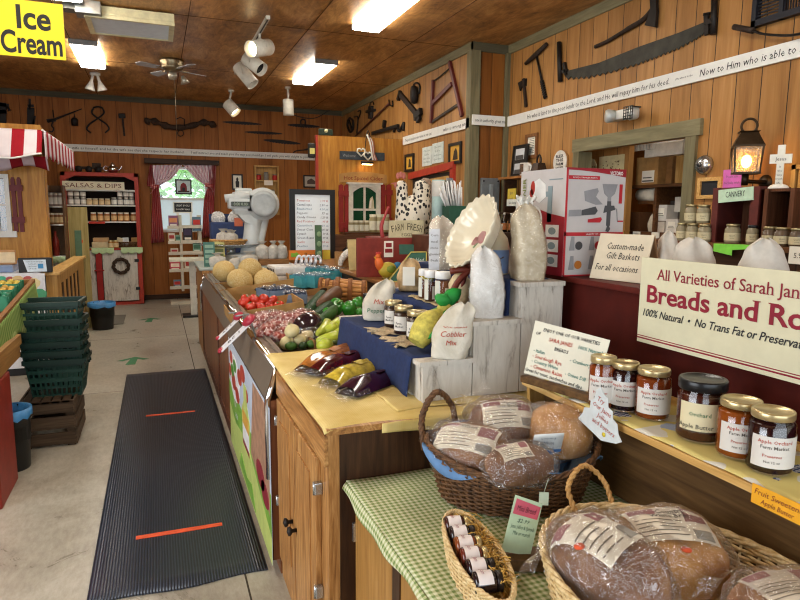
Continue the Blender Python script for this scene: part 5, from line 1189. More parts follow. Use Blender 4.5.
# tool stand pictures on the far right wall
frame('bird_picture','narrow black framed yellow picture left of the two white cards','picture','r1',(406,155),(414.5,171),BLACK,plain('#d2a239',.6),.035,None,lambda mb,x,z: (mb.prism([(x*.35,z*.75),(x*.65,z*.75),(x*.6,z*.35),(x*.45,z*.25)],.003,TR(0,-.008,0) @ FACE),plain('#3b2a17',.7))[1])
frame('rooster_picture','black framed yellow picture right of the two white cards','picture','r1',(450,144),(462,163),BLACK,plain('#cf9f3c',.6),.035,None,lambda mb,x,z: (mb.prism([(x*.3,z*.8),(x*.7,z*.8),(x*.66,z*.45),(x*.55,z*.25),(x*.4,z*.4)],.003,TR(0,-.008,0) @ FACE),plain('#35240f',.7))[1])
for c0,c1,lab in (((423,148),(432,165),'left white verse card on the far right wall'),((433,144),(443.5,162),'right white verse card on the far right wall')):
    t,f = wallthing('verse_card',lab,'card','r1',*c0,'white verse cards'); b = f(*c1); N().box(0,b.x,-.01,0,b.z,0); mb.build('paper',plain('#cfd8d2',.7),t); mb = MB()
    for k,s in enumerate(('Choose','Life','and love','God first')): mb.text(s,-b.z*.10,b.x*.7 if len(s) > 5 else b.x*.45,TR(b.x*.5,-.0105,b.z*(.2+.2*k)) @ FACE,shear=.2,res=1)
    mb.build('lettering',plain('#5f7a72',.8),t)
# ------------------------------------------------------------------ produce case
CX0,CX1,CY0,CY1,RZ_ = .42,1.48,2.58,6.85,.95
t = thing('produce_case','long wood fronted produce display case with a chrome rail along the aisle','display case',(0,0,0))
N().box(CX0+.03,CX1,CY0,CY1,0,.07); mb.box(CX0,CX1,CY0,CY1,.07,.80); mb.build('plank_front',CASEWOOD,t)
N().box(CX0-.006,CX0,CY0,CY1,.07,.14); mb.box(CX0-.008,CX0,CY0,CY0+.06,.07,.80); mb.box(CX0-.008,CX0,CY1-.06,CY1,.07,.80); mb.box(CX0-.008,CX0,4.98,5.04,.07,.80); mb.build('front_trim',wood('case_trim','#3a1d0f','#5c3320','#74452c','y',1.2,.45,.4),t)
mb = MB(); pr = [(CX0-.012,.79),(CX0-.004,.79),(.462,RZ_-.02),(.452,RZ_-.02)]
mb.prism(pr,CY1-CY0,TR(0,CY1,0) @ RX(PI/2)); mb.build('bumper_panel',plain('#6b6055',.3,.0,var=.06),t)
N().tube([(.455,CY0+.01,RZ_-.012),(.455,CY1-.01,RZ_-.012)],.016,10); mb.tube([(CX0-.012,CY0+.006,.45),(CX0-.012,CY0+.006,.80),(.45,CY0+.006,RZ_-.015)],.013,8); mb.tube([(CX0-.012,CY1-.006,.55),(CX0-.012,CY1-.006,.80),(.45,CY1-.006,RZ_-.015)],.013,8); mb.build('chrome_rail',CHROME,t)
N().box(.455,.53,CY0,CY1,RZ_-.03,RZ_-.008); mb.box(.50,.506,CY0,CY1,RZ_-.03,RZ_+.004); mb.build('top_ledge',plain('#8a7d70',.3,.3,var=.06),t)
N().box(.462,.53,CY0,CY1,.80,RZ_-.03); mb.box(.53,CX1,CY0,CY0+.03,.80,RZ_-.03); mb.box(.53,CX1,CY1-.03,CY1,.80,RZ_-.01); mb.build('liner',plain('#4a3a2c',.6),t)
DZ0,DZ1 = .845,.965
def dz(x): return DZ0+(DZ1-DZ0)*(x-.53)/(CX1-.53)
N().prism([(.53,.80),(CX1,.80),(CX1,DZ1),(.53,DZ0)],CY1-CY0-.06,TR(0,CY1-.03,0) @ RX(PI/2)); mb.build('deck',plain('#5c4a35',.7),t)
DN = V((-(DZ1-DZ0),0,CX1-.53)).normalized(); DS = math.atan2(DZ1-DZ0,CX1-.53)
def deck(px,py,lift=0):
    d = FW*FPX+RT*(px-400)-UP*(py-300); p0 = V((.53,0,DZ0+lift)); return CAM+d*((p0-CAM).dot(DN)/d.dot(DN))
# poster on the front
pa,pb = at(231.5,372,X=CX0-.009),at(272.5,548,X=CX0-.009)
y0,y1 = pb.y,at(231.5,440,X=CX0-.009).y; z1,z0 = .775,at(231.5,440,X=CX0-.009).z
t2 = thing('vegetable_poster','colourful vegetable and dressing bottle poster on the wooden case front','poster',(CX0-.008,y1,z0),RW); L,H = y1-y0,z1-z0
N().box(0,L,-.002,0,0,H); mb.build('sheet',plain('#c3cfe0',.35,var=.05),t2)
G_ = [plain('#7cae44',.4,var=.15,vs_=6),plain('#c0cf74',.4),plain('#b3402f',.4,var=.2),plain('#e8e8ea',.4),plain('#a98268',.4,var=.2),plain('#d9a648',.4),plain('#8a2733',.4),plain('#4f8a33',.4)]
mb = MB(); W = TR(0,-.002,0) @ FACE
def ell(cx,cy,rx,ry,n=20,a=0): return [(cx+rx*math.cos(2*PI*k/n)*math.cos(a)-ry*math.sin(2*PI*k/n)*math.sin(a),cy+rx*math.cos(2*PI*k/n)*math.sin(a)+ry*math.sin(2*PI*k/n)*math.cos(a)) for k in range(n)]
mb.m(1).prism([(0,0),(L,0),(L,H*.35),(L*.6,H*.5),(L*.25,H*.42),(0,H*.62)],.0006,W)
mb.m(0).prism([(0,H*.4),(L*.2,H*.32),(L*.55,H*.42),(L*.75,H*.3),(L,H*.18),(L,H*.45),(L*.7,H*.55),(0,H*.6)],.0009,W)
mb.m(4).prism([(L*.62,H*.4),(L*.98,H*.3),(L*.98,H*.98),(L*.7,H*.98)],.0012,W)
mb.m(3).prism(ell(L*.2,H*.72,L*.16,H*.2),.0014,W)
for x,y,r,m_ in ((.1,.86,.05,2),(.17,.68,.07,2),(.28,.62,.06,2),(.22,.84,.05,7),(.36,.82,.06,2),(.45,.9,.06,2),(.14,.76,.05,7),(.05,.72,.05,2),(.82,.42,.08,6),(.9,.36,.07,6),(.53,.78,.05,2)): mb.m(m_).prism(ell(L*x,H*y,L*r,H*r*1.1,14),.0018+.0001*m_,W)
mb.m(1).prism([(L*.42,H*.28),(L*.6,H*.28),(L*.61,H*.6),(L*.55,H*.7),(L*.545,H*.84),(L*.475,H*.84),(L*.47,H*.7),(L*.41,H*.6)],.0028,W)
mb.m(5).prism([(L*.43,H*.5),(L*.59,H*.5),(L*.59,H*.62),(L*.43,H*.62)],.0031,W); mb.m(3).prism([(L*.43,H*.36),(L*.59,H*.36),(L*.59,H*.5),(L*.43,H*.5)],.0031,W); mb.m(6).prism([(L*.43,H*.33),(L*.59,H*.33),(L*.59,H*.37),(L*.43,H*.37)],.0033,W)
mb.m(0).prism([(L*.3,H*.05),(L*.7,H*.02),(L*.62,H*.16),(L*.5,H*.1),(L*.36,H*.18)],.0028,W)
mb.m(3)
mb.text('Fresh',H*.055,None,W @ TR(L*.2,H*.5,.0015) ,shear=.2); mb.text('picks',H*.055,None,W @ TR(L*.24,H*.42,.0015),shear=.2)
mb.build('print',G_,t2)
# hanging tags
for lab,c,s in (('red and white price tag hung on the chrome rail, farther one',(230,327),.66),('red and white price tag hung on the chrome rail, nearer larger one',(237,335),.82)):
    p = at(*c,X=CX0-.06); t2 = thing('rail_tag',lab,'tag',p,RW,'price tags on the chrome rail')
    M = RX(-.8) @ RY(.12); mb = MB(M); mb.box(-.06*s,.06*s,-.003,0,-.13*s,.10*s); mb.build('card',plain('#dfe0e4',.4),t2)
    mb = MB(M); mb.ball((0,-.012,.12*s),.075*s,.02,.05*s,sub=2,wob=.4,wf=2); mb.ball((.0,-.004,-.14*s),.04*s,.01,.02*s,sub=2); mb.build('red_holder',plain('#a3283a',.35),t2)
    mb = MB(M); mb.text('1.29',.05*s,None,TR(0,-.004,-.02) @ RY(PI/2) @ FACE); mb.build('lettering',INK,t2)
    N().tube([(0,-.006,.12*s),(.0,.06,.13*s),(0,.095,RZ_+.004-p.z)],.005,5); mb.build('clip',GREYM,t2)
# ---- produce
CARD = plain('#a9804a',.8,var=.12); CARD2 = plain('#94693a',.8,var=.12)
def tray(label,c,L,W,h,rot=0,m=None,cat='tray',name='cardboard_tray',group='cardboard produce trays',flare=0):
    t = thing(name,label,cat,c,rot,group); t.rotation_euler = (0,-DS,rot)
    mb = MB(); T_ = .008; l,w_ = L/2,W/2
    mb.box(-l,l,-w_,w_,0,T_); mb.box(-l,l,-w_,-w_+T_,T_,h); mb.box(-l,l,w_-T_,w_,T_,h); mb.box(-l,-l+T_,-w_+T_,w_-T_,T_,h*1.05); mb.box(l-T_,l,-w_+T_,w_-T_,T_,h*1.05)
    mb.build('box',m or CARD,t); mb = MB(); mb.lathe([(0,0),(.022,0),(.022,.002),(0,.002)],16,TR(0,-w_,h*.6) @ RX(PI/2),1.4,.7); mb.build('hand_hole',plain('#3a2512',.9),t); return t
def on_deck(px,py): p = deck(px,py); return p
def melon_mat():
    t = NT('cantaloupe_rind'); v = t.add('ShaderNodeTexVoronoi',feature='DISTANCE_TO_EDGE'); v.inputs['Scale'].default_value = 60; t.ln(t.co(),v.inputs['Vector']); f = t.noise(10,None,3)
    c = t.mix(t.math('LESS_THAN',v.outputs[0],.08),t.ramp(f,[(.3,'#b08f50'),(.7,'#c8aa68')]),'#cdb683'); return t.out(c,.7)
MEL = melon_mat()
mc = [((219+5,271),11.5,'cantaloupe at the left front corner of the produce case'),((250,269),12,'large cantaloupe on top of the melon heap'),((240,280.5),13,'cantaloupe low at the front of the melon tray, left one'),((266,281),12.5,'cantaloupe low at the front of the melon tray, right one'),((262,276),9,'cantaloupe half hidden behind the top melon')]
P0 = deck(240,297)
dp = [(P0.y+.38,0),(P0.y+.26,.0),(P0.y+.16,0),(P0.y+.16,0),(P0.y+.5,0)]
for (c,r,lab),(yy_,_) in zip(mc,dp):
    p = at(*c,Y=yy_); R = r*mpp(p)*.96; N().ball((0,0,0),R*1.08,R,R*.95,sub=3,wob=.03); mb.m(1).ball((R*1.03,0,0),R*.1,R*.14,R*.14,sub=1)
    o = one('cantaloupe',mb,[MEL,plain('#8f7a45',.8)],lab,'melon',p,random.uniform(-.5,.5),'cantaloupes in the case'); o.rotation_euler = (0,.3,2.2+c[0]*.7)
c = deck(257,297); tray('long cardboard tray under the cantaloupes',(c.x+.02,c.y+.26,dz(c.x)),.68,.5,.11,0)
# tomatoes
c = deck(270,322); tp = V((c.x+.0,c.y+.22,dz(c.x))); tw_ = .50
tray('low cardboard tray heaped with red tomatoes',tp,tw_,.40,.10,0)
TOM = plain('#c43420',.22,var=.15,vs_=6,spec=.6); STEM = plain('#4a6a2c',.7)
tm = [((246,299),'far left'),((255,299),'second in the back row'),((264,298.5),'third in the back row'),((272.5,300),'right end of the back row'),((251,306.5),'left of the front row'),((259.5,302.5),'middle of the heap'),((261,307.5),'second in the front row'),((269,304.5),'third in the heap centre'),((269.5,309),'third in the front row'),((279,305.5),'right end of the front row'),((243.5,303),'left edge of the heap')]
for i,(c,w_) in enumerate(tm):
    yy_ = tp.y-.1+(.05 if c[1] > 305 else .22); p = at(*c,Y=yy_); R = 5.4*mpp(p); mb = MB()
    mb.ball((0,0,0),R,R,R*.84,sub=3,fn=lambda d: (d.x*R*(1+.05*math.cos(5*math.atan2(d.y,d.x))),d.y*R*(1+.05*math.cos(5*math.atan2(d.y,d.x))),d.z*R*(.84-.12*max(0,d.z)**6)))
    mb.m(1)
    for k in range(5): a_ = k*1.257; mb.bar((0,0,R*.74),(R*.38*math.cos(a_),R*.38*math.sin(a_),R*.78),R*.12,R*.03)
    o = one('tomato',mb,[TOM,STEM],'ripe red tomato, '+w_+' of the tray','tomato',p,i*1.3,'red tomatoes in the tray'); o.rotation_euler = (.5+.2*math.sin(i),.3*math.cos(i*2),i*1.3)
# blueberry punnets
BLU = plain('#39455f',.5,var=.35,vs_=60)
def punnet(label,p,s,h,m,top,rz=0,name='berry_punnet',group='clear berry punnets',clear=True):
    t = thing(name,label,'punnet',p,rz,group); l = s/2
    mb = MB()
    for k in range(4): mb.prism([(-l,0),(l,0),(l*1.06,h),(-l*1.06,h)],.004,RZ(k*PI/2) @ TR(0,-l,0) @ RX(PI/2-.05))
    mb.prism([(-l,-l),(l,-l),(l,l),(-l,l)],.004); mb.build('box',m,t)
    mb = MB(); rnd = random.Random(int(p.x*1000))
    for k in range(34): mb.ball((rnd.uniform(-l*.85,l*.85),rnd.uniform(-l*.85,l*.85),h*.88+rnd.uniform(0,.02)),s*.075,sub=1)
    mb.box(-l*.9,l*.9,-l*.9,l*.9,.005,h*.82); b_ = mb.build('berries',top,t); b_['kind'] = 'stuff'
    mb = MB(); mb.grid(lambda u,v: ((u-.5)*s*1.05,(v-.5)*s*1.05,h+.016+.012*math.sin(u*PI)*math.sin(v*PI)),8,8); mb.build('wrap',BAGFILM,t); return t
p = deck(277,303); punnet('flat punnet of blueberries behind the red tomatoes',V((p.x+.03,p.y+.12,dz(p.x)+.02)),.26,.08,plain('#6f7f94',.4),BLU,.2)
p = deck(297,306); punnet('small punnet of blueberries right of the tomatoes',V((p.x,p.y+.06,dz(p.x)+.02)),.17,.07,plain('#6f7f94',.4),BLU,-.2)
TEAL = plain('#3f8f97',.6)
for c,lab,s,rz in (((309,290),'teal berry carton, front left of the teal group',.19,.3),((322,290),'teal berry carton, middle of the teal group',.19,.3),((338,284),'teal berry carton, rear right of the teal group',.19,.25),((318,281),'teal berry carton, rear left of the teal group',.19,.25)):
    p = deck(*c); punnet(lab,V((p.x,p.y+.1,dz(p.x)+.02)),s*1.1,.10,TEAL,plain('#6c93a3',.4,var=.3,vs_=50),rz,'berry_carton','teal berry cartons')
p = deck(316,294); tray('torn cardboard tray under the teal berry cartons',V((p.x+.06,p.y+.22,dz(p.x+.06)-.0)),.42,.5,.05,.0,CARD2)
# white ridged trays stacked
p = deck(300,286)
for k,lab in enumerate(('lower white slotted pulp tray behind the teal cartons','upper white slotted pulp tray behind the teal cartons')):
    t2 = thing('pulp_tray',lab,'tray',(p.x-.0,p.y+.36,dz(p.x)+.0+k*.084),.1,'white pulp trays'); N().box(-.21,.21,-.15,.15,0,.08,b=.02); mb.build('body',plain('#d8d6d2',.6),t2)
    for q in range(5): N().box(-.212,-.205,-.12+q*.052,-.09+q*.052,.03,.055); mb.build('slot',plain('#2d2c2e',.7),t2)
tz = dz(p.x)+.167
for i in range(5):
    N().tube(curve([(0,0,0),(.012,-.01,.06),(.035,-.02,.085),(.055,-.03,.05),(.05,-.04,.015)],4),.012,6); one('wrapped_straw',mb,plain('#cfcdd2',.5,var=.35,vs_=60),'black and white curled loop on the pulp trays, %s from the left' % ORD[i],'loop',(p.x+.02+i*.043,p.y+.28-.01*i,tz+.004),0,'curled loops on the pulp trays')
p = deck(281,284); N().ball((0,0,.045),.12,.07,.055,sub=3,wob=.25,wf=2.2); mb.ball((.11,-.02,.05),.045,.03,.03,sub=2,wob=.3); one('pink_bag',mb,plain('#cf6f86',.35,var=.12),'small pink mesh bag tucked behind the melon tray','bag',V((p.x+.0,p.y+.3,dz(p.x)+.04)))
# cucumbers and zucchini
def gourd(label,a,b,r,m,bend=.02,taper=.6,name='zucchini',cat='zucchini',group='zucchini and cucumbers'):
    a,b = V(a),V(b); mid = (a+b)/2; q = (b-a); s = q.cross(V((0,0,1))).normalized()*bend
    pts = curve([a-mid,a.lerp(b,.33)-mid+s,a.lerp(b,.67)-mid+s,b-mid],6); n = len(pts)
    rs = [r*(max(.12,min(1,math.sin(PI*min(1,max(0,(k+.35)/(n+.2))))**.45))) for k in range(n)]
    mb = MB(); mb.tube(pts,rs,12); mb.m(1).tube([pts[-1],pts[-1]+q.normalized()*.035],[r*.32,r*.26],8); return one(name,mb,[m,plain('#5d6b36',.7)],label,cat,mid,0,group)
ZU = plain('#1a3a18',.5,spec=.15,var=.25,vs_=20); ZU2 = plain('#37592a',.5,spec=.15,var=.25,vs_=20); ZB = plain('#5a3a22',.5,var=.2)
for a,b,r,m,lab,lf in (((303,317),(323,293),.047,ZU,'long dark green zucchini, leftmost beside the red potato net',.06),((314,311),(336,292),.04,ZU2,'mid green zucchini, second from the left in the bunch',.05),((318,305),(338,289.5),.045,ZB,'brownish squash lying across the green zucchini',.09),((310,321),(332,303),.046,ZU,'dark green zucchini, front of the bunch',.05),((315,323),(335,307),.03,ZU2,'slim pale green cucumber at the front of the bunch',.06),((311,329),(322,317),.03,ZU,'short dark cucumber by the eggplant',.05),((322,300),(345,287),.04,ZU2,'green zucchini at the rear beside the bushel basket',.05)):
    gourd(lab,deck(*a,lf+.05),deck(*b,lf+.05),r*1.15,m)
# red potato nets
REDP = NT('red_potato_net');
def rp_mat():
    t = REDP; v = t.add('ShaderNodeTexVoronoi'); v.inputs['Scale'].default_value = 50; t.ln(t.co(),v.inputs['Vector']); f = t.noise(30,None,3)
    return t.out(t.ramp(v.outputs['Distance'],[(.2,'#7d2a22'),(.5,'#a34a3f'),(.72,'#c9a59b')]),.45)
RPM = rp_mat()
for c,rr,lab in (((270,326),(.155,.11,.09),'net of small red potatoes, left one in front of the tomato tray'),((301,324),(.13,.11,.085),'net of small red potatoes, right one beside the eggplant'),((277,335),(.12,.08,.07),'net of small red potatoes, nearest the onions')):
    p = deck(*c,.085); t2 = thing('potato_net',lab,'net',p,.2,'nets of red potatoes'); rnd = random.Random(int(c[0]))
    mb = MB()
    for k in range(42):
        d = V((rnd.gauss(0,1),rnd.gauss(0,1),abs(rnd.gauss(0,1)))).normalized(); mb.ball((d.x*rr[0]*.8,d.y*rr[1]*.8,d.z*rr[2]*.8),.03,.026,.024,sub=2,seed=k,wob=.1)
    mb.ball((0,0,0),rr[0]*.82,rr[1]*.82,rr[2]*.7,sub=2); b_ = mb.build('potatoes',RPM,t2); b_['kind'] = 'stuff'
    N().ball((0,0,0),rr[0]*1.02,rr[1]*1.02,rr[2]*1.08,sub=3,wob=.1); mb.build('net',BAGFILM,t2)
p = deck(309,327,.09)
N().ball((0,0,0),.085,.12,.085,sub=3,fn=lambda d: (d.x*.085*(1-.25*d.y),d.y*.13,d.z*.085*(1-.25*d.y))); mb.m(1).ball((0,.125,0),.04,.02,.04,sub=2); mb.tube([(0,.13,0),(0,.17,.01)],.012,6); o = one('eggplant',mb,[plain('#23131f',.15,spec=.7),plain('#5e7038',.6)],'glossy dark purple eggplant between potatoes and peppers','eggplant',p); o.rotation_euler = (.2,0,-.5)
# white onions
ON = plain('#cfc08e',.4,var=.12,vs_=8)
for c,r,lab,lf in (((276.5,337.5),6.2,'white onion at the left end of the onion heap',.06),((287,343),7.6,'large white onion at the front of the onion heap',.06),((292,331),7.8,'white onion on top of the onion heap',.13),((300,340),6,'white onion in the middle of the heap',.07),((307.5,336.5),6.8,'white onion at the right end of the heap',.07),((299,344),5,'small white onion low at the front right of the heap',.04),((278,345),4.6,'small white onion low at the front left of the heap',.04)):
    p = deck(*c,lf); R = r*mpp(p); N().ball((0,0,0),R,R,R*.9,sub=3,fn=lambda d: (d.x*R,d.y*R,d.z*R*(.85+.25*max(0,d.z)**8))); mb.m(1).tube([(0,0,R*1.02),(.004,0,R*1.3)],[R*.16,R*.06],6); o = one('white_onion',mb,[ON,plain('#8f7c4b',.8)],lab,'onion',p,0,'white onions in the case'); o.rotation_euler = (math.sin(c[0])*1.2,math.cos(c[1])*.9,0)
# banana peppers in a tray
BP = plain('#a8b23a',.3,var=.15,vs_=6)
p = deck(330,347); t2 = tray('shallow cardboard tray of yellow green banana peppers',V((p.x+.06,p.y+.1,dz(p.x)+.02)),.36,.34,.06,.1,CARD2)
for a,b,lab in (((317,334),(326,321),'leftmost banana pepper, standing up'),((316,341),(341,334),'long banana pepper lying along the front'),((326,329),(338,320),'banana pepper in the middle of the heap'),((334,327),(343,320),'banana pepper at the rear right'),((331,336),(346,328),'banana pepper at the right end'),((318,345),(330,343),'short banana pepper lowest at the front'),((322,331),(332,326),'banana pepper on top of the heap')):
    gourd(lab+' of the pepper tray',deck(*a,.1),deck(*b,.1),.034,BP,.025,name='banana_pepper',cat='pepper',group='banana peppers')
# green bell peppers
BELL = plain('#2f7a26',.2,var=.2,vs_=10,spec=.6)
for i,(c,r,lab) in enumerate((((336,306.5),8,'green bell pepper, left of the bell pepper group'),((350,309),7.6,'green bell pepper, middle of the bell pepper group'),((358.5,303.5),6.5,'green bell pepper, right beside the bushel basket'),((327,314.5),6.5,'green bell pepper lying low above the banana peppers'),((360,312),4,'small green bell pepper at the right by the cloth bag'))):
    p = deck(*c,.1); R = r*mpp(p); mb = MB(); f_ = lambda d: (d.x*R*(1+.16*abs(math.cos(2*math.atan2(d.y,d.x)))-.1*(1-abs(d.z))*0),d.y*R*(1+.16*abs(math.cos(2*math.atan2(d.y,d.x)))),d.z*R*1.05-.25*R*max(0,d.z)**10)
    mb.ball((0,0,0),R,sub=4,fn=f_); mb.m(1).tube([(0,0,R*.75),(.01,0,R*1.15),(.03,0,R*1.3)],[R*.16,R*.12,R*.14],7); o = one('bell_pepper',mb,[BELL,plain('#5f7f35',.6)],lab,'pepper',p,0,'green bell peppers'); o.rotation_euler = (.9+.4*i,.5*math.sin(i*2),i)
# bushel baskets on their sides
BW = wood('bushel_slats','#8a5528','#b57a3d','#cf9a58','x',1.5,.55,.3)
def bushel(label,p,R,Lh,dirx,tilt):
    t = thing('bushel_basket',label,'basket',p,dirx,'slatted bushel baskets'); B = RY(PI/2+tilt)
    mb = MB(B); n = 18
    for k in range(n):
        a0,a1 = 2*PI*(k+.06)/n,2*PI*(k+.94)/n
        mb.grid(lambda u,v: ((R*(.78+.22*v))*math.cos(a0+(a1-a0)*u),(R*(.78+.22*v))*math.sin(a0+(a1-a0)*u),Lh*(v-.5)),2,6,.005)
    mb.lathe([(0,-Lh*.5),(R*.76,-Lh*.5),(R*.76,-Lh*.5+.006),(0,-Lh*.5+.006)],24); mb.build('slats',BW,t)
    mb = MB(B)
    for z,q in ((-.40,.81),(.05,.91),(.46,1.01)): mb.lathe([(R*q+.001,Lh*z-.016),(R*q+.008,Lh*z-.016),(R*q+.008,Lh*z+.016),(R*q+.001,Lh*z+.016)],28,cap=False)
    mb.build('hoop',wood('bushel_hoops','#5f3618','#85522a','#9c6838','z',1.5,.55,.3),t)
    mb = MB(B); mb.tube(curve([(R*1.0,-.07,Lh*.42),(R*1.3,0,Lh*.5),(R*1.0,.07,Lh*.42)],6),.005,5); mb.build('wire_handle',GREYM,t); return t
p = at(352,293,X=1.30); R = 15*mpp(p); bushel('larger slatted bushel basket lying on its side behind the bell peppers',V((1.30,p.y,p.z)),R,30*mpp(p),PI-.35,.0)
p = at(329,288,X=1.33); R = 9.5*mpp(p); bushel('smaller slatted bushel basket lying open to the left beside the teal cartons',V((1.33,p.y,p.z)),R,16*mpp(p),PI-.45,.0)
# limes and small peppers at the near edge
LI = plain('#4a6f2a',.35,var=.2,vs_=10); LD = plain('#26401e',.35,var=.2)
for i,(c,r,m) in enumerate((((291,346),5,LI),((303,345.5),4.5,LD),((311,344),4.5,LI),((318,343.5),4,LD),((331,341),4.5,LI),((338,341),4.8,LD),((345,339.5),4.2,LI),((325,342),3.6,LD))):
    p = deck(*c,.05); R = r*mpp(p); N().ball((0,0,0),R*1.2,R*.9,R*.9,sub=3,wob=.06,seed=i); mb.m(1).ball((R*1.18,0,0),R*.15,sub=1); one('small_green_pepper',mb,[m,plain('#7a7f45',.7)],'small green pepper along the near edge, %s from the left' % ORD[i],'pepper',p,i*1.1,'small green peppers at the near edge')
p = deck(322,349); N().ball((0,0,0),.16,.07,.045,sub=4,wob=.35,wf=2.6); one('plastic_bag',mb,BAGFILM,'crumpled clear produce bag at the near end of the case','bag',V((p.x,p.y+.06,dz(p.x)+.06)))
# ---- counter end with the white scale
t = thing('scale_counter','small wooden counter end carrying the white scale','counter',(0,0,0)); sz_ = 1.0; SX0,SX1,SY0,SY1 = .40,1.47,6.88,7.9
N().box(SX0+.03,SX1,SY0,SY1,0,sz_-.03); mb.build('base',OAK,t); N().box(SX0,SX1,SY0,SY1,sz_-.03,sz_,b=.008); mb.build('countertop',plain('#aab3ac',.45),t)
p = at(254,268,Z=sz_); p.y = max(p.y,7.2); p = V((at(252,262,Y=7.35).x,7.35,sz_)); K = mpp(p)
t = thing('deli_scale','large white deli scale with a round head behind the melons','scale',p)
hz_ = lambda py: at(252,py,Y=7.35).z-sz_
hx_ = lambda px: at(px,250,Y=7.35).x-p.x
WS = plain('#c6cac8',.3,var=.03);
N().lathe([(0,0),(.30,0),(.31,.03),(.29,.10),(.10,.13),(0,.13)],28,TR(-.02,0,0),1,.75); mb.build('base',WS,t)
N().tube([(hx_(251),0,.1),(hx_(252),0,hz_(236)),(hx_(254),0,hz_(222)),(hx_(258),0,hz_(208))],[.13,.095,.10,.13],20); mb.tube([(hx_(256),0,.1),(hx_(266),0,hz_(216))],[.06,.05],12); mb.build('neck',WS,t)
zc2 = hz_(204); mb = MB(); cx_ = hx_(262.5)
mb.lathe([(0,-.16),(.165,-.16),(.18,-.14),(.185,.12),(.0,.12)],32,TR(cx_,0,zc2) @ RX(PI/2)); mb.box(hx_(234),cx_,-.12,.12,hz_(215),hz_(191.5),b=.045); mb.box(hx_(237),hx_(253),-.06,.06,hz_(192),hz_(188.5),b=.02); mb.prism([(hx_(232),hz_(208)),(hx_(258),hz_(208)),(hx_(256),hz_(226)),(hx_(245),hz_(222))],.2,TR(0,.1,0) @ FACE); mb.build('head',WS,t)
N().lathe([(.11,0),(.145,0),(.15,.014),(.11,.014)],32,TR(cx_,-.16,zc2) @ RX(PI/2),cap=False); mb.lathe([(0,.006),(.135,.006)],32,TR(cx_,-.16,zc2) @ RX(PI/2),cap=False); mb.build('dial_cover',plain('#a9adac',.35),t)
N().tube([(hx_(226),-.05,hz_(199)),(hx_(250),-.09,hz_(196))],[.045,.05],18); mb.build('display_arm',WS,t)
N().box(hx_(231),hx_(249),-.175,-.12,hz_(206.5),hz_(202),b=.008); dd = mb.build('display_window',plain('#3a4038',.25),t); N().text('0.00 0.00',.035,.15,TR((hx_(231)+hx_(249))/2,-.1755,(hz_(206.5)+hz_(202))/2) @ FACE); mb.build('digits',plain('#9aa890',.5),dd)
N().box(hx_(229),hx_(250),-.13,.05,hz_(209),hz_(199),b=.02); mb.build('display_housing',WS,t)
N().lathe([(0,0),(.26,0),(.34,.03),(.35,.035),(.33,.04),(.25,.012),(0,.012)],32,TR(hx_(231),-.0,hz_(247)),1,.7); mb.tube([(hx_(231),0,.1),(hx_(231),0,hz_(247))],.05,12); mb.build('pan',STEEL,t)
panz = hz_(247)+sz_+.012
bp = V((p.x+hx_(229),p.y-.02,panz))
t = thing('wicker_tray','shallow honey wicker basket on the scale pan','basket',bp); wicker('wicker_tray',t,.16,.12,.07,WICK_M,1.3,5,20,.008,.012)
def pouch(label,p,a,b,h,m,rz=0,seed=0,tie=True,name='cloth_bag',group=None,lean=0,print_=None):
    """soft filled drawstring bag"""
    t = thing(name,label,'bag',p,rz,group); mb = MB(); nv = 14
    def fn(u,v):
        q = 2*PI*u; s = (1-.06*math.cos(q*3+seed)); z = h*v
        if tie: pr = (.90+.14*math.sin(PI*min(1,v/.75)))*(1 if v < .62 else max(.22,1-((v-.62)/.2)**1.5*.78)) if v < .82 else .22+.5*(v-.82)/.18
        else: pr = (.92+.12*math.sin(PI*v))*(1 if v < .8 else math.sqrt(max(.02,1-((v-.8)/.2)**2)))
        if v == 0: pr = .8
        w_ = 1+.10*noise.noise(V((math.cos(q)*1.4+seed,math.sin(q)*1.4,v*3)))+.03*noise.noise(V((math.cos(q)*5+seed,math.sin(q)*5,v*8)))
        if not tie:
            k_ = max(0,(v-.45)/.55); e = (abs(math.cos(q))**3+abs(math.sin(q))**3)**(-1/3); w_ = (1+(w_-1)*1.5)*e
            px_ = (.9+.1*math.sin(PI*min(1,v*1.5)))*(1-.28*k_**2); py_ = (.9+.1*math.sin(PI*min(1,v*1.5)))*(1-.93*k_**1.5)
            if v > .78: px_ *= math.sqrt(max(.12,1-((v-.78)/.23)**2))
            if v == 0: px_,py_ = .85,.8
            return (a*px_*w_*math.cos(q)+lean*v*v*h,b*py_*w_*math.sin(q)+.012*math.sin(q*0+math.cos(q)*5+seed)*k_,z*(1+.018*k_*math.sin(math.cos(q)*4+seed)))
        return (a*pr*w_*math.cos(q)+lean*v*v*h,b*pr*w_*math.sin(q),z+.0*s)
    mb.grid(fn,36,nv*2); mb.prism([(a*.72*math.cos(k*PI/9),b*.72*math.sin(k*PI/9)) for k in range(18)],.004)
    if not tie: pass
    bmesh.ops.remove_doubles(mb.bm,verts=mb.bm.verts[:],dist=1e-5); mb.build('sack',m,t)
    if tie:
        mb = MB(); mb.tube([(a*.27*math.cos(k*PI/8)+lean*.64*h,b*.27*math.sin(k*PI/8),h*.815) for k in range(16)],.004,5,closed=True); mb.build('tie',plain('#b9a98a',.8),t)
    if print_:
        for st,z,hh,ink,ww in print_:
            mb = MB()
            mm = MB(); mm.text(st,hh,ww,FACE)
            for vtx in mm.bm.verts:
                x,zz = vtx.co.x,vtx.co.z
                vv = max(.02,min(.6,z/h+zz/h)); best = 1e9; u = .75
                uu = .75+math.asin(max(-.95,min(.95,x/(a*1.0))))/(2*PI)
                q_ = V(fn(uu,vv)); vtx.co = V((q_.x,q_.y-.0025,q_.z))
            mb.merge(mm.bm); mb.build('lettering',ink,t)
    return t
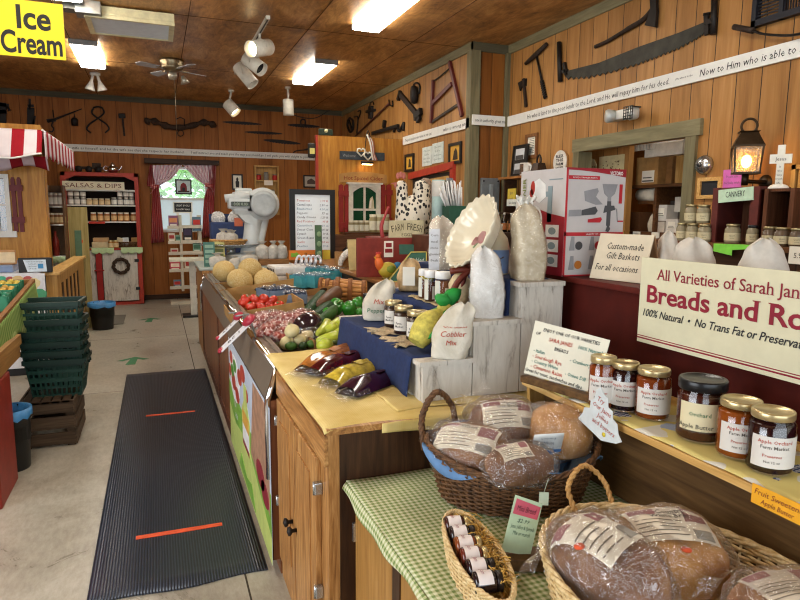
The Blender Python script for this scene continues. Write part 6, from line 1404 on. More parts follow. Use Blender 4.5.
for i,(dx,dy,s) in enumerate(((-.06,.02,1),(.05,.03,.9),(.0,-.03,.95))): pouch('small white cloth bag in the wicker basket on the scale, '+('left one','right one','front one')[i],bp+V((dx,dy,.03)),.075*s,.06*s,.17*s,plain('#bdb8ae',.85,var=.12,vs_=25),i*1.1,i,group='white bags on the scale')
q = at(268,254,Y=7.1)
t = thing('wooden_tray','low wooden tray of white bags right of the scale','tray',(q.x+.05,7.1,sz_)); N().box(-.17,.17,-.1,.1,0,.07,b=.006); mb.build('box',wood('tray_tan','#6f4a28','#916539','#a97d4c','x',1.2,.6,.3),t)
for i,px in enumerate((262.5,274,282)): r_ = at(px,250,Y=7.05); pouch('white cloth bag in the low tray right of the scale, '+('left','middle','right')[i],V((r_.x,7.08,sz_+.07)),.075,.06,.2,plain('#bdb8ae',.85,var=.15,vs_=25),i,i+4,group='white bags in the low tray')
for i,(px,py,s) in enumerate(((249,262,1.1),(236,266,.8),(218,263,1))):
    r_ = at(px,py,Y=6.98); t = pouch('loose white cloth bag before the scale, %s from the left' % ORD[2-i],V((r_.x,6.97+.03*i,sz_+.0)),.09*s,.05*s,.15*s,plain('#bdb8ae',.85,var=.12,vs_=25),.2,i+8,group='loose white bags before the scale')
for px,c_,lab,dy in ((210,'#3f6b60','dark green booklet standing at the corner of the scale counter',0),(220,'#c9c07a','yellow framed card behind the dark green booklet',.12)):
    r_ = at(px,262,Y=7.0+dy); t = thing('leaflet',lab,'leaflet',(max(r_.x,.46),7.02+dy,sz_)); N().box(-.06,.06,0,.008,0,.27,RX(-.2)); mb.build('sheet',plain(c_,.6),t)
    mb = MB()
    for k in range(4): mb.box(-.045,.045,-.002,0,.04+k*.055,.075+k*.055,RX(-.2))
    mb.build('print',plain('#7f9f8d' if px < 215 else '#6f7a4c',.6),t)
q = at(229,232,Y=8.0)
t = thing('blue_bin','navy blue display bin of white bags behind the scale','bin',(q.x-.02,8.06,0)); bzz = at(229,222,Y=8.06).z
N().box(-.2,.2,-.13,.13,0,bzz,b=.02); mb.box(-.2,.2,.09,.13,bzz,bzz+.1); mb.build('body',plain('#2b3a63',.6),t); N().box(.08,.18,-.14,-.131,bzz-.05,bzz+.05); mb.build('price_card',plain('#c96a4a',.6),t)
for i,dx in enumerate((-.1,.08)): pouch('white knit bundle in the navy blue bin, '+('left','right')[i],V((q.x-.02+dx,8.04,bzz+.0)),.085,.05,.13,plain('#c4c2bf',.9,var=.3,vs_=60),i,i+12,tie=False,name='bundle',group='bundles in the navy bin')
# ------------------------------------------------------------------ oak cabinet with yellow cloth
OZ_ = .952; OX0,OX1,OY0_,OY1_ = .455,1.36,1.75,2.57
t = thing('oak_cabinet','oak cabinet with two round knobs at the near end of the produce case','cabinet',(0,0,0))
N().box(OX0,OX1,OY0_,OY1_,.0,OZ_-.02); mb.build('body',OAK,t)
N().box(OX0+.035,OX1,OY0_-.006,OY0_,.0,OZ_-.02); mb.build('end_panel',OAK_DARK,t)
N().box(OX0-.012,OX0,OY0_-.002,OY1_,OZ_-.12,OZ_-.02); mb.build('top_rail',OAK_Y,t)
N().box(OX0-.006,OX1+.0,OY0_-.008,OY1_,OZ_-.02,OZ_); mb.build('top_board',OAK_Y,t)
ym = (1.84+2.52)/2
for i,(y0,y1) in enumerate(((1.84,ym-.004),(ym+.004,2.52))):
    N().box(OX0-.02,OX0,y0,y1,.12,OZ_-.125,b=.004); mb.box(OX0-.024,OX0-.018,y0+.07,y1-.07,.22,OZ_-.2); d = mb.build('door',OAK,t)
    kz = .43; y = ym+(.035 if i else -.035); N().lathe([(0,0),(.008,0),(.007,.016),(.017,.024),(.017,.032),(0,.038)],16,TR(OX0-.02,y,kz) @ RY(-PI/2)); mb.build('knob',IRON,d)
    for z in (.374,.73):
        y = y1+.006 if i else y0-.006; N().box(OX0-.026,OX0,y-.012,y+.012,z-.02,z+.02,b=.003); mb.tube([(OX0-.026,y,z-.022),(OX0-.026,y,z+.022)],.004,8); mb.build('hinge',STEEL,d)
t = thing('yellow_cloth','yellow woven cloth spread over the oak cabinet top','tablecloth',(0,0,0))
def yc(u,v):
    x = .440+(1.355-.440)*u; y = 1.735+(2.80-1.735)*v; z = OZ_+.004+.0025*math.sin(x*19+y*7)+.0025
    if v < .02: z -= .012
    if u < .02: z -= .008
    return (x,y-(.012*math.sin(x*8) if v < .03 else 0),z)
N().grid(yc,44,40,.004); mb.build('cloth',YCLOTH,t)
N().grid(lambda u,v: (.62+(1.35-.62)*u,1.728-.0*v+.004*math.sin(u*16),OZ_+.004-.03*v-.012*math.sin(u*PI)*v),30,4,.003); mb.build('hanging_hem',YCLOTH,t)
N().grid(lambda u,v: (.70+.36*u,1.80+.36*v+.02*math.sin(u*4),OZ_+.012+.008*math.exp(-((v-.8-.2*u)/.07)**2)+.005*math.exp(-((v-.4+.3*u)/.06)**2)),40,40,.003); mb.build('folded_layer',YCLOTH,t)
# frozen pouches
def pouch4(label,a,b,W,col,seed):
    a,b = V(a),V(b); L = (b-a).length; rz = math.atan2(b.y-a.y,b.x-a.x)
    t = thing('filled_pouch',label,'pouch',(a.x,a.y,OZ_+.016),rz,'clear filled pouches on the yellow cloth')
    def sh(k,x0,x1,top):
        def fn(u,v):
            s = x0+(x1-x0)*u; q = max(0,min(1,(s-.14)/.5)); th = top*.82*(math.sin(PI*min(1,.12+q*.62)))*(1-.0*s)*(1 if s < .93 else max(.15,1-((s-.93)/.07)**2)); w_ = W*(.5+.5*min(1,.35+s))*(1 if s < .9 else math.sqrt(max(.2,1-((s-.9)/.12)**2)))
            y = (v-.5); z = th*(max(0,1-(2*y)**2))**.6*(1+.2*noise.noise(V((s*4+seed,y*4,k)))) ; return (s*L,y*w_*2*.5*k,z*k+.002)
        return fn
    mb = MB(); mb.grid(sh(1.0,.2,.97,.062),26,14); mb.grid(lambda u,v: (lambda p: (p[0],p[1],.001))(sh(1.0,.2,.97,.05)(1-u,v)),12,6); mb.build('filling',plain(col,.14,var=.3,vs_=30,spec=.6),t)
    mb = MB(); mb.grid(sh(1.05,0,.36,.050),20,20); mb.build('film_end',BAGFILM,t)
    mb = MB(); f_ = sh(1.07,0,1,.063); mb.grid(lambda u,v: V(f_(.62+.14*u,.36+.3*v))+V((0,0,.002)),6,6); mb.build('label',plain(col,.5),t);
    return t
for a,b,W,c,lab in (((290,376),(350,347),.12,'#a8682a','amber filled clear pouch, farthest of the four on the yellow cloth'),((297,378),(368,352),.11,'#48090f','dark red filled clear pouch, second from the produce case'),((316,388),(376,362),.13,'#c4ab3c','bright yellow filled clear pouch on the yellow cloth'),((332,398),(396,371),.13,'#2f0c22','dark purple filled clear pouch, nearest on the yellow cloth')):
    pouch4(lab,at(*a,Z=OZ_+.03),at(*b,Z=OZ_+.03),W,c,a[0])
# ---- white stepped crates
S1,S2,S3 = 1.105,1.232,1.36; SXa,SXb,SXc,SXd = .81,1.0,1.19,1.365; SYa,SYb = 1.86,2.84; base = OZ_+.011
t = thing('step_display','weathered white three step display crate on the yellow cloth','display stand',(0,0,0))
def crate(x0,x1,z1,nm):
    mb = MB(); T_ = .016; h = z1-base
    nb = 1
    for k in range(nb): z0 = base+k*h/nb; mb.box(x0+.002,x1-.002,SYa,SYa+T_,z0+.0015,z0+h/nb-.0015); mb.box(x0+.002,x1-.002,SYb-T_,SYb,z0+.0015,z0+h/nb-.0015); mb.box(x0,x0+T_,SYa+T_,SYb-T_,z0,z0+h/nb-.002)
    mb.box(x0,x0+.035,SYa-.008,SYa,base,z1-.016) if x0 == SXa else None
    for k in range(2): a_ = x0-.012+(x1-x0+.012)*k/2; mb.box(a_,a_+(x1-x0+.012)/2-.002,SYa-.012,SYb+.004,z1-.016,z1)
    return mb.build(nm,DISTRESS,t)
crate(SXa,SXb,S1,'step'); crate(SXb,SXc,S2,'step'); crate(SXc,SXd,S3,'step')
t = thing('navy_cloth','navy blue cloth runner draped down the white stepped crate','cloth',(0,0,0))
path = [(SXc+.15,S3+.003),(SXc-.016,S3+.003),(SXc-.018,S2+.004),(SXb-.016,S2+.003),(SXb-.018,S1+.004),(SXa-.016,S1+.003),(SXa-.022,S1-.01),(SXa-.026,base+.01)]
def nav(y0a,y0b,y1):
    mb = MB(); n = 6; P = []
    for i in range(len(path)-1):
        for k in range(n): P.append((path[i][0]+(path[i+1][0]-path[i][0])*k/n,path[i][1]+(path[i+1][1]-path[i][1])*k/n))
    P.append(path[-1]); N = len(P)-1
    def fn(u,v):
        i = min(int(u*N),N-1); q = u*N-i; x = P[i][0]+(P[i+1][0]-P[i][0])*q; z = P[i][1]+(P[i+1][1]-P[i][1])*q; y0 = y0a+(y0b-y0a)*u
        y = y0+(y1-y0)*v; fr = max(0,(u-.86)/.14); return (x-fr*.006*(1+math.sin(y*30)),y,z)
    mb.grid(fn,N,30,-.003); return mb
nav(1.92,1.91,2.79).build('runner',plain('#1d2c52',.9,vs_=50,var=.12),t)
for lab,c,w_ in (('tan crocheted leaf doily hanging over the navy step edge, left one',(379,331),.17),('tan crocheted leaf doily hanging over the navy step edge, nearer one',(397,341),.2)):
    p = at(*c,Z=S1+.01); q = thing('leaf_doily',lab,'doily',(SXa+.05,p.y,S1+.007),0,'leaf doilies on the navy cloth'); mb = MB()
    pts = [(w_*(.5+.13*math.cos(6*a_)+.06*math.cos(11*a_))*math.cos(a_),w_*(.5+.13*math.cos(6*a_))*math.sin(a_)) for a_ in [k*PI/24 for k in range(48)]]
    A = [mb.v((x*.8 if x > -.06 else -.066+.003,y,0 if x > -.06 else (x*.8+.06)*1.1)) for x,y in pts]; B = [mb.v((x*.8 if x > -.06 else -.066,y,.003 if x > -.06 else (x*.8+.06)*1.1)) for x,y in pts]
    ca,cb = mb.v((.02,0,0)),mb.v((.02,0,.003))
    for k in range(48): mb.f([B[k],B[(k+1) % 48],cb]); mb.f([A[(k+1) % 48],A[k],ca]); mb.f([A[k],A[(k+1) % 48],B[(k+1) % 48],B[k]])
    mb.build('lace',plain('#b9a585',.9,var=.25,vs_=90),q)
# ---- jars with glass, contents, lid and lettered label
def glass_jar(label,p,R,H,con,lid,lines,rz=0,name='preserve_jar',cat='jar',group=None,labcol='#dad5cb',wide=False,labz=(.16,.66),lidh=.13,part=.72):
    t = thing(name,label,cat,p,rz,group)
    sh = .80 if not wide else .74; nk = .86 if not wide else .9
    prof = [(0,0),(R*.9,0),(R,R*.12),(R,H*sh),(R*nk,H*(1-lidh)-.003),(R*nk,H*(1-lidh*.4))]
    mb = MB(); mb.lathe(prof,28,cap=False); mb.build('glass',GLASS,t)
    mb = MB(); mb.lathe([(0,.003),(R*.88,.003),(R*.965,R*.14),(R*.965,H*sh*.99),(R*.84,H*(1-lidh)-.006),(0,H*(1-lidh)-.006)],28); mb.build('contents',con,t)
    mb = MB(); lr = R*(.93 if not wide else 1.0); mb.lathe([(lr*.97,H*(1-lidh)),(lr,H*(1-lidh)+.002),(lr,H-.003),(lr*.97,H),(lr*.84,H),(lr*.82,H-.0015),(0,H-.0015)],32,cap=False); mb.build('lid',lid,t)
    r2 = R+.0012; a0 = -PI/2-PI*part/2; a1 = -PI/2+PI*part/2
    mb = MB(); mb.grid(lambda u,v: (r2*math.cos(a0+(a1-a0)*u),r2*math.sin(a0+(a1-a0)*u),H*(labz[0]+(labz[1]-labz[0])*v)),20,1); lb = mb.build('label',plain(labcol,.55,var=.03),t)
    for txt,u,z,hh,ww,ink in lines:
        mm = MB(); mm.text(txt,H*hh,(R*ww if ww else None),FACE,res=1,bold=.01); mb = MB()
        for v_ in mm.bm.verts: a_ = -PI/2+u+v_.co.x/R; zz = v_.co.z+H*z; v_.co = V(((r2+.0006)*math.cos(a_),(r2+.0006)*math.sin(a_),zz))
        mb.merge(mm.bm); mb.build('lettering',ink,lb)
    return t
BRN = plain('#2a1512',.3,spec=.5)
for i,(px,py,w_,zt) in enumerate(((389,330,17,303),(399,337,18.5,308),(412.5,343,21,313))):
    p = at(px,py-3,Z=S1+.008); R = w_*.55*mpp(p); p = V((p.x+.02,p.y,S1+.008)); H = (py-zt)*mpp(p)*.98
    glass_jar('dark jam jar with gold lid on the navy step, '+('farthest','middle one','nearest')[i]+' of three',p,R,H,BRN,GOLDLID,[('Farm',-.5,.42,.08,None,INK),('Market',-.45,.31,.08,None,INK)],math.radians(-22),'jam_jar','jar','gold lidded jars on the navy step',lidh=.16)
p = at(392,322,Z=S1+.006); glass_jar('dark jam jar with a black lid behind the gold lids',V((.90,p.y+.12,S1+.008)),.03,.115,BRN,BLACKLID,[('Dip',-.3,.4,.1,None,INK)],-.4,'jam_jar','jar',lidh=.2)
# cloth bags and bags of flour
RED_INK = plain('#b0402c',.8)
p = at(380,322,Z=S1); pouch('canvas bag printed with chili peppers at the far end of the navy step',V((.925,p.y+.03,S1+.008)),.068,.055,.185,CANVAS,-.35,2.2,False,lean=.25,print_=[('Chili',.13,.025,INKGREEN,None),('Mix',.09,.022,RED_INK,None),('Peppers',.05,.02,INKGREEN,None)])
p = at(452,362,Z=S1); pouch('canvas Cobbler Mix bag at the near corner of the lowest step',V((.925,1.888,S1+.001)),.068,.045,.190,CANVAS,-.42,5.1,False,lean=.26,print_=[('COUNTRY',.15,.009,plain('#8f9aa0',.8),None),('Old Baker',.118,.017,RED_INK,.085),('Cobbler',.09,.019,RED_INK,.08),('Mix',.06,.018,RED_INK,None)])
def flour_bag(label,p,a,b,h,rz,seed,top=True,fill=None,name='flour_bag',group='clear bags of flour'):
    t = thing(name,label,'bag',p,rz,group);
    def fn(k,tp):
        def g(u,v):
            q = 2*PI*u; n = noise.noise(V((math.cos(q)*1.3+seed,math.sin(q)*1.3,v*3)))*.14+noise.noise(V((math.cos(q)*4+seed,math.sin(q)*4,v*7)))*.07
            pr = (.96+.10*math.sin(PI*min(1,v*1.6)))*(1 if v < .45 else max(.08,1-((v-.45)/.55)**1.6*.93)) if not tp else (.9+.12*math.sin(PI*min(1,v/.8)))*(1 if v < .7 else max(.16,1-((v-.7)/.16)*.84)) if v < .86 else .16+.7*(v-.86)/.14
            e = 1/(abs(math.cos(q))**3.2+abs(math.sin(q))**3.2)**(1/3.2)
            if not tp:
                k_ = max(0,(v-.5)/.5); px_ = (.93+.09*math.sin(PI*min(1,v*1.5)))*(1-.26*k_**1.6); py_ = (.93+.09*math.sin(PI*min(1,v*1.5)))*(1-.9*k_**2.2)
                if v > .8: px_ *= math.sqrt(max(.12,1-((v-.8)/.21)**2))
                return (a*k*px_*(1+n)*math.cos(q)*e-.25*a*k_,b*k*py_*(1+n)*math.sin(q)*e+.010*math.sin(math.cos(q)*5+seed)*k_,h*v*(1+.02*k_*math.sin(math.cos(q)*5+seed)))
            return (a*k*pr*(1+n)*math.cos(q)*e,b*k*pr*(1+n)*math.sin(q)*e,h*v)
        return g
    mb = MB(); mb.grid(fn(.97,False),40,24); mb.prism([(a*.8*math.cos(k*PI/9),b*.8*math.sin(k*PI/9)) for k in range(18)],.003); bmesh.ops.remove_doubles(mb.bm,verts=mb.bm.verts[:],dist=1e-5); mb.build('filling',fill or FLOUR,t)
    mb = MB(); mb.grid(fn(1.02,False),40,30); bmesh.ops.remove_doubles(mb.bm,verts=mb.bm.verts[:],dist=1e-5); mb.build('film',FLOURBAG,t)
    if top: mb = MB(); mb.grid(lambda u,v: (-.25*a+a*(u-.5)*(.7+.5*v)+.004*math.sin(v*9),.012*math.sin(u*19)*v,h*(.96+.13*v)+.006*math.sin(u*23)),16,4,.001); mb.build('gathered_top',plain('#d8d4ca',.3),t)
    return t
p = at(483,319,Z=S2); K = mpp(V((1.08,1.92,1.3))); flour_bag('clear bag of white flour on the middle step, nearest the camera',V((1.09,1.93,S2+.001)),17*K,.05,70*K,-.35,1.0,False)
OAT = NT('oat_flour_fill'); f__ = OAT.noise(40,None,4,.7); OATM = OAT.out(OAT.ramp(f__,[(.3,'#b9a685'),(.7,'#dccfb4')]),.6)
K = mpp(V((1.24,1.93,1.45))); flour_bag('clear bag of oat coloured flour on the top step beside the boxed strainer',V((1.262,1.94,S3+.001)),17.5*K,.055,76*K,-.3,3.0,True,OATM)
p = at(442,262,Y=2.42); K = mpp(p); flour_bag('clear bag of pale meal behind the pie dish with a long white tag',V((p.x+.01,2.42,S3+.001)),15*K,.055,52*K,-.4,6.0,False,plain('#d9cdb9',.6,var=.12,vs_=30))
N().box(-.022,.022,-.003,0,-.0,.17); o = one('long_tag',mb,plain('#d8dade',.6),'long white printed tag hanging on the pale meal bag','tag',(at(432.5,262,Y=2.36).x,2.345,S3+.004),-.3); mb = MB()
for k in range(5): mb.text(['Corn','meal','stone','ground','fresh'][k],.011,None,TR(0,-.004,.145-k*.026) @ FACE,res=1)
mb.build('lettering',INKSOFT,o)
p = at(410,292,Z=S2); pouch('small tan paper bag with a white label at the far end of the middle step',V((1.09,p.y,S2+.008)),.058,.045,.15,plain('#b79a70',.7,var=.2,vs_=30),-.4,9,False)
N().box(-.028,.028,-.002,0,.03,.115); one('bag_label',mb,PAPER,'white label on the small tan paper bag','label',(1.09-.028,p.y-.056,S2+.008),-.4)
# spice shakers
for i,(px,py,w_,top) in enumerate(((424,300,8.5,271),(430.5,303,9.5,272.5),(442.5,305,15,273.5))):
    p = at(px,py-2,Z=S2+.006); K = mpp(p); x_,y_ = p.x-.005,p.y-.01; R = w_*K*.5*(1.25 if i < 2 else 1); H = (py-top)*K
    t = thing('spice_shaker','clear spice shaker with white lid, '+('far left of three','middle of three','widest and nearest of three')[i]+' on the middle step','shaker',(x_,y_,S2+.008),-.4,'spice shakers on the middle step')
    N().lathe([(0,0),(R*.95,0),(R,.004),(R,H*.76),(R*.95,H*.78)],24,cap=False); mb.build('glass',GLASS,t)
    N().lathe([(0,.003),(R*.94,.003),(R*.96,H*(.62 if i < 2 else .7)),(0,H*(.62 if i < 2 else .7))],24); mb.build('contents',plain(('#6b3f24','#4a2618','#7d4a2a')[i],.7,var=.15,vs_=60),t)
    N().lathe([(R*.98,H*.77),(R*1.06,H*.79),(R*1.06,H*.97),(R*.98,H),(0,H)],24); mb.build('lid',plain('#e8e8e6',.35),t)
    mb = MB(); a0,a1 = -PI*.95,-PI*.62; mb.grid(lambda u,v: ((R+.001)*math.cos(a0+(a1-a0)*u),(R+.001)*math.sin(a0+(a1-a0)*u),H*(.06+.66*v)),8,1); a2,a3 = -PI*.42,-PI*.22; mb.grid(lambda u,v: ((R+.001)*math.cos(a2+(a3-a2)*u),(R+.001)*math.sin(a2+(a3-a2)*u),H*(.08+.42*v)),6,1); mb.build('label',plain('#d5d3c4',.5),t)
N().grid(lambda u,v: (-.07+.14*u,-.22+.44*v,.004+.003*math.sin(u*20+v*30)),16,30,.003); one('burlap_mat',mb,plain('#a8946e',.95,var=.25,vs_=80),'tan burlap mat under the spice shakers','mat',(1.085,2.28,S2+.004))
# corn shaped cloth dolls
YEL = plain('#c9b24e',.8,var=.12,vs_=30); GRN = plain('#1f8a35',.6,var=.15)
def corn(label,a,b,r,bow):
    a,b = V(a),V(b); pts = curve([a,a.lerp(b,.35)+V((0,0,.01)),a.lerp(b,.7),b],6); n = len(pts); o = a
    t = thing('corn_bundle',label,'bundle',a,0,'yellow corn bundles with green bows')
    mb = MB(); mb.tube([p-o for p in pts],[r*(.35+.65*math.sin(PI*min(1,(k+2)/(n*.85))))**.8 if k < n*.75 else r*.5 for k in range(n)],12); mb.build('cob',plain('#bdb050',.7,var=.2,vs_=50),t)
    mb = MB(); d = (b-a).normalized(); u,v_,_ = frame_of(d)
    for k in range(3): q = a.lerp(b,.45)-o+(u*math.cos(k*2.1)+v_*math.sin(k*2.1))*r*.72; mb.tube(curve([a.lerp(b,.12)-o+(u*math.cos(k*2.1)+v_*math.sin(k*2.1))*r*.55,q,b-o],5),[.2*r,.32*r,.42*r,.48*r,.5*r,.5*r,.48*r,.42*r,.34*r,.28*r,.24*r],8,flat=.5)
    mb.build('husk',GRN if bow else YEL,t)
    mb = MB(); q = b-o; mb.ball(q+V((.015,0,.03)),.045,.02,.03,RY(-.6),2,.3,2.5); mb.ball(q+V((-.02,-.01,.02)),.035,.02,.025,RY(.5),2,.3,2.5,3); mb.ball(q,.018,.018,.018,sub=2); mb.build('bow',GRN,t)
corn('large yellow corn bundle with green husk lying against the Cobbler Mix bag',at(416,343,Z=S1+.035),at(447,305,Y=2.03),.05,True)
corn('smaller yellow corn bundle with green bow behind the spice shakers',at(414,291,X=1.15),at(441,264,X=1.16),.035,False)
# teddy topped jar bag
p = at(461,308,Z=S2); t = thing('bear_bag','small tan bag topped with a toy bear behind the white flour bag','bag',(1.10,p.y+.02,S2+.008),-.3); K = mpp(p)
N().ball((0,0,.065),.045,.04,.066,sub=3,wob=.12); mb.build('body',plain('#c3b08c',.7,var=.15,vs_=40),t)
N().ball((0,-.005,.15),.038,.034,.032,sub=3); mb.ball((-.03,0,.178),.014,.008,.014,sub=2); mb.ball((.03,0,.178),.014,.008,.014,sub=2); mb.ball((0,-.036,.142),.014,.012,.011,sub=2); mb.m(1).ball((-.014,-.034,.158),.004,sub=1); mb.ball((.014,-.034,.158),.004,sub=1); mb.ball((0,-.047,.146),.005,sub=1); mb.build('head',[plain('#a8936e',.9,var=.2,vs_=60),BLACK],t)
# pie dish
pc = at(470,231,Y=2.08); n_ = (RT*-.82+UP*.40-FW*.39).normalized(); R = 39*mpp(pc)
M = Matrix.Translation((0,0,0)) @ Matrix((n_.cross(V((0,0,1))).normalized(),n_.cross(n_.cross(V((0,0,1)))).normalized(),n_)).transposed().to_4x4()
t = thing('pie_dish','large cream ruffled pie dish with red apples tilted on the steps','dish',pc)
DISH = plain('#d9cfb6',.2,spec=.6,var=.03)
wv = lambda a_,z: .035*math.cos(a_*22)*max(0,(z+.02)/.02) if z > -.02 else 0
h_ = R*.42
N().lathe([(0,-h_),(R*.70,-h_),(R*.74,-h_*.9),(R*.93,-.015),(R*1.02,0),(R*1.0,.006),(R*.90,-.014),(R*.70,-h_*.86),(0,-h_*.9)],88,M,wave=wv); mb.build('bowl',DISH,t)
def apple(mb,c,s): mb.prism([(c[0]+s*x,c[1]+s*y) for x,y in ((0,.75),(.5,.95),(.95,.6),(.9,-.2),(.5,-.85),(.1,-.9),(0,-.8),(-.1,-.9),(-.5,-.85),(-.9,-.2),(-.95,.6),(-.5,.95))],.0012,M @ TR(0,0,-h_*.895))
mb = MB(); apple(mb,(R*.0,-.0),R*.2); apple(mb,(R*.22,R*.12),R*.14); mb.m(1).prism([(R*.02,R*.16),(R*.12,R*.32),(R*.2,R*.3),(R*.1,R*.18)],.0014,M @ TR(0,0,-h_*.895)); mb.m(2).lathe([(R*.56,-h_*.893),(R*.575,-h_*.893),(R*.575,-h_*.885),(R*.56,-h_*.885)],60,M,cap=False); mb.m(0)
for a_ in (.5,2.6,4.7):
    q = V((R*.86*math.cos(a_),R*.86*math.sin(a_),-h_*.5)); rd = V((math.cos(a_),math.sin(a_),-.25)).normalized(); u_,v2,_ = frame_of(rd); mb.ball(M @ (q+rd*R*.035),R*.13,R*.13,R*.02,M.to_3x3().to_4x4() @ Matrix((u_,v2,rd)).transposed().to_4x4(),2)
mb.build('apple_print',[plain('#7a1c1c',.3),plain('#4d6a35',.5),plain('#7d8a5a',.6)],t)
zb_ = min(pc.z-R*1.0,2)
t = thing('plate_stand','red brown carved stand under the tilted pie dish','stand',(pc.x-.01,pc.y+.0,S2+.008)); mb = MB(); h2 = pc.z-R*.72-S2
mb.tube(curve([(-.09,-.02,.012),(-.04,0,h2*.5),(.02,.0,h2*.8),(.06,.02,h2*1.1)],5),.012,8); mb.tube(curve([(.08,-.02,.012),(.05,0,h2*.55),(0,.0,h2*.75),(-.06,.02,h2*.72)],5),.012,8); mb.tube([(0,.07,.01),(.02,.03,h2*.9)],.01,8); mb.build('legs',plain('#6a2a1c',.45),t)
# jug with blue label
p = at(499,268,Y=2.12); K = mpp(p); t = thing('plastic_jug','cream plastic jug with a blue windmill label on the top step','jug',(1.25,2.14,S3+.002),-.45)
s = 12*K; H = 50*K
N().lathe([(0,0),(s*.95,0),(s,.006),(s,H*.52),(s*.8,H*.72),(s*.36,H*.86),(s*.32,H*.9)],28); mb.build('body',plain('#d6ccae',.4),t); N().lathe([(s*.36,H*.88),(s*.38,H),(0,H)],20); mb.build('cap',plain('#e0dccb',.4),t)
N().tube(curve([(-s*.3,-s*.3,H*.86),(-s*1.05,-s*.5,H*.82),(-s*1.15,-s*.5,H*.62),(-s*.95,-s*.2,H*.5)],5),s*.17,8); mb.build('handle',plain('#d6ccae',.4),t)
mb = MB(); a0,a1 = -PI*.95,-PI*.15; mb.grid(lambda u,v: ((s+.0012)*math.cos(a0+(a1-a0)*u),(s+.0012)*math.sin(a0+(a1-a0)*u),H*(.03+.46*v)),16,1); lb = mb.build('label',plain('#7f9fd0',.5),t)
mb = MB(); cyl = lambda x,z: V(((s+.0025)*math.cos(-PI*.5+x/s),(s+.0025)*math.sin(-PI*.5+x/s),z))
def cq(pts): mb.f([mb.v(cyl(x,z)) for x,z in pts])
mb.m(0); cq([(-s*1.2,H*.03),(s*1.0,H*.03),(s*1.0,H*.15),(-s*1.2,H*.13)]); mb.m(1); cq([(-.008,H*.1),(.008,H*.1),(.004,H*.3),(-.004,H*.3)])
for k in range(4):
    a_ = k*PI/2+.5; cq([(0,H*.3),(.02*math.cos(a_-.15),H*.3+.02*math.sin(a_-.15)),(.026*math.cos(a_),H*.3+.026*math.sin(a_)),(.02*math.cos(a_+.15),H*.3+.02*math.sin(a_+.15))])
mb.build('windmill_print',[plain('#c98a4a',.6),plain('#5a4a3a',.6)],lb)
# ------------------------------------------------------------------ gingham table, bread baskets, preserve shelf
GZ = .786; GX0,GX1,GY0,GY1 = .525,1.40,.30,1.735
t = thing('table_cabinet','light wood cabinet under the green gingham cloth','cabinet',(0,0,0))
N().box(GX0+.02,GX1,GY0,GY1,0,GZ-.03); mb.build('body',TABLEWOOD,t)
N().box(GX0,GX1,GY0,GY1+.0,GZ-.03,GZ-.004,b=.004); mb.build('top_board',wood('table_edge','#8a5f30','#b0824a','#c59a60','y',1.2,.5,.3),t)
for i,(y0,y1) in enumerate(((1.12,1.70),(.50,1.08))):
    N().box(GX0,GX0+.02,y0,y1,.1,GZ-.06,b=.003); d = mb.build('door',TABLEWOOD,t); N().box(GX0-.004,GX0,y0+.20,y0+.25,.1,GZ-.062); mb.build('stile',OAK_DARK,d)
    N().box(GX0-.006,GX0+.02,y1+.0,y1+.012,.60,.66); mb.build('hinge',STEEL,d)
t = thing('gingham_cloth','green and white gingham cloth on the bread table','tablecloth',(0,0,0))
def gc(u,v):
    x = GX0-.02+(GX1-GX0-.02)*u; y = GY0+(GY1-.005-GY0)*v
    z = GZ+.003*noise.noise(V((x*6,y*6,1)))+.002
    over = max(0,1-(y-.40)/.80) if y < 1.20 else 0
    return (x,y,z)
N().grid(gc,40,50,.003); mb.build('cloth',GING,t)
mb = MB();
def hang(u,v):
    y = GY1-.012-(GY1-.012-GY0)*u; drop = .02+.015*math.sin(u*9)+.22*max(0,min(1,(u-.45)/.12));
    return (GX0-.022-.012*math.sin(v*PI*.5)+.004*math.sin(u*40)*v,y,GZ+.002-drop*v)
mb.grid(hang,60,8,-.003); mb.build('hanging_edge',gingham('gingham_side','#cfcfb2','#adb386','#748850',.008),t)
def gingham_side():
    m = bpy.data.materials['gingham_side']; s = [n for n in m.node_tree.nodes if n.type == 'SEPXYZ'][0]
    for l in list(m.node_tree.links):
        if l.from_node == s and l.from_socket.name == 'X': to = l.to_socket; m.node_tree.links.remove(l); m.node_tree.links.new(s.outputs['Z'],to)
gingham_side()
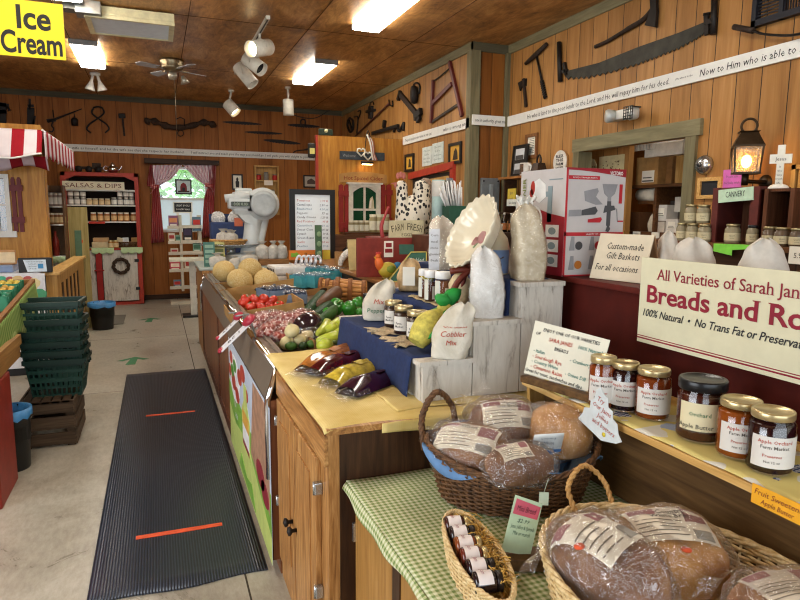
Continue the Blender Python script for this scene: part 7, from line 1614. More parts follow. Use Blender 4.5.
# --- bread, bagged
def loaf(label,p,a,b,h,rz,crustm,seed,lab,tail=0.0,tx=0,group='bagged loaves',labsz=(.55,.45),laboff=(0,0),tiltx=0,tilty=0,lines=None,labcol='#ddd1ba',dot=False):
    t = thing('bread_loaf',label,'bread',p,rz,group); t.rotation_euler = (tiltx,tilty,rz)
    def top(x,y): q = 1-abs(x/a)**2.3-abs(y/b)**2.3; return h*max(0,q)**.42*(1+.05*noise.noise(V((x*14+seed,y*14,0))))
    def shell(k,wob,s2):
        def fn(d):
            n = 1+wob*noise.noise(d*2.2+V((s2,0,0)))+wob*.45*noise.noise(d*6+V((0,s2,0)))
            z = d.z*h*(1 if d.z > 0 else .25)*(1+.1*(1-d.z*d.z)); f_ = (abs(d.x)**2.4+abs(d.y)**2.4+abs(d.z)**2.4)**(-1/2.4)
            return (d.x*a*k*n*f_,d.y*b*k*n*f_,z*k*n*f_+h*.25)
        return fn
    mb = MB(); mb.ball((0,0,0),1,sub=4,fn=shell(.95,.05,seed)); mb.build('loaf',crustm,t)
    mb = MB(); mb.ball((0,0,0),1,sub=4,fn=shell(1.07,.12,seed+3))
    if tail:
        ca,sa = math.cos(tx),math.sin(tx)
        def tf(u,v):
            r = (a*abs(ca)+b*abs(sa))*(.8+tail*u); w_ = b*(.75-.35*u+.5*u*u); z = h*(.9-.35*u+.12*math.sin(v*9+seed)*u); s = (v-.5)*2
            return (r*ca-s*w_*sa,r*sa+s*w_*ca,z*(1-.35*s*s*(1-u))+.012*math.sin(v*17)*u)
        mb.grid(tf,10,22)
    mb.build('bag',BAGFILM,t)
    if lab:
        sf = shell(1.015,.05,seed)
        def lf(u,v):
            x = (u-.5)*2*labsz[0]+laboff[0]; y = (v-.5)*2*labsz[1]+laboff[1]; d = V((x,y,math.sqrt(max(.06,1-x*x-y*y)))).normalized(); return sf(d)
        mb = MB(); mb.grid(lf,16,14); lb = mb.build('label',plain(labcol,.5,var=.05),t)
        sf2 = shell(1.025,.05,seed)
        def on(u,v):
            x = (u-.5)*2*labsz[0]+laboff[0]; y = (v-.5)*2*labsz[1]+laboff[1]; d = V((x,y,math.sqrt(max(.06,1-x*x-y*y)))).normalized(); return V(sf2(d))
        mb = MB(); mb.m(0)
        def blk(u0,u1,v0,v1,n=4):
            g = [[mb.v(on(u0+(u1-u0)*i/n,v0+(v1-v0)*j/2)) for j in range(3)] for i in range(n+1)]
            for i in range(n):
                for j in range(2): mb.f([g[i][j],g[i+1][j],g[i+1][j+1],g[i][j+1]])
        blk(.04,.36,.78,.95); blk(.70,.96,.55,.95); mb.m(1)
        for k in range(5): blk(.05,.65-.1*(k % 2),.12+k*.11,.145+k*.11)
        mb.m(2); blk(.72,.95,.06,.30)
        mb.build('label_print',[plain('#8f5a5a',.6),plain('#6f6556',.7),plain('#8f8a80',.6)],lb)
        for st,u0,v0,sz in (lines or []):
            mm = MB(); mm.text(st,sz,None,I4,res=1,bold=.01); mb = MB()
            for v_ in mm.bm.verts: v_.co = on(max(0,min(1,u0+v_.co.x/(2*labsz[0]*a))),max(0,min(1,v0+v_.co.y/(2*labsz[1]*b))))
            mb.merge(mm.bm); mb.build('lettering',INK,lb)
    if dot: mb = MB(); q = V(shell(1.09,.05,seed)(V((dot[0],dot[1],.8)).normalized())); mb.lathe([(0,0),(.010,0),(.010,.002),(0,.002)],16,Matrix.Translation(q) @ RX(-.2)); mb.build('price_dot',plain('#d8552a',.6),t)
    return t
# dark wicker basket
BR = math.radians(-23)
bc = V((.925,1.475,GZ+.006))
t = thing('wicker_basket','large dark brown wicker basket full of bagged bread','basket',bc,BR)
wicker('wicker_basket',t,.20,.148,.118,WICK_D,1.22,20,52,.0033,.008,.003,tilt=lambda x,y: .03*(abs(x)/.205)**2)
ib = (TR(*bc) @ RZ(BR)).inverted()
mb = MB(); twist(mb,curve([ib @ V(q) for q in ((.700,1.585,.915),(.712,1.63,1.0),(.772,1.66,1.06),(.838,1.685,1.0),(.848,1.675,.915))],8),.010,3,8,.006); mb.build('handle',WICK_D,t)
t = thing('blue_napkin','light blue cloth lining the dark wicker basket','napkin',bc,BR)
N().grid(lambda u,v: ((.19+.055*(v > .6)*1)*(.75+.30*v)*math.cos(u*2*PI),(.14+.03*(v > .6))*(.75+.28*v)*math.sin(u*2*PI),.05+.095*v+.02*v*max(0,-math.cos(u*2*PI))+.014*math.sin(u*31+v*4)*v-.05*max(0,v-.8)*5*(.5+.5*math.sin(u*13))),60,10,.003); mb.build('cloth',plain('#5f83ad',.85,var=.12),t)
def bz_(px,py,z): p = at(px,py,Z=z); return p
WBR = [('White',.52,.84,.011),('Bread',.52,.74,.011)]
loaf('bagged brown loaf at the back of the dark basket, label reading from above',bz_(503,432,.93),.115,.09,.085,BR+.1,CRUST_DARK,1,True,.32,2.2,tiltx=.55,labsz=(.62,.5),laboff=(.0,-.1),lines=[('Honey',.55,.86,.012),('Oat Bread',.52,.74,.012)])
loaf('bagged brown loaf at the left of the dark basket',bz_(473,460,.90),.12,.085,.085,BR-.42,CRUST,2,True,.25,2.6,tiltx=.5,labsz=(.68,.5),laboff=(-.05,-.05),lines=[('Wheat',.52,.85,.012)])
l3 = loaf('bagged golden round loaf with a blue label at the right of the dark basket',bz_(558,445,.915),.10,.10,.10,BR,CRUST_GOLD,3,False,.2,1.2,tiltx=.25)
t = l3; N().grid(lambda u,v: (-.10+.085*u,-.098+.012*u-.02*v,.03+.085*v),4,6,.001); lb = mb.build('label',plain('#dfe0dc',.5),t); N().grid(lambda u,v: (-.10+.085*u,-.100+.012*u-.02*v*.4,.032+.022*v),4,3,.001); mb.build('label_band',plain('#3f78b8',.5),lb)
mb = MB(); Ml = TR(-.058,-.113,.075) @ RX(-.23) @ RZ(.14) @ FACE
for k,s in enumerate(('Country','White','Bread')): mb.text(s,.010,None,Ml @ TR(0,.026-k*.016,.0),res=1)
mb.build('lettering',INKBLUE,lb)
loaf('small bagged loaf lying at the front of the dark basket',bz_(518,472,.915),.10,.065,.06,BR+.35,CRUST_DARK,4,True,.25,.4,tiltx=.35,labsz=(.4,.45),laboff=(-.2,.1))
N().box(-.012,.012,-.002,0,-.035,0); mb.tube([(0,-.001,0),(.01,.004,.035)],.0008,4); o = one('string_tag',mb,plain('#c7d3bd',.7),'small pale tag tied to the front of the dark basket','tag',at(544,492,Y=1.262),-.5)
# long pale basket of small jars
A_,B_ = V((.662,1.292,GZ+.005)),V((.602,.985,GZ+.005)); bm_ = (A_+B_)/2; rz = math.atan2(B_.y-A_.y,B_.x-A_.x)
t = thing('jar_basket','long narrow pale wicker basket of small jam jars and straw','basket',bm_,rz); wicker('jar_basket',t,.162,.048,.062,WICK_L,1.16,11,46,.003,.006,.0025)
t = thing('straw','shredded golden straw lining the long pale basket','straw',bm_,rz); t['kind'] = 'stuff'; rnd = random.Random(5); mb = MB()
for k in range(330):
    q = V((rnd.uniform(-.14,.14),rnd.uniform(-.01,.046),rnd.uniform(.03,.075))); d = V((rnd.gauss(0,1),rnd.gauss(0,1),rnd.gauss(0,.5))).normalized()*.02; mb.tube([q-d,q+V((0,0,.006)),q+d],.0011,4)
mb.box(-.13,.13,-.034,.034,.008,.03); o = mb.build('strands',plain('#c79a45',.5,var=.25,vs_=60),t); o['kind'] = 'stuff'
for i in range(6):
    u = -.118+i*.047; R = .0225; H = .058; dark = i in (1,4,5)
    p = bm_+Matrix.Rotation(rz,3,'Z') @ V((u,-.012,.062))
    t = thing('mini_jar','tiny jam jar lying in the long pale basket, %s from the far end' % ORD[i],'jar',p,rz,'tiny jam jars in the long basket')
    Bm = TR(0,-.029,0) @ RX(-PI/2) if True else I4
    mb = MB(Bm); mb.lathe([(0,0),(R*.9,0),(R,.004),(R,H*.72),(R*.8,H*.8),(0,H*.8)],20); mb.build('contents',plain(('#3a1512','#1a0c12','#7a3a1a','#5a1f14','#1d0d14','#160b12')[i],.12,spec=.7),t)
    mb = MB(Bm); mb.lathe([(R*.9,H*.8),(R*.95,H),(0,H)],20); mb.build('lid',GOLDLID if not dark else plain('#2a2320',.3,.4),t)
    mb = MB(Bm); mb.grid(lambda u_,v: ((R+.0008)*math.cos(PI*.12+u_*PI*.76),(R+.0008)*math.sin(PI*.12+u_*PI*.76)*-1,H*(.1+.55*v)),8,1); mb.build('label',plain('#e0d6d2',.5),t)
    N().text('Jam',.009,.018,TR(0,-.010,R+.0014) @ RZ(0),shear=.2,res=1); mb.build('lettering',plain('#8f2f3f',.6),t)
# green card in a wooden block
p = at(513,575,Z=GZ); c = V((.752,1.145,GZ+.005)); rz = -.38
t = thing('card_holder','dark wooden block holding the pale green price card','block',c,rz); N().box(-.035,.055,-.03,.03,0,.03,b=.003); mb.build('block',BOARD,t)
t = thing('price_card','pale green price card with a pink note standing in a wooden block','card',c+V((-.012,0,.031)),rz+.02); Mt = RX(-.10) @ RY(.17)
mb = MB(Mt); mb.prism([(-.034,0),(.034,0),(.040,.125),(-.026,.135)],.0015,FACE); mb.build('card',plain('#b9cfae',.6),t)
mb = MB(Mt); mb.prism([(-.024,.092),(.034,.086),(.037,.116),(-.021,.128)],.001,TR(0,-.0016,0) @ FACE); nt = mb.build('pink_note',plain('#c9586b',.6),t)
mb = MB(Mt)
mb.text('Mini Bread',.014,.045,TR(.006,-.003,.106) @ RY(.08) @ FACE,shear=.2); mb.build('lettering',plain('#5c2733',.7),nt)
mb = MB(Mt)
for s,z,w_ in (('$2.99',.078,.028),('Jams, Jellies & Spreads',.063,.056),('Mix or match',.048,.04)): mb.text(s,.010,w_,TR(.004,-.0018,z) @ RY(.05) @ FACE,shear=.25,res=1)
mb.build('lettering',plain('#3f5a48',.7),t)
# pale long wicker basket with big loaves, nearest the camera
b2 = V((.915,.80,GZ+.006));
t = thing('bread_basket','pale wicker basket of large bagged loaves at the bottom right','basket',b2,.05); wicker('bread_basket',t,.215,.305,.115,WICK_L,1.12,16,52,.0038,.008,.0035)
mb = MB(); y_ = .335; twist(mb,curve([(-.01,y_-.01,.11),(-.012,y_+.02,.165),(.04,y_+.03,.205),(.09,y_+.015,.165),(.095,y_-.02,.11)],8),.0065,2,9,.0045); mb.build('handle',WICK_M,t)
loaf('large bagged loaf at the left of the pale bread basket',V((.80,.90,.865)),.085,.125,.11,.25,CRUST_DARK,11,True,.2,1.9,tilty=-.22,tiltx=.12,labsz=(.55,.55),laboff=(-.05,.25),dot=(-.62,.2),labcol='#ddd3bf')
loaf('large bagged loaf in the middle of the pale bread basket',V((.965,.92,.865)),.12,.11,.085,-.42,CRUST_GOLD,12,True,.2,1.7,labsz=(.62,.45),laboff=(.0,.12),tiltx=.2,dot=(.0,-.5),lines=[('Country',.55,.85,.012),('White Bread',.55,.72,.012)],labcol='#ddd3bf')
loaf('bagged loaf at the bottom right corner of the pale bread basket',V((1.0,.66,.875)),.12,.10,.08,-.2,CRUST,13,True,.2,2.0,labsz=(.5,.4),laboff=(-.1,.1),labcol='#c4b7a4')
# ---- preserve shelf
SHZ,SHX0,SHX1,SHY0,SHY1 = 1.05,1.125,1.40,.35,1.742
t = thing('preserve_shelf','raised wooden shelf of preserves with a dark back board above the bread table','shelf',(0,0,0))
N().box(SHX0,SHX1,SHY0,SHY1,SHZ-.022,SHZ-.003,b=.003); mb.box(SHX1-.02,SHX1,SHY0,SHY1,SHZ-.003,SHZ+.018); mb.build('shelf_board',PINE,t)
N().box(1.205,1.222,SHY0,SHY1-.02,GZ+.008,SHZ-.022); mb.build('front_board',BOARD,t)
N().prism([(SHX0+.02,SHZ-.022),(1.40,SHZ-.022),(1.40,GZ+.008),(1.19,GZ+.008),(1.155,GZ+.13)],.018,TR(0,SHY1,0) @ FACE); mb.build('end_bracket',PINE_Z,t)
def sun_cloth():
    t = NT('sunflower_print_cloth'); v = t.add('ShaderNodeTexVoronoi'); v.inputs['Scale'].default_value = 8.5; v.inputs['Randomness'].default_value = .5; t.ln(t.co((1,1,0)),v.inputs['Vector'])
    ch = t.add('ShaderNodeTexChecker'); ch.inputs['Scale'].default_value = 105; t.ln(t.co((1,1,0),rot=(0,0,.6)),ch.inputs['Vector']); cs = t.sep(v.outputs['Color']); d = v.outputs['Distance']
    base = t.mix(t.math('GREATER_THAN',t.noise(7,t.co((1,1,0)),2),.52),'#d3c37a','#cfcbbd')
    a_ = t.math('ADD',d,t.math('MULTIPLY',t.noise(50,t.co((1,1,0)),2),.22))
    fl = t.mix(t.math('LESS_THAN',a_,.22),t.mix(t.math('LESS_THAN',a_,.40),base,'#9aa3b8'),'#c7a53c'); bl = t.mix(t.math('LESS_THAN',a_,.42),base,t.mix(ch.outputs['Fac'],'#3a4468','#b9bac2'))
    return t.out(t.mix(t.math('GREATER_THAN',cs[0],.5),bl,fl),.85,spec=.15)
N().grid(lambda u,v: (SHX0+.004+(SHX1-.024-SHX0)*u,SHY0+.02+(SHY1-.03-SHY0)*v,SHZ+.001+.0012*math.sin(v*50+u*6)),10,60,.0015); one('shelf_cloth',mb,sun_cloth(),'yellow and blue sunflower print cloth on the preserve shelf','tablecloth')
ORG = plain('#7a3512',.15,var=.15,vs_=30,spec=.6); DRK = plain('#230b10',.12,spec=.6); APB = plain('#3f1710',.2,spec=.6); AMB = plain('#8a4313',.15,spec=.6,var=.12)
LN = [('Apple Orchard',-.3,.56,.06,None,RED_INK),('Farm Market',-.3,.47,.058,None,INKSOFT),('Preserves',-.4,.33,.05,None,RED_INK),('Net 12 oz',-.4,.23,.04,None,INKSOFT)]
jz = SHZ+.004
for px,py,w_,top,con,lid,lab,nm in ((601,409,27,352,ORG,GOLDLID,'amber preserve jar with gold lid, leftmost of the front three','preserve_jar'),(623,412,28.5,357.5,DRK,GOLDLID,'dark preserve jar with gold lid, middle of the front three','preserve_jar'),(651,420.5,33,363,ORG,GOLDLID,'amber preserve jar with gold lid, right of the front three','preserve_jar'),(698.5,443,45,371.5,APB,BLACKLID,'big brown apple butter jar with a black lid','apple_butter_jar'),(736.5,459.5,41,393,AMB,GOLDLID,'amber jar with gold lid, right of the big black lidded jar','preserve_jar'),(767.5,475,42,403.5,DRK,GOLDLID,'dark purple jar with gold lid, nearest on the preserve shelf','preserve_jar')):
    p = at(px,py,Z=jz); R = w_*.5*mpp(p); v_ = V((p.x,p.y,0)).normalized(); c = V((p.x,p.y,jz))+v_*R*.9; R = w_*.5*mpp(c); D_ = (c-CAM); H = (py-top-2*R/mpp(c)*.30)*mpp(c)*1.04
    wide = nm != 'preserve_jar'
    if wide: lines = [('Orchard',-.45,.48,.07,None,INKGREEN),('Apple Butter',-.6,.28,.075,None,INK),('No sugar added',-.6,.2,.045,None,INKSOFT)]
    else: lines = LN
    glass_jar(lab,c,R,H,con,lid,lines,math.radians(-24),nm,'jar','jars on the preserve shelf','#d8cda8' if wide else '#d5d0c8',wide,(.13,.64) if not wide else (.2,.66),.125 if not wide else .17,.84)
# bread list sign in its holder
a = at(523,379,Z=jz+.002); b = at(596,401,Z=jz+.002); d = b-a; Lc = math.hypot(d.x,d.y)*1.03; rz = math.atan2(d.y,d.x)
t = thing('list_card','white handwritten bread list card leaning in a wooden holder','card',a,rz); H = 60*mpp(a); Mt = RX(-.22)
a_L = Lc
mb = MB(Mt); mb.prism([(0,.02),(a_L*.95,.02),(a_L,H*.92),(a_L*.02,H*1.0)],.0015,FACE); mb.build('card',plain('#dcd9c6',.65,var=.02),t)
def hand(rows,ink,sz):
    mb = MB(Mt)
    for s,x,z,al in rows: mb.text(s,sz*1.25,None,TR(x*a_L,-.002,z*H) @ RY(.035) @ FACE,al,.12,.012,res=1)
    mb.build('lettering',ink,t)
hand([('ENJOY ONE OF OUR VARIETIES',.53,.86,'C'),('OF',.1,.80,'C'),('BREADS',.45,.61,'C'),('Great for toast, sandwiches and dips',.4,.16,'C')],INK,.0092)
hand([('SARA JANES',.42,.735,'C'),('- Sourdough Rye',.08,.43,'L'),('- Cinnamon Raisin',.08,.26,'L')],plain('#b5432d',.8),.0105)
hand([('100% Natural',.80,.715,'C'),('- Italian',.08,.52,'L'),('- Country White',.08,.345,'L'),('- Cranberry',.58,.50,'L'),('- Onion Dill',.55,.28,'L')],plain('#3f7a70',.8),.0095)
t2 = thing('sign_holder','long wooden holder strip in front of the bread list card','holder',a,rz); N().box(.02,a_L*.98,-.035,-.008,0,.022,b=.003); mb.build('strip',BOARD,t2)
# cloud shaped card hanging from the shelf edge
c0 = at(602,430,X=SHX0-.02)
t = thing('cloud_card','white cloud shaped card standing at the shelf edge before the front jars','card',c0,RW); K = mpp(c0)*1.08
pts = [(-35,0),(-28,8),(-26,14),(-18,16),(-17,24),(-12,26),(-10,36),(-4,40),(0,35),(6,32),(7,24),(13,22),(14,15),(20,12),(22,4),(27,-2),(20,-6),(0,-10),(-20,-4)]
N().prism([(x*K,y*K) for x,y in pts],.002,RX(0) @ FACE); mb.build('card',plain('#cfd6d6',.6),t)
mb = MB()
for k,(s,ink) in enumerate((('Try',0),('Our Jams',0),('Jellies',0),('and butters',0))): mb.text(s,5*K,None,TR((-2+k*1.5)*K,-.0025,(28-k*8)*K) @ RY(.2) @ FACE,shear=.2,res=1)
mb.build('lettering',RED_INK,t)
N().lathe([(0,0),(2.2*K,0),(2.2*K,.001),(0,.001)],12,TR(4*K,-.003,-3*K) @ RX(PI/2)); mb.build('dot_sticker',plain('#d9c23a',.6),t)
# fruit sweetened tag on the shelf edge
a,b = at(752,490,X=SHX0-.003),at(806,516,X=SHX0-.003)
t = thing('shelf_tag','orange yellow Fruit Sweetened Apple Butter tag on the shelf edge','tag',(SHX0-.002,a.y,SHZ+.004),RW); L = a.y-b.y; H = 20*mpp(a)
N().prism([(0,-H),(L*1.1,-H),(L*1.1,0),(0,0)],.0015,FACE); mb.build('card',plain('#e8a51f',.65),t)
N().text('Fruit Sweetened',H*.30,L*.98,TR(L*.55,-.0016,-H*.30) @ FACE,shear=.2); mb.text('Apple Butter',H*.26,L*.62,TR(L*.5,-.0016,-H*.72) @ FACE,shear=.2); mb.build('lettering',plain('#7a2a1c',.7),t)
# ---- red counter behind
t = thing('red_counter','deep red counter behind the preserve shelf carrying the boxed strainer','counter',(0,0,0)); RCZ = 1.37
N().box(1.42,2.05,.25,2.04,0,RCZ-.02); mb.build('body',plain('#45120b',.7,spec=.15,var=.10),t); N().box(1.405,2.07,.25,2.06,RCZ-.02,RCZ,b=.004); mb.build('top',plain('#551a12',.6,spec=.2,var=.10),t)
# big bread sign
BX = 1.396
s_ = lambda px,py: None
a = at(643,257,X=BX); zb = at(639,341,X=BX).z; zt = a.z
t = thing('bread_sign','large cream Breads and Rolls sign hung on the red counter front','sign',(BX,a.y,zb),RW); H = zt-zb; L = 1.12
sx_ = lambda px: a.y-at(px,300,X=BX).y
zz_ = lambda px,py: at(px,py,X=BX).z-zb
N().box(0,L,-.004,.004,0,H,b=.001); mb.build('board',plain('#d8d3b4',.22,var=.03,spec=.5),t)
def sline(s,vis,pxa,pyc,ch,serif,ink,shear=0,bold=0):
    x0,x1 = sx_(pxa),sx_(800); mb = MB(); z = zz_(pxa+3,pyc)
    # width of the whole line from the width of the part in view
    def wid(q):
        c = bpy.data.curves.new('t','FONT'); c.body = q; c.offset = bold; c.shear = shear; o = bpy.data.objects.new('t',c); C.objects.link(o); dg = bpy.context.evaluated_depsgraph_get(); dg.update(); w_ = o.evaluated_get(dg).dimensions.x; bpy.data.objects.remove(o); bpy.data.curves.remove(c); return w_
    W_ = (x1-x0)*wid(s)/wid(vis)*(1.05 if ch > 15 else 1)
    mb.text(s,ch*mpp(at(pxa,pyc,X=BX)),W_,TR(x0,-.0048,z) @ FACE,'L',shear,bold,serif,res=3); mb.build('lettering',ink,t)
CR = plain('#8a2233',.4)
sline("All Varieties of Sarah Jane's",'All Varieties of Sarah Jan',657,274,11,True,CR,0,.004)
sline('Breads and Rolls','Breads and Ro',648,293,17.5,True,CR,0,.022)
sline('100% Natural  \u2022  No Trans Fat or Preservatives','100% Natural  \u2022  No Trans Fat or Preserv',645,312,7.5,False,plain('#2a2a2c',.6),.3,.012)
N().box(0,L,-.0046,-.004,H*.045,H*.062); mb.box(0,L,-.0046,-.004,H*.075,H*.085); mb.build('border_stripe',CR,t)
# boxed strainer
c = V((1.385,1.90,RCZ+.001)); BL,BW_,BH = .255,.105,.395
bw = at(626,174,Y=1.9).x-c.x
BL = bw
BW_ = .30
t = thing('appliance_box','white and red boxed food strainer on the red counter','box',c)
N().box(0,BL,0,BW_,0,BH); mb.build('carton',plain('#bdb8b5',.4,var=.03),t)
REDB = plain('#8f1826',.35); GB1 = plain('#8a8a8c',.4); GB0 = plain('#46484a',.4); REDI = plain('#b0202c',.35)
F = TR(0,-.0012,0) @ FACE
mb = MB()                                    # front face printing
mb.m(0).prism([(0,BH),(BL,BH),(BL,BH*.925)]+[(BL*(1-k/10),BH*(.925+.055*math.sin(k/10*PI*.5))) for k in range(1,11)],.001,F)
mb.m(3).box(BL*.04,BL*.55,-.002,0,BH*.895,BH*.93); mb.box(0,BL,-.002,0,BH*.375,BH*.41); mb.box(0,BL,-.002,0,0,BH*.012); mb.box(0,.008,-.002,0,0,BH)
mb.m(1).prism([(BL*.60,BH*.86),(BL*.86,BH*.86),(BL*.82,BH*.77),(BL*.76,BH*.74),(BL*.76,BH*.70),(BL*.70,BH*.70),(BL*.70,BH*.74),(BL*.64,BH*.77)],.001,F)
mb.prism([(BL*.30,BH*.79),(BL*.52,BH*.82),(BL*.54,BH*.79),(BL*.50,BH*.74),(BL*.62,BH*.67),(BL*.50,BH*.665),(BL*.32,BH*.70)],.001,F)
mb.prism([(BL*.06,BH*.615),(BL*.26,BH*.62),(BL*.26,BH*.56),(BL*.06,BH*.555)],.001,F)
mb.m(2).box(BL*.70,BL*.765,-.002,0,BH*.47,BH*.70); mb.prism([(BL*.64,BH*.59),(BL*.84,BH*.62),(BL*.82,BH*.66),(BL*.66,BH*.66)],.001,F); mb.prism([(BL*.27,BH*.615),(BL*.50,BH*.65),(BL*.54,BH*.61),(BL*.50,BH*.575),(BL*.27,BH*.565)],.001,F); mb.prism([(BL*.69,BH*.42),(BL*.73,BH*.50),(BL*.77,BH*.44),(BL*.74,BH*.41)],.001,F)
for k in range(3): mb.tube([(BL*.84,-.001,BH*.63),(BL*.87,-.001,BH*.63),(BL*.89,-.001,BH*.51),(BL*.93,-.001,BH*.51)],.0012,4)
mb.m(3).box(BL*.90,BL*.95,-.002,0,BH*.68,BH*.86); mb.prism([(BL*.38,BH*.53),(BL*.60,BH*.55),(BL*.62,BH*.53),(BL*.59,BH*.50),(BL*.38,BH*.50)],.001,F); mb.box(BL*.90,BL*.99,-.002,0,BH*.505,BH*.52)
for i,(x,y) in enumerate(((.12,.24),(.45,.24),(.12,.06),(.45,.06),(.76,.24),(.76,.06))):
    mb.m(1).prism([(BL*(x-.03),BH*y),(BL*(x+.06),BH*y),(BL*(x+.05),BH*(y+.13)),(BL*(x-.0),BH*(y+.13))],.001,F); mb.m((2,3,4,3,3,4)[i]).prism(ell(BL*(x+.13),BH*(y+.045),BL*.06,BH*.04,14),.0012,F)
mb.build('front_print',[REDB,GB1,GB0,REDI,plain('#b8702c',.4)],t)
N().text('VICTORIO',BH*.035,BL*.22,F @ TR(BL*.83,BH*.962,.0012),bold=.02); mb.text('VARIETY OF USES',BH*.016,BL*.3,F @ TR(BL*.5,BH*.392,.0022)); mb.text('FOOD STRAINER PARTS',BH*.014,BL*.4,F @ TR(BL*.3,BH*.912,.0022)); mb.build('lettering',WHITE,t)
Ls = RZ(RW) @ TR(-BW_,0,0); S = Matrix.Translation((0,BW_,0)) @ RZ(RW) @ TR(0,-.0012,0) @ FACE      # side face, x from the far edge
mb = MB(); w_ = BW_
mb.m(0).prism([(0,0),(w_,0),(w_,BH*.55),(w_*.7,BH*.58),(w_*.35,BH*.64),(0,BH*.66)],.001,S)
mb.m(1).prism([(w_*.30,BH*.88),(w_*.44,BH*.92),(w_*.58,BH*.86),(w_*.60,BH*.74),(w_*.46,BH*.68),(w_*.30,BH*.74)],.0012,S)
mb.m(2).box(-.0022,-.001,BW_*.27,BW_*.36,BH*.50,BH*.84); mb.box(-.0022,-.001,BW_*.36,BW_*.46,BH*.74,BH*.79); mb.box(-.002,-.001,BW_*.06,BW_*.34,BH*.895,BH*.905)
mb.m(3).prism(ell(w_*.30,BH*.83,w_*.05,BH*.07),.0014,S); mb.prism(ell(w_*.27,BH*.78,w_*.04,BH*.04),.0014,S)
mb.m(1).prism(ell(w_*.36,BH*.50,w_*.18,BH*.16,24),.0014,S); mb.m(4).prism(ell(w_*.37,BH*.50,w_*.14,BH*.13,24),.002,S)
mb.m(1)
for k in range(3): mb.prism([(w_*.62,BH*(.08+.14*k)),(w_*.90,BH*(.08+.14*k)),(w_*.90,BH*(.195+.14*k)),(w_*.62,BH*(.195+.14*k))],.0014,S)
mb.m(2)
for k in range(3): mb.prism(ell(w_*.76,BH*(.137+.14*k),w_*.08,BH*.035,12),.002,S)
mb.build('side_print',[REDB,plain('#dcdcd8',.4),plain('#7f8f93',.4),plain('#a8352c',.4),plain('#8a5a36',.4)],t)
N().text('STRAINER',BH*.06,BH*.42,S @ TR(w_*.10,BH*.72,.0014) @ RZ(PI/2),bold=.01); mb.build('lettering',plain('#6f7a2c',.5),t)
# gift basket sign
a = at(592,281,Z=RCZ); b = at(642,287,Z=RCZ)
p0 = V((1.455,1.83,RCZ+.001)); p1 = at(641,288,Z=RCZ); p1 = V((1.50,1.615,RCZ)); d = p1-p0; L = math.hypot(d.x,d.y); rz = math.atan2(d.y,d.x); H = 46*mpp(p0)
t = thing('gift_basket_sign','cream tent card reading Custom-made Gift Baskets on the red counter','sign',p0,rz); Mt = RX(-.30)
N().prism([(0,0),(L,0),(L,H),(0,H)],.003,Mt @ FACE); mb.build('front_panel',plain('#d3c6ac',.65,var=.03),t)
mb = MB(); q = H*math.sin(.30); mb.prism([(0,0),(L,0),(L,H),(0,H)],.003,TR(0,2*q+.003,0) @ RX(.30) @ FACE); mb.build('rear_panel',plain('#a8805a',.65),t)
mb = MB()
for s,x,z,w2 in (('Custom-made',.54,.74,.68),('Gift Baskets',.54,.53,.62),('For all occasions',.47,.27,.80)): mb.text(s,H*.15,L*w2,Mt @ TR(L*x,-.0035,H*z) @ FACE,shear=.15,res=1)
mb.build('lettering',INK,t)
# white bags behind the sign
for px,py0,py1,w_,lab,sd in ((668,262,231,20,'white cloth bag behind the bread sign, left and smaller one',1),(694,268,238,38,'white cloth bag behind the bread sign, middle wide one',2),(765,274,239,42,'white cloth bag behind the bread sign, right one',3)):
    z = RCZ; p = at(px,250,X=1.56 if sd != 1 else 1.62); K = mpp(p); zt = at(px,py1,X=p.x).z
    pouch(lab,V((p.x,p.y,RCZ+.001)),w_*K*.52,.06,max(.1,zt-RCZ),plain('#c9c2b6',.9,var=.08,vs_=20),-.5,sd*3.3,False,group='white bags behind the bread sign',print_=[('FRESH',.07,.014,plain('#7d8590',.8),None),('MIX',.045,.014,plain('#7d8590',.8),None)])
# ------------------------------------------------------------------ cannery ledge along the right wall
LX = 3.40; LZ = at(700,241,X=3.6).z
t = thing('cannery_ledge','brown counter ledge of cannery jars along the right wall','ledge',(0,0,0))
N().box(LX,X2-.035,1.6,3.80,LZ-.03,LZ); mb.build('top',wood('ledge_top','#4a2b16','#6b4426','#7f5533','y',1,.5,.3),t); N().box(LX+.04,X2-.04,1.62,3.78,0,LZ-.03); mb.build('base',wood('ledge_base','#2c1a0e','#432a19','#543721','y',1,.5,.3,planks='y',pw=.3),t)
CLR = plain('#8f8468',.25,spec=.6); GLID = plain('#a89a72',.3,.7)
def canning(label,px,pyb,pyt,w_,x,z=None,con=None,lid=None,group='canning jars on the right ledge',lab='#c9bd97'):
    z = LZ if z is None else z; p = at(px,pyb,X=x); K = mpp(p); R = w_*.5*K; H = (pyb-pyt)*K
    t = thing('canning_jar',label,'jar',(x,p.y,z+.0005),-.9,group)
    mb = MB(); mb.lathe([(0,0),(R*.92,0),(R,R*.12),(R,H*.72),(R*.78,H*.84),(R*.78,H*.87)],22); mb.build('body',con or CLR,t)
    mb = MB(); mb.lathe([(R*.8,H*.86),(R*.86,H*.87),(R*.86,H*.985),(R*.8,H),(0,H)],22); mb.build('lid',lid or GLID,t)
    mb = MB(); mb.grid(lambda u,v: ((R+.0015)*math.cos(-PI*.95+u*PI*.9),(R+.0015)*math.sin(-PI*.95+u*PI*.9),H*(.14+.40*v)),14,1); l = mb.build('label',plain(lab,.6),t)
    mb = MB(); mm = MB(); mm.text('Quart',H*.08,None,TR(0,0,H*.40) @ FACE,res=1); mm.text('canning',H*.05,None,TR(0,0,H*.27) @ FACE,res=1)
    for v_ in mm.bm.verts: a_ = -PI/2+v_.co.x/R; v_.co = V(((R+.0025)*math.cos(a_),(R+.0025)*math.sin(a_),v_.co.z))
    mb.merge(mm.bm); mb.build('lettering',INKSOFT,l); return H
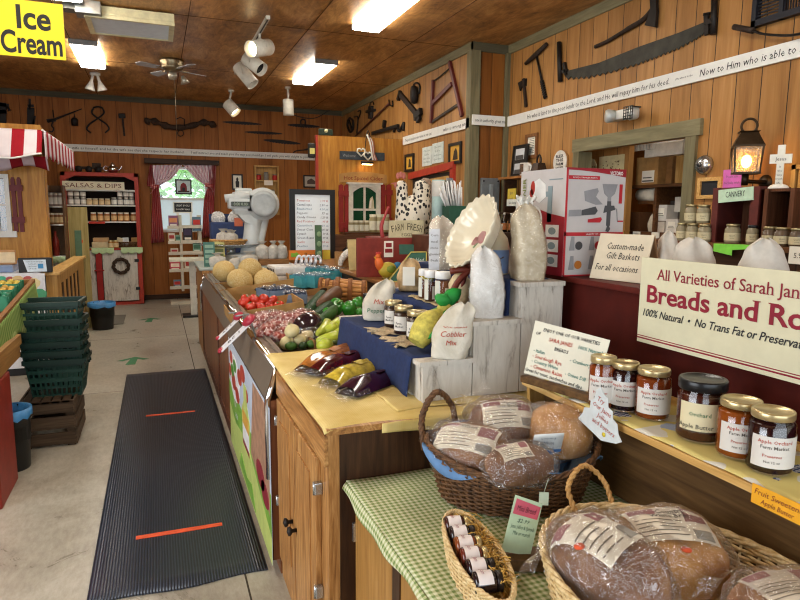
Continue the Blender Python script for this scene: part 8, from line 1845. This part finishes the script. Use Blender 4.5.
for px,w_,lab in ((681,10,'left'),(692,12,'middle'),(704,12.5,'right')): canning('gold lidded canning jar, lower row left of the red crate, '+lab+' one',px,240,222.5,w_,3.52)
hz2 = (240-222.5)*mpp(at(692,240,X=3.52))
for px,w_,lab in ((690.5,12,'left'),(703,13,'right')): canning('gold lidded canning jar on the upper row beside the chalkboard, '+lab+' one',px,222.5,204,w_,3.56,LZ+hz2+.001)
canning('canning jar with gold lid standing inside the red CANNERY crate',732,240.5,221.5,14.5,3.55)
canning('canning jar with black lid at the right inside the red CANNERY crate',752,240.5,221.5,11,3.55,None,None,BLACKLID)
for px,w_,lab in ((769,13.5,'left'),(781.5,15,'middle'),(796,13,'right')): canning('canning jar with gold lid before the brown crate, '+lab+' of three',px,243,224,w_,3.50,None,plain('#5c4a38',.25,spec=.6))
# standing crates
def standing_crate(label,pxa,pxb,pyt,x,m,m2,group='upright wooden crates on the ledge'):
    a = at(pxa,242,X=x); b = at(pxb,242,X=x); H = at(pxa,pyt,X=x).z-LZ; L = a.y-b.y
    t = thing('wooden_crate',label,'crate',(x,a.y,LZ+.0005),RW,group); D = .26
    for x0,x1 in ((0,L*.22),(L*.78,L)): mb = MB(); mb.box(x0+.003,x0+.02,0,D,0,H); mb.build('side',m,t)
    mb = MB(); mb.box(0,L,0,D,H,H+.018); mb.build('top',m,t)
    for x0,x1 in ((0.0,L*.13),(L*.87,L)): mb = MB(); mb.box(x0,x1,-.016,0,0,H+.018); mb.build('post',m,t)
    for k in range(4): mb = MB(); mb.box(.02+(L-.04)*k/4+.004,.02+(L-.04)*(k+1)/4-.004,D-.016,D,0,H); mb.build('back_slat',m2,t)
    return t,L,H,a
RC_ = plain('#5a241e',.6,var=.15); BC_ = wood('crate_brown','#3a2012','#5a3520','#6f4630','z',1.2,.6,.25)
ct,L,H,a = standing_crate('red wooden crate standing on end with the CANNERY sign',711,757,191,3.56,RC_,BC_)
t = thing('cannery_sign','pale green CANNERY card on the front of the red crate','sign',(3.56-.018,a.y-.0,LZ+H-.04),RW); q0 = at(718,203,X=3.54); q1 = at(754,190,X=3.54); sL = q0.y-q1.y; sH = .068
mb = MB(); x0 = a.y-q0.y; mb.box(x0,x0+sL,-.004,0,-.045,-.045+sH*1.25,RY(-.06)); mb.build('card',plain('#b9d3b8',.7),t)
N().text('CANNERY',.04,sL*.55,RY(-.06) @ TR(x0+sL*.5,-.005,.005) @ FACE); mb.build('lettering',INK,t)
N().box(-.08,.08,0,.01,0,H*.86); one('blue_board',mb,plain('#7f96a8',.6),'pale blue board standing at the back right inside the red crate','board',(3.56+.21,a.y-L*.72,LZ+.001),RW)
ct,L2,H2,a2 = standing_crate('dark brown wooden crate standing on end under the white cross',762,792,192,3.56,BC_,BC_)
t = thing('white_cross','white wooden cross with writing on a round white base','cross',(3.58+.05,at(777,190,X=3.62).y,LZ+H2+.0185),-1.0)
K = mpp(at(777,170,X=3.62))
N().ball((0,0,0),9.5*K,9.5*K*.7,5.5*K,sub=3,fn=lambda d: (d.x*9.5*K,d.y*6*K,max(0,d.z)*5.5*K)); mb.build('base',plain('#e1ddd3',.4),t)
N().box(-3.2*K,3.2*K,-.012,.012,3*K,43*K); mb.box(-9.5*K,9.5*K,-.0125,.0125,25*K,34*K); mb.build('cross',plain('#dfdccf',.5),t)
N().text('Jesus',3.4*K,None,TR(0,-.0135,29.5*K) @ FACE)
for k,s in enumerate(('is','the','way','truth','life')): mb.text(s,2.2*K,None,TR(0,-.0135,(22-k*4)*K) @ FACE,res=1)
mb.build('lettering',INKSOFT,t)
# lantern
p = at(746.5,160,X=3.72); K = mpp(p)
t = thing('lantern','dark bronze carriage lantern with a lit bulb on the right wall','lantern',(3.72,p.y,p.z),-.75)
BRZ = plain('#3a2c1c',.4,.7,var=.2)
hw = 12.5*K; hh = 13*K
mb = MB();
for sx in (-1,1):
    for sy in (-1,1): mb.bar((sx*hw*.86,sy*hw*.86,-hh),(sx*hw,sy*hw,hh),.012,.012)
for z,w_ in ((-hh,.88),(hh,1.02)):
    for k in range(4): M = RZ(k*PI/2); mb.bar(M @ V((-hw*w_,-hw*w_,z)),M @ V((hw*w_,-hw*w_,z)),.014,.014)
mb.prism([(-hw*.86,-hw*.86),(hw*.86,-hw*.86),(hw*.86,hw*.86),(-hw*.86,hw*.86)],.01,TR(0,0,-hh-.006)); mb.build('cage',BRZ,t)
mb = MB(); b0 = [mb.v((sx*hw*1.1,sy*hw*1.1,hh)) for sx,sy in ((-1,-1),(1,-1),(1,1),(-1,1))]; b1 = [mb.v((sx*hw*.62,sy*hw*.62,hh+13*K)) for sx,sy in ((-1,-1),(1,-1),(1,1),(-1,1))]; b2_ = [mb.v((sx*hw*.75,sy*hw*.75,hh+14.5*K)) for sx,sy in ((-1,-1),(1,-1),(1,1),(-1,1))]
mb.f(b0[::-1]); mb.f(b2_)
for A,B in ((b0,b1),(b1,b2_)):
    for k in range(4): mb.f([A[k],A[(k+1) % 4],B[(k+1) % 4],B[k]])
mb.build('roof',BRZ,t)
N().tube([(7*K*math.cos(a_)*1.0,0,hh+20*K+7*K*math.sin(a_)) for a_ in [k*PI/12 for k in range(24)]],.009,6,closed=True); mb.build('ring',BRZ,t)
SEED = film('seeded_glass','#f3dfb0',.08,.2,.5,.10,30)
for k in range(4): mb = MB(); M = RZ(k*PI/2); mb.prism([(-hw*.84,-hh*.96),(hw*.84,-hh*.96),(hw*.97,hh*.96),(-hw*.97,hh*.96)],.003,M @ TR(0,-hw*.93,0) @ FACE); mb.build('pane',SEED,t)
N().ball((0,0,-.01),.032,.032,.045,sub=2); mb.build('bulb',emit('lantern_bulb','#ffd58a',60),t)
N().tube([(0,0,-hh),(0,0,-hh-12*K)],.022,10); mb.tube([(0,0,-hh-8*K),(.10,.10,-hh-8*K),(.17,.19,-hh-8*K)],.014,8); mb.lathe([(0,0),(.06,0),(.05,.03),(0,.03)],16,Matrix.Translation((.165,.18,-hh-8*K)) @ RZ(.75) @ RY(-PI/2)); mb.build('bracket',BRZ,t)
# neon green and white papers on the ledge edge
a = at(713,243,X=LX-.02); b = at(752,243,X=LX-.02)
mb = MB(); L = a.y-b.y; mb.prism([(0,.0),(L,.03),(L*.98,.055),(0,.05)],.002,FACE); mb.prism([(0,-.0),(L*.5,-.02),(L*.5,.02),(0,.05)],.002,TR(0,-.003,0) @ FACE); one('neon_strip',mb,plain('#7fd24a',.6),'bright green paper strip along the ledge below the red crate','paper',(LX-.008,a.y,LZ-.05),RW)
a = at(788,246,X=LX-.02); N().box(0,.13,-.003,0,-.07,.03); o = one('small_ticket',mb,PAPER,'small white ticket hanging on the ledge at the right photo edge','ticket',(LX-.004,a.y,LZ-.02),RW); N().text('5.99',.03,None,TR(.065,-.004,-.02) @ FACE); mb.build('lettering',INKSOFT,o)
# carved frame cut by the right photo edge
t,f = wallthing('slat_frame','light wood slatted wall plaque cut by the right photo edge','plaque','r2',795,165); q = f(795,206); N().box(0,.03,-.03,0,q.z,0); mb.box(0,.4,-.03,0,q.z,q.z+.03); mb.box(0,.4,-.03,0,-.03,0); mb.box(.37,.4,-.03,0,q.z,0); mb.build('frame',PINE_Z,t); mb = MB()
for k in range(9): mb.box(.045+k*.036,.067+k*.036,-.02,-.005,q.z+.03,-.03)
mb.build('slats',PINE_Z,t)
# ------------------------------------------------------------------ store room seen through the opening
QX = 4.45
def sp(px,py,x=QX): return at(px,py,X=x)
t = thing('storage_shelf','dark wooden storage shelves behind the wall opening','shelf',(0,0,0)); SHY = (sp(686,190).y-.5,sp(628,190).y)
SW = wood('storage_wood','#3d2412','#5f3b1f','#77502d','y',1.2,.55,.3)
zl = [sp(650,y).z for y in (184.5,232)]
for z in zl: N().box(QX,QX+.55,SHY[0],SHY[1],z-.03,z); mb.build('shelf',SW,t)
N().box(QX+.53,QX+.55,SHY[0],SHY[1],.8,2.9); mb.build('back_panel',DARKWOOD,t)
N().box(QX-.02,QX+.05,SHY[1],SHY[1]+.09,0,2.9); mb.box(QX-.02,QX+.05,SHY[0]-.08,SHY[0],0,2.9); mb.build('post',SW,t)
a,b = sp(671,150),sp(675,184); N().box(QX+.1,QX+.14,b.y-.0,a.y+.03,zl[0],2.7); mb.build('divider',PINE_Z,t)
a = sp(652,203); N().box(QX+.02,QX+.4,a.y-.03,a.y+.0,zl[1],zl[0]-.03); mb.build('upright',SW,t)
N().box(4.30,4.36,at(627,190,X=4.3).y,6.7,0,2.9); struct('wall_inner',mb,PLANK_Y)
def sbox(name,label,c0,c1,z,x,D,m,cat='box',group=None,lab=None):
    a,b = at(*c0,X=x),at(*c1,X=x); L = a.y-b.y; H = a.z-b.z if z is None else at(c0[0],c0[1],X=x).z-z; zz = b.z if z is None else z
    t = thing(name,label,cat,(x,a.y,zz+.0005),RW,group); mb = MB(); mb.box(0,L,0,D,0,H,b=.004); mb.build('carton',m,t)
    if lab: mb = MB(); mb.box(L*lab[0],L*lab[1],-.003,0,H*lab[2],H*lab[3]); l = mb.build('label',PAPER,t); mb = MB(); mb.box(L*(lab[0]+.03),L*(lab[1]-.03),-.0045,-.003,H*(lab[2]+.03),H*(lab[2]+.08)); mb.box(L*(lab[0]+.05),L*(lab[1]-.1),-.0045,-.003,H*(lab[2]+.15),H*(lab[2]+.19)); mb.build('label_print',INKSOFT,l)
    return t
sbox('cardboard_box','brown cardboard box with a white label on the upper storage shelf',(637,158),(657,184),zl[0],QX+.02,.3,CARD,lab=(.3,.85,.08,.5))
sbox('cardboard_box','darker cardboard box behind the divider on the upper storage shelf',(657,155),(671,184),zl[0],QX+.12,.3,CARD2)
N().box(-.03,.03,0,.28,0,.3,RY(.45)); one('leaning_board',mb,CARD,'flat cardboard piece leaning left of the labelled cardboard box','cardboard',(QX+.06,sp(633.5,184).y,zl[0]+.02),RW)
N().box(0,.10,0,.2,0,.2); one('red_box',mb,plain('#6d201c',.6),'dark red box at the left end of the upper storage shelf','box',(QX+.22,sp(633,184).y+.03,zl[0]+.0005),RW)
p = sp(632,195); K = mpp(p)
t = thing('paper_roll','roll of white paper on the lower storage shelf','roll',(QX+.1,sp(632,195).y,p.z),RW); mb = MB(); R = 6*K; mb.lathe([(0,0),(R,0),(R,22*K),(0,22*K)],24,RY(PI/2)); mb.m(1).lathe([(0,0),(R*.4,0),(R*.4,.004),(0,.004)],16,TR(-.004,0,0) @ RY(PI/2)); mb.build('paper',[plain('#d9cfbb',.7),CARD2],t)
N().box(-.0,22*K,-.02,.02,-R-.03,-R); mb.build('bracket',SW,t)
sbox('white_box','tall white box with a symbol label on the lower storage shelf',(656,205),(666,221),None,QX+.06,.2,plain('#cfcac2',.6),'box','white boxes on the lower storage shelf',(.2,.8,.3,.8))
sbox('white_box','small white box below the tall white box in the store room',(655,221.5),(664,230.5),zl[1],QX+.06,.2,plain('#c9beb0',.6),'box','white boxes on the lower storage shelf')
sbox('white_box','small white box right of the others, low in the store room',(666,219),(677,230.5),zl[1],QX+.06,.2,plain('#d6d0c6',.6),'box','white boxes on the lower storage shelf',(.2,.8,.3,.8))
sbox('white_box','pale box stacked high at the right end of the lower storage shelf',(675,197),(681,212),None,QX+.1,.2,plain('#bfb9ae',.6),'box','white boxes on the lower storage shelf')
sbox('grey_carton','dark grey carton under the pale box in the store room',(662,201),(681,219),None,QX+.2,.25,plain('#4b443e',.6),'box')
sbox('brown_jar_box','brown bundle left of the white paper bag in the store room',(631,212),(639,231),zl[1],QX+.08,.15,plain('#6a4428',.6),'box')
p = sp(645,231); t = pouch('white paper bag on the lower storage shelf of the store room',(QX+.14,p.y,zl[1]),8*mpp(p),.08,19*mpp(p),plain('#cfc3ac',.8,var=.15),-1.2,3,False,name='paper_bag')
mb = MB();
for k in range(7): mb.box(.02+k*.045,.045+k*.045,-.01-.004*k,0,0,.12+.02*math.sin(k*2));
one('plastic_bundle',mb,plain('#c9c6bc',.4),'bundle of clear plastic hanging at the top of the wall opening','bundle',(QX-.02,sp(633,150).y,sp(633,150).z-.02),RW)
sbox('white_carton','long white carton high in the wall opening',(645,145),(682,154),None,QX+.0,.09,plain('#d6d0c2',.5),'box')
tb = (QX+.05,sp(645,144).y,sp(655,145).z+.001); o = None
for k in range(6):
    q = (QX+.065,tb[1]-.07-k*.13,tb[2]); lb = 'clear plastic tub on the white carton, %s from the left' % ORD[k]
    if o is None: N().lathe([(0,0),(.05,0),(.06,.09),(.055,.09)],14,cap=False); o = one('plastic_tub',mb,film('tub_plastic',fac=.2,rough=.2,milk=.35),lb,'tub',q,0,'clear tubs on the white carton')
    else: dup(o,q,0,lb)
for px,z_,lab in ((636,233,'left'),(655,232.5,'right')):
    p = at(px,235,X=QX-.01); N().box(-.05,.05,-.006,0,-.07,.03); one('shelf_label',mb,PAPER,'small white label on the edge of the lower storage shelf, %s one' % lab,'label',(QX-.001,p.y,zl[1]-.03),RW,'labels on the storage shelf')
for c0,c1,lab,m in (((582,159),(596,173),'rounded cream card of dots on the inner plank wall',0),((599,157),(623,173),'wide cream sheet of dots on the inner plank wall',1)):
    a,b = at(*c0,X=4.29),at(*c1,X=4.29); L = a.y-b.y; H = a.z-b.z; t = thing('dotted_card',lab,'card',(4.298,a.y,b.z),RW); mb = MB()
    mb.prism([(0,0),(L,0),(L,H*.5),(L*.8,H*.9),(L*.5,H),(L*.2,H*.9),(0,H*.5)] if not m else [(0,0),(L,0),(L,H),(0,H)],.004,FACE); mb.build('card',plain('#d8c999',.7),t); mb = MB(); rnd = random.Random(m+3)
    for k in range(10 if not m else 28): mb.prism(ell(L*rnd.uniform(.15,.85),H*rnd.uniform(.1,.75),.007,.007,8),.001,TR(0,-.0042,0) @ FACE)
    mb.build('dots',plain('#6a4f2c',.7),t)
# fill lamp out of view, added to brighten the storage shelves
t = thing('storage_fill_light','small unseen fluorescent lamp added to brighten the store room behind the wall','light',(4.25,4.3,3.4)); N().box(-.1,.1,-.5,.5,.06,.139); mb.build('housing',GREYM,t); N().box(-.08,.08,-.48,.48,.02,.06,b=.01); mb.build('diffuser',DIFF,t)
# ------------------------------------------------------------------ little shelf and things at the wall step
fX = X2-.10
a = at(502,179,X=fX-.05); b = at(567,172,X=fX-.05); z0 = at(520,176,X=fX-.05).z
SLB = 5.0
t = thing('knick_shelf','narrow wooden shelf of keepsakes at the corner of the right wall','shelf',(X2,a.y,z0),RW); L = a.y-SLB-.2
N().box(0,L,-.2,0,-.025,0); mb.build('board',wood('knick_wood','#6a3d1a','#95602f','#ad7740','y',1,.5,.3),t)
for x in (.06,L-.1): N().box(x,x+.03,-.16,0,-.5,-.025); mb.build('bracket',DARKWOOD,t)
N().box(0.0,L,-.17,0,-.42,-.40); mb.build('lower_board',DARKWOOD,t)
kx = a.y
def kp(px,py): q = at(px,py,X=fX); return q
def knick_frame(label,c0,c1,m,wd,pics,lean):
    a,b = kp(*c0),kp(*c1); L = a.y-b.y; H = a.z-z0; t = thing('photo_frame',label,'picture',(fX,a.y,z0+.0005),RW); M = RX(-lean)
    mb = MB(M); mb.box(0,L,0,.018,0,wd); mb.box(0,L,0,.018,H-wd,H); mb.box(0,wd,0,.018,wd,H-wd); mb.box(L-wd,L,0,.018,wd,H-wd); mb.build('frame',m,t); mb = MB(M); mb.box(wd,L-wd,.006,.014,wd,H-wd); mb.build('mat_board',plain('#2b2622',.7),t)
    for z_a,z_b in pics: mb = MB(M); mb.box(L*.22,L*.78,.002,.006,H*z_a,H*z_b); mb.m(1).box(L*.25,L*.75,.0,.002,H*z_a,H*(z_a+(z_b-z_a)*.4)); mb.build('photo',[plain('#c9cdd0',.5),plain('#4c4a48',.6)],t)
knick_frame('black double photo frame leaning on the small keepsake shelf',(511,146),(525,176),BLACK,.025,((.1,.42),(.54,.88)),.08)
frame('certificate_frame','small brown framed paper on the wall above the mug','picture','r2',(527,135),(538,157.5),wood('frame_brown','#5a341a','#7d5230','#8f6440','z',1,.5,.3),PAPER,.035,None,lambda mb,x,z: ([mb.box(x*.3,x*.7,-.010,-.008,z*(.22+.07*k),z*(.20+.07*k)) for k in range(9)],INKSOFT)[1])
def mug(label,px,m,zz,s=1):
    q = kp(px,172); t = thing('mug',label,'mug',(fX-.02,q.y,zz+.0005),RW); R,H = .055*s,.12*s; mb = MB(); mb.lathe([(0,0),(R*.9,0),(R,.01),(R,H),(R*.92,H),(R*.9,.012),(0,.012)],24); mb.build('cup',m,t); mb = MB(); mb.tube(curve([(R*.95,0,H*.8),(R*1.6,0,H*.75),(R*1.65,0,H*.35),(R*.95,0,H*.2)],5),.011*s,8); mb.build('handle',WHITE,t)
    mb = MB(); mb.grid(lambda u,v: ((R+.001)*math.cos(-PI*.8+u*PI*.5),(R+.001)*math.sin(-PI*.8+u*PI*.5),H*(.1+.8*v)),8,1); mb.build('printed_band',plain('#57402f',.5,var=.5,vs_=40),t)
mug('white mug with a dark picture and white handle on the keepsake shelf',527,plain('#d9d6cf',.35),z0,1.15)
q = kp(541,172); t = thing('cow_bell','dark rusty cowbell with a loop handle on the keepsake shelf','bell',(fX-.03,q.y,z0+.0005),RW); K = mpp(q)
mb = MB(); A = [mb.v((x*K,y,0)) for x,y in ((-7,-.07),(7,-.07),(7,.07),(-7,.07))]; B = [mb.v((x*K,y,11*K)) for x,y in ((-4.8,-.04),(4.8,-.04),(4.8,.04),(-4.8,.04))]; mb.f(A[::-1]); mb.f(B)
for k in range(4): mb.f([A[k],A[(k+1) % 4],B[(k+1) % 4],B[k]])
mb.build('body',plain('#3d2a1c',.5,.4,var=.3),t); N().tube(curve([(-3*K,0,10.5*K),(-3.4*K,0,15*K),(0,0,19*K),(3.4*K,0,15*K),(3*K,0,10.5*K)],5),.010,6); mb.build('loop_handle',IRON,t)
t,f = wallthing('oval_plaque','white oval plaque with dark lettering right of the cowbell','plaque','r2',562,162); a,b = f(556,151),f(568,172.5); rx_,rz_ = (b.x-a.x)/2,(a.z-b.z)/2
N().prism(ell(0,0,rx_,rz_,32),.03,FACE); mb.m(1).prism(ell(.012,0,rx_,rz_,32),.02,FACE); mb.build('plate',[plain('#dcd8cf',.4),OAK],t)
mb = MB()
for k,s in enumerate(('BLESS','THIS','FARM','HOUSE')): mb.text(s,rz_*.26,rx_*1.1,TR(0,-.031,rz_*(.5-.34*k)) @ FACE,bold=.03)
mb.build('lettering',INK,t)
# lower things under the keepsake shelf
zlo = z0-.40
q = kp(522,190); t = thing('enamel_kettle','white enamel kettle under the keepsake shelf beside the boxed strainer','kettle',(fX-.02,q.y-.12,zlo+.0005),RW); N().lathe([(0,0),(.10,0),(.11,.02),(.10,.14),(.06,.19),(0,.2)],24); mb.build('body',plain('#dcd8cf',.3),t); N().tube(curve([(-.1,0,.16),(-.19,0,.17),(-.19,0,.06),(-.1,0,.04)],5),.012,6); mb.build('handle',WHITE,t); N().lathe([(.05,.19),(.03,.22),(0,.24)],16); mb.build('lid',WHITE,t)
q = kp(518,195); N().box(-.085,.085,0,.008,0,.16); o = one('yellow_note',mb,plain('#c9b03f',.7),'yellow handwritten note before the white kettle','note',(fX-.085,q.y,q.z-.09),RW);
mb = MB()
for k,s in enumerate(('$10','each')): mb.text(s,.03,None,TR(0,-.001,.11-.06*k) @ FACE,shear=.2)
mb.build('lettering',INKSOFT,o)
q = kp(521,202); N().box(-.15,.14,0,.008,-.075,0.0); o = one('white_card',mb,plain('#d3d6cf',.7),'white lettered card hanging below the yellow note','card',(fX-.095,q.y,q.z+.03),RW); N().text('See Samples',.025,.2,TR(0,-.001,-.038) @ FACE); mb.build('lettering',INK,o)
N().ball((0,0,.07),.07,.05,.075,sub=3,wob=.2,wf=3); one('red_ornament',mb,plain('#a3302c',.5,var=.4,vs_=40),'red and white ornament left of the boxed strainer','ornament',(fX-.05,kp(530,195).y-.06,zlo+.0005))
# electric panel on the wall step
a,b = at(480,178,Y=YS),at(497,205,Y=YS); t = thing('electric_panel','grey metal electric panel on the narrow wall step','panel',(a.x,YS,b.z-.2)); L = b.x-a.x; H = a.z-b.z+.2
N().box(0,L,-.05,0,0,H,b=.006); mb.build('door',plain('#7f8486',.45,.4),t); N().box(L*.42,L*.62,-.065,-.05,H*.5,H*.86,b=.004); mb.build('switch_lever',plain('#a3a7a7',.4,.4),t)
mb = MB()
for x,z in ((.1,.93),(.9,.93)): mb.lathe([(0,0),(.01,0),(.01,.006),(0,.006)],10,TR(L*x,-.05,H*z) @ RX(PI/2))
mb.build('screw',IRON,t)
# ---- middle group on the back counter behind the steps: canister, straws, carton, bottles
MZ = bz
t = thing('display_riser','plain brown riser box on the back counter behind the pie dish','riser',(0,0,0)); rz2 = at(438,222,Y=4.36).z-.10
N().box(1.88,2.24,4.19,4.55,MZ,rz2); mb.build('box',plain('#5c3423',.6,var=.12),t)
q = at(438,218,Y=4.42); K = mpp(q); t = thing('teal_canister','teal cylindrical canister behind the tall meal bag','canister',(max(1.9,q.x),4.42,rz2+.0005)); H = at(438,180,Y=4.42).z-rz2
N().lathe([(0,0),(6.5*K,0),(6.5*K,H),(0,H)],28); mb.build('tube',plain('#9fb9b5',.35),t); N().lathe([(6.7*K,H*.7),(6.8*K,H*.71),(6.8*K,H*.97),(6.7*K,H*.98)],28,cap=False); mb.build('label_band',plain('#c7c3ba',.5),t)
for px,lab in ((447.5,'left'),(450.5,'right')):
    q = at(px,210,Y=4.32); N().lathe([(0,0),(.015,0),(.015,at(450,178,Y=4.32).z-rz2),(0,at(450,178,Y=4.32).z-rz2)],12); one('metal_rod',mb,plain('#8a8c90',.3,.6),'grey metal rod beside the teal canister, %s one' % lab,'rod',(q.x,4.32,rz2+.0005),0,'grey rods beside the canister')
a,b = at(449,222,Y=4.21),at(466,206,Y=4.21); t = thing('green_carton','dark green carton of white plastic straws behind the pie dish','carton',(a.x,4.21,rz2+.0005)); L = b.x-a.x; H = max(.1,b.z-rz2)
N().box(0,L,0,.12,0,H); mb.build('box',plain('#1f4a38',.5),t); mb = MB(); rnd = random.Random(9)
for k in range(46): x = rnd.uniform(.01,L-.01); y = rnd.uniform(.02,.1); mb.tube([(x,y,H*.9),(x+(x-L*.6)*.5-.02,y+rnd.uniform(-.02,.02),H+rnd.uniform(.08,.19))],.004,5)
o = mb.build('straws',plain('#dcdcda',.4),t); o['kind'] = 'stuff'
N().box(-.035,.035,0,.02,0,.22,RX(-.1)); one('small_sign',mb,plain('#b9c0b9',.5),'small pale printed card behind the straw carton','card',(at(460,190,Y=4.48).x,4.48,rz2+.0005+.13*0))
# chalk board sign on the back counter
q = at(402,282,Y=3.6)
t = thing('chalk_sign','green chalkboard sign with yellow border leaning on the back counter','chalkboard',at(397,281.5,Z=bz)+V((.03,.0,.0005)),math.radians(-6)); a = V(t.location); K = mpp(a)
pts = [(-14*K,0),(26*K,0),(27*K,29*K),(11*K,29*K)]
mb = MB(RX(-.12)); mb.prism(pts,.01,FACE); mb.build('board',plain('#35604f',.7,var=.12),t)
mb = MB(RX(-.12));
for p_,q_ in zip(pts,pts[1:]+pts[:1]): mb.bar((p_[0],-.012,p_[1]),(q_[0],-.012,q_[1]),.006,.008)
mb.build('border',plain('#b9ad5c',.7),t)
mb = MB(RX(-.12)); mb.text('Pickled',5*K,15*K,TR(17*K,-.0115,21*K) @ FACE,shear=.15); mb.text('Beets',5*K,12*K,TR(16*K,-.0115,12*K) @ FACE,shear=.15); mb.text('&',4*K,None,TR(1*K,-.0115,9*K) @ FACE); mb.build('lettering',plain('#cfdcd2',.8),t)
mb = MB(RX(-.12)); mb.box(0,15*K,.015,.025,27*K,37*K); mb.build('rear_board',plain('#2f5748',.7),t)
# dark bottles on a shelf by the wall behind the jug
BX0 = 2.9
q0 = at(500,226,X=BX0); q1 = at(545,224,X=BX0)
t = thing('bottle_counter','dark wooden counter of bottles behind the flour bags','counter',(0,0,0)); bz2 = at(505,232,X=BX0).z
N().box(BX0-.12,3.5,3.95,5.2,bz2-.03,bz2); mb.box(BX0-.08,3.45,4.0,5.15,0,bz2-.03); mb.build('counter',DARKWOOD,t)
for i,px in enumerate((497.5,504,511,518)):
    q = at(px,230,X=BX0); K = mpp(q); t = thing('dark_bottle','small dark bottle behind the cream jug, %s from the left' % ORD[i],'bottle',(BX0,min(q.y,5.1),bz2+.0005),0,'dark bottles behind the jug'); H = 19*K
    N().lathe([(0,0),(3*K,0),(3*K,H*.6),(1.2*K,H*.8),(1.2*K,H*.9)],16); mb.build('body',plain('#1e1712',.15,spec=.6),t); N().lathe([(1.3*K,H*.88),(1.4*K,H),(0,H)],14); mb.build('cap',plain('#b9b5aa',.4),t); N().grid(lambda u,v: ((3*K+.001)*math.cos(-PI+u*PI),(3*K+.001)*math.sin(-PI+u*PI),H*(.12+.35*v)),8,1); mb.build('label',plain('#a8683a',.6),t)
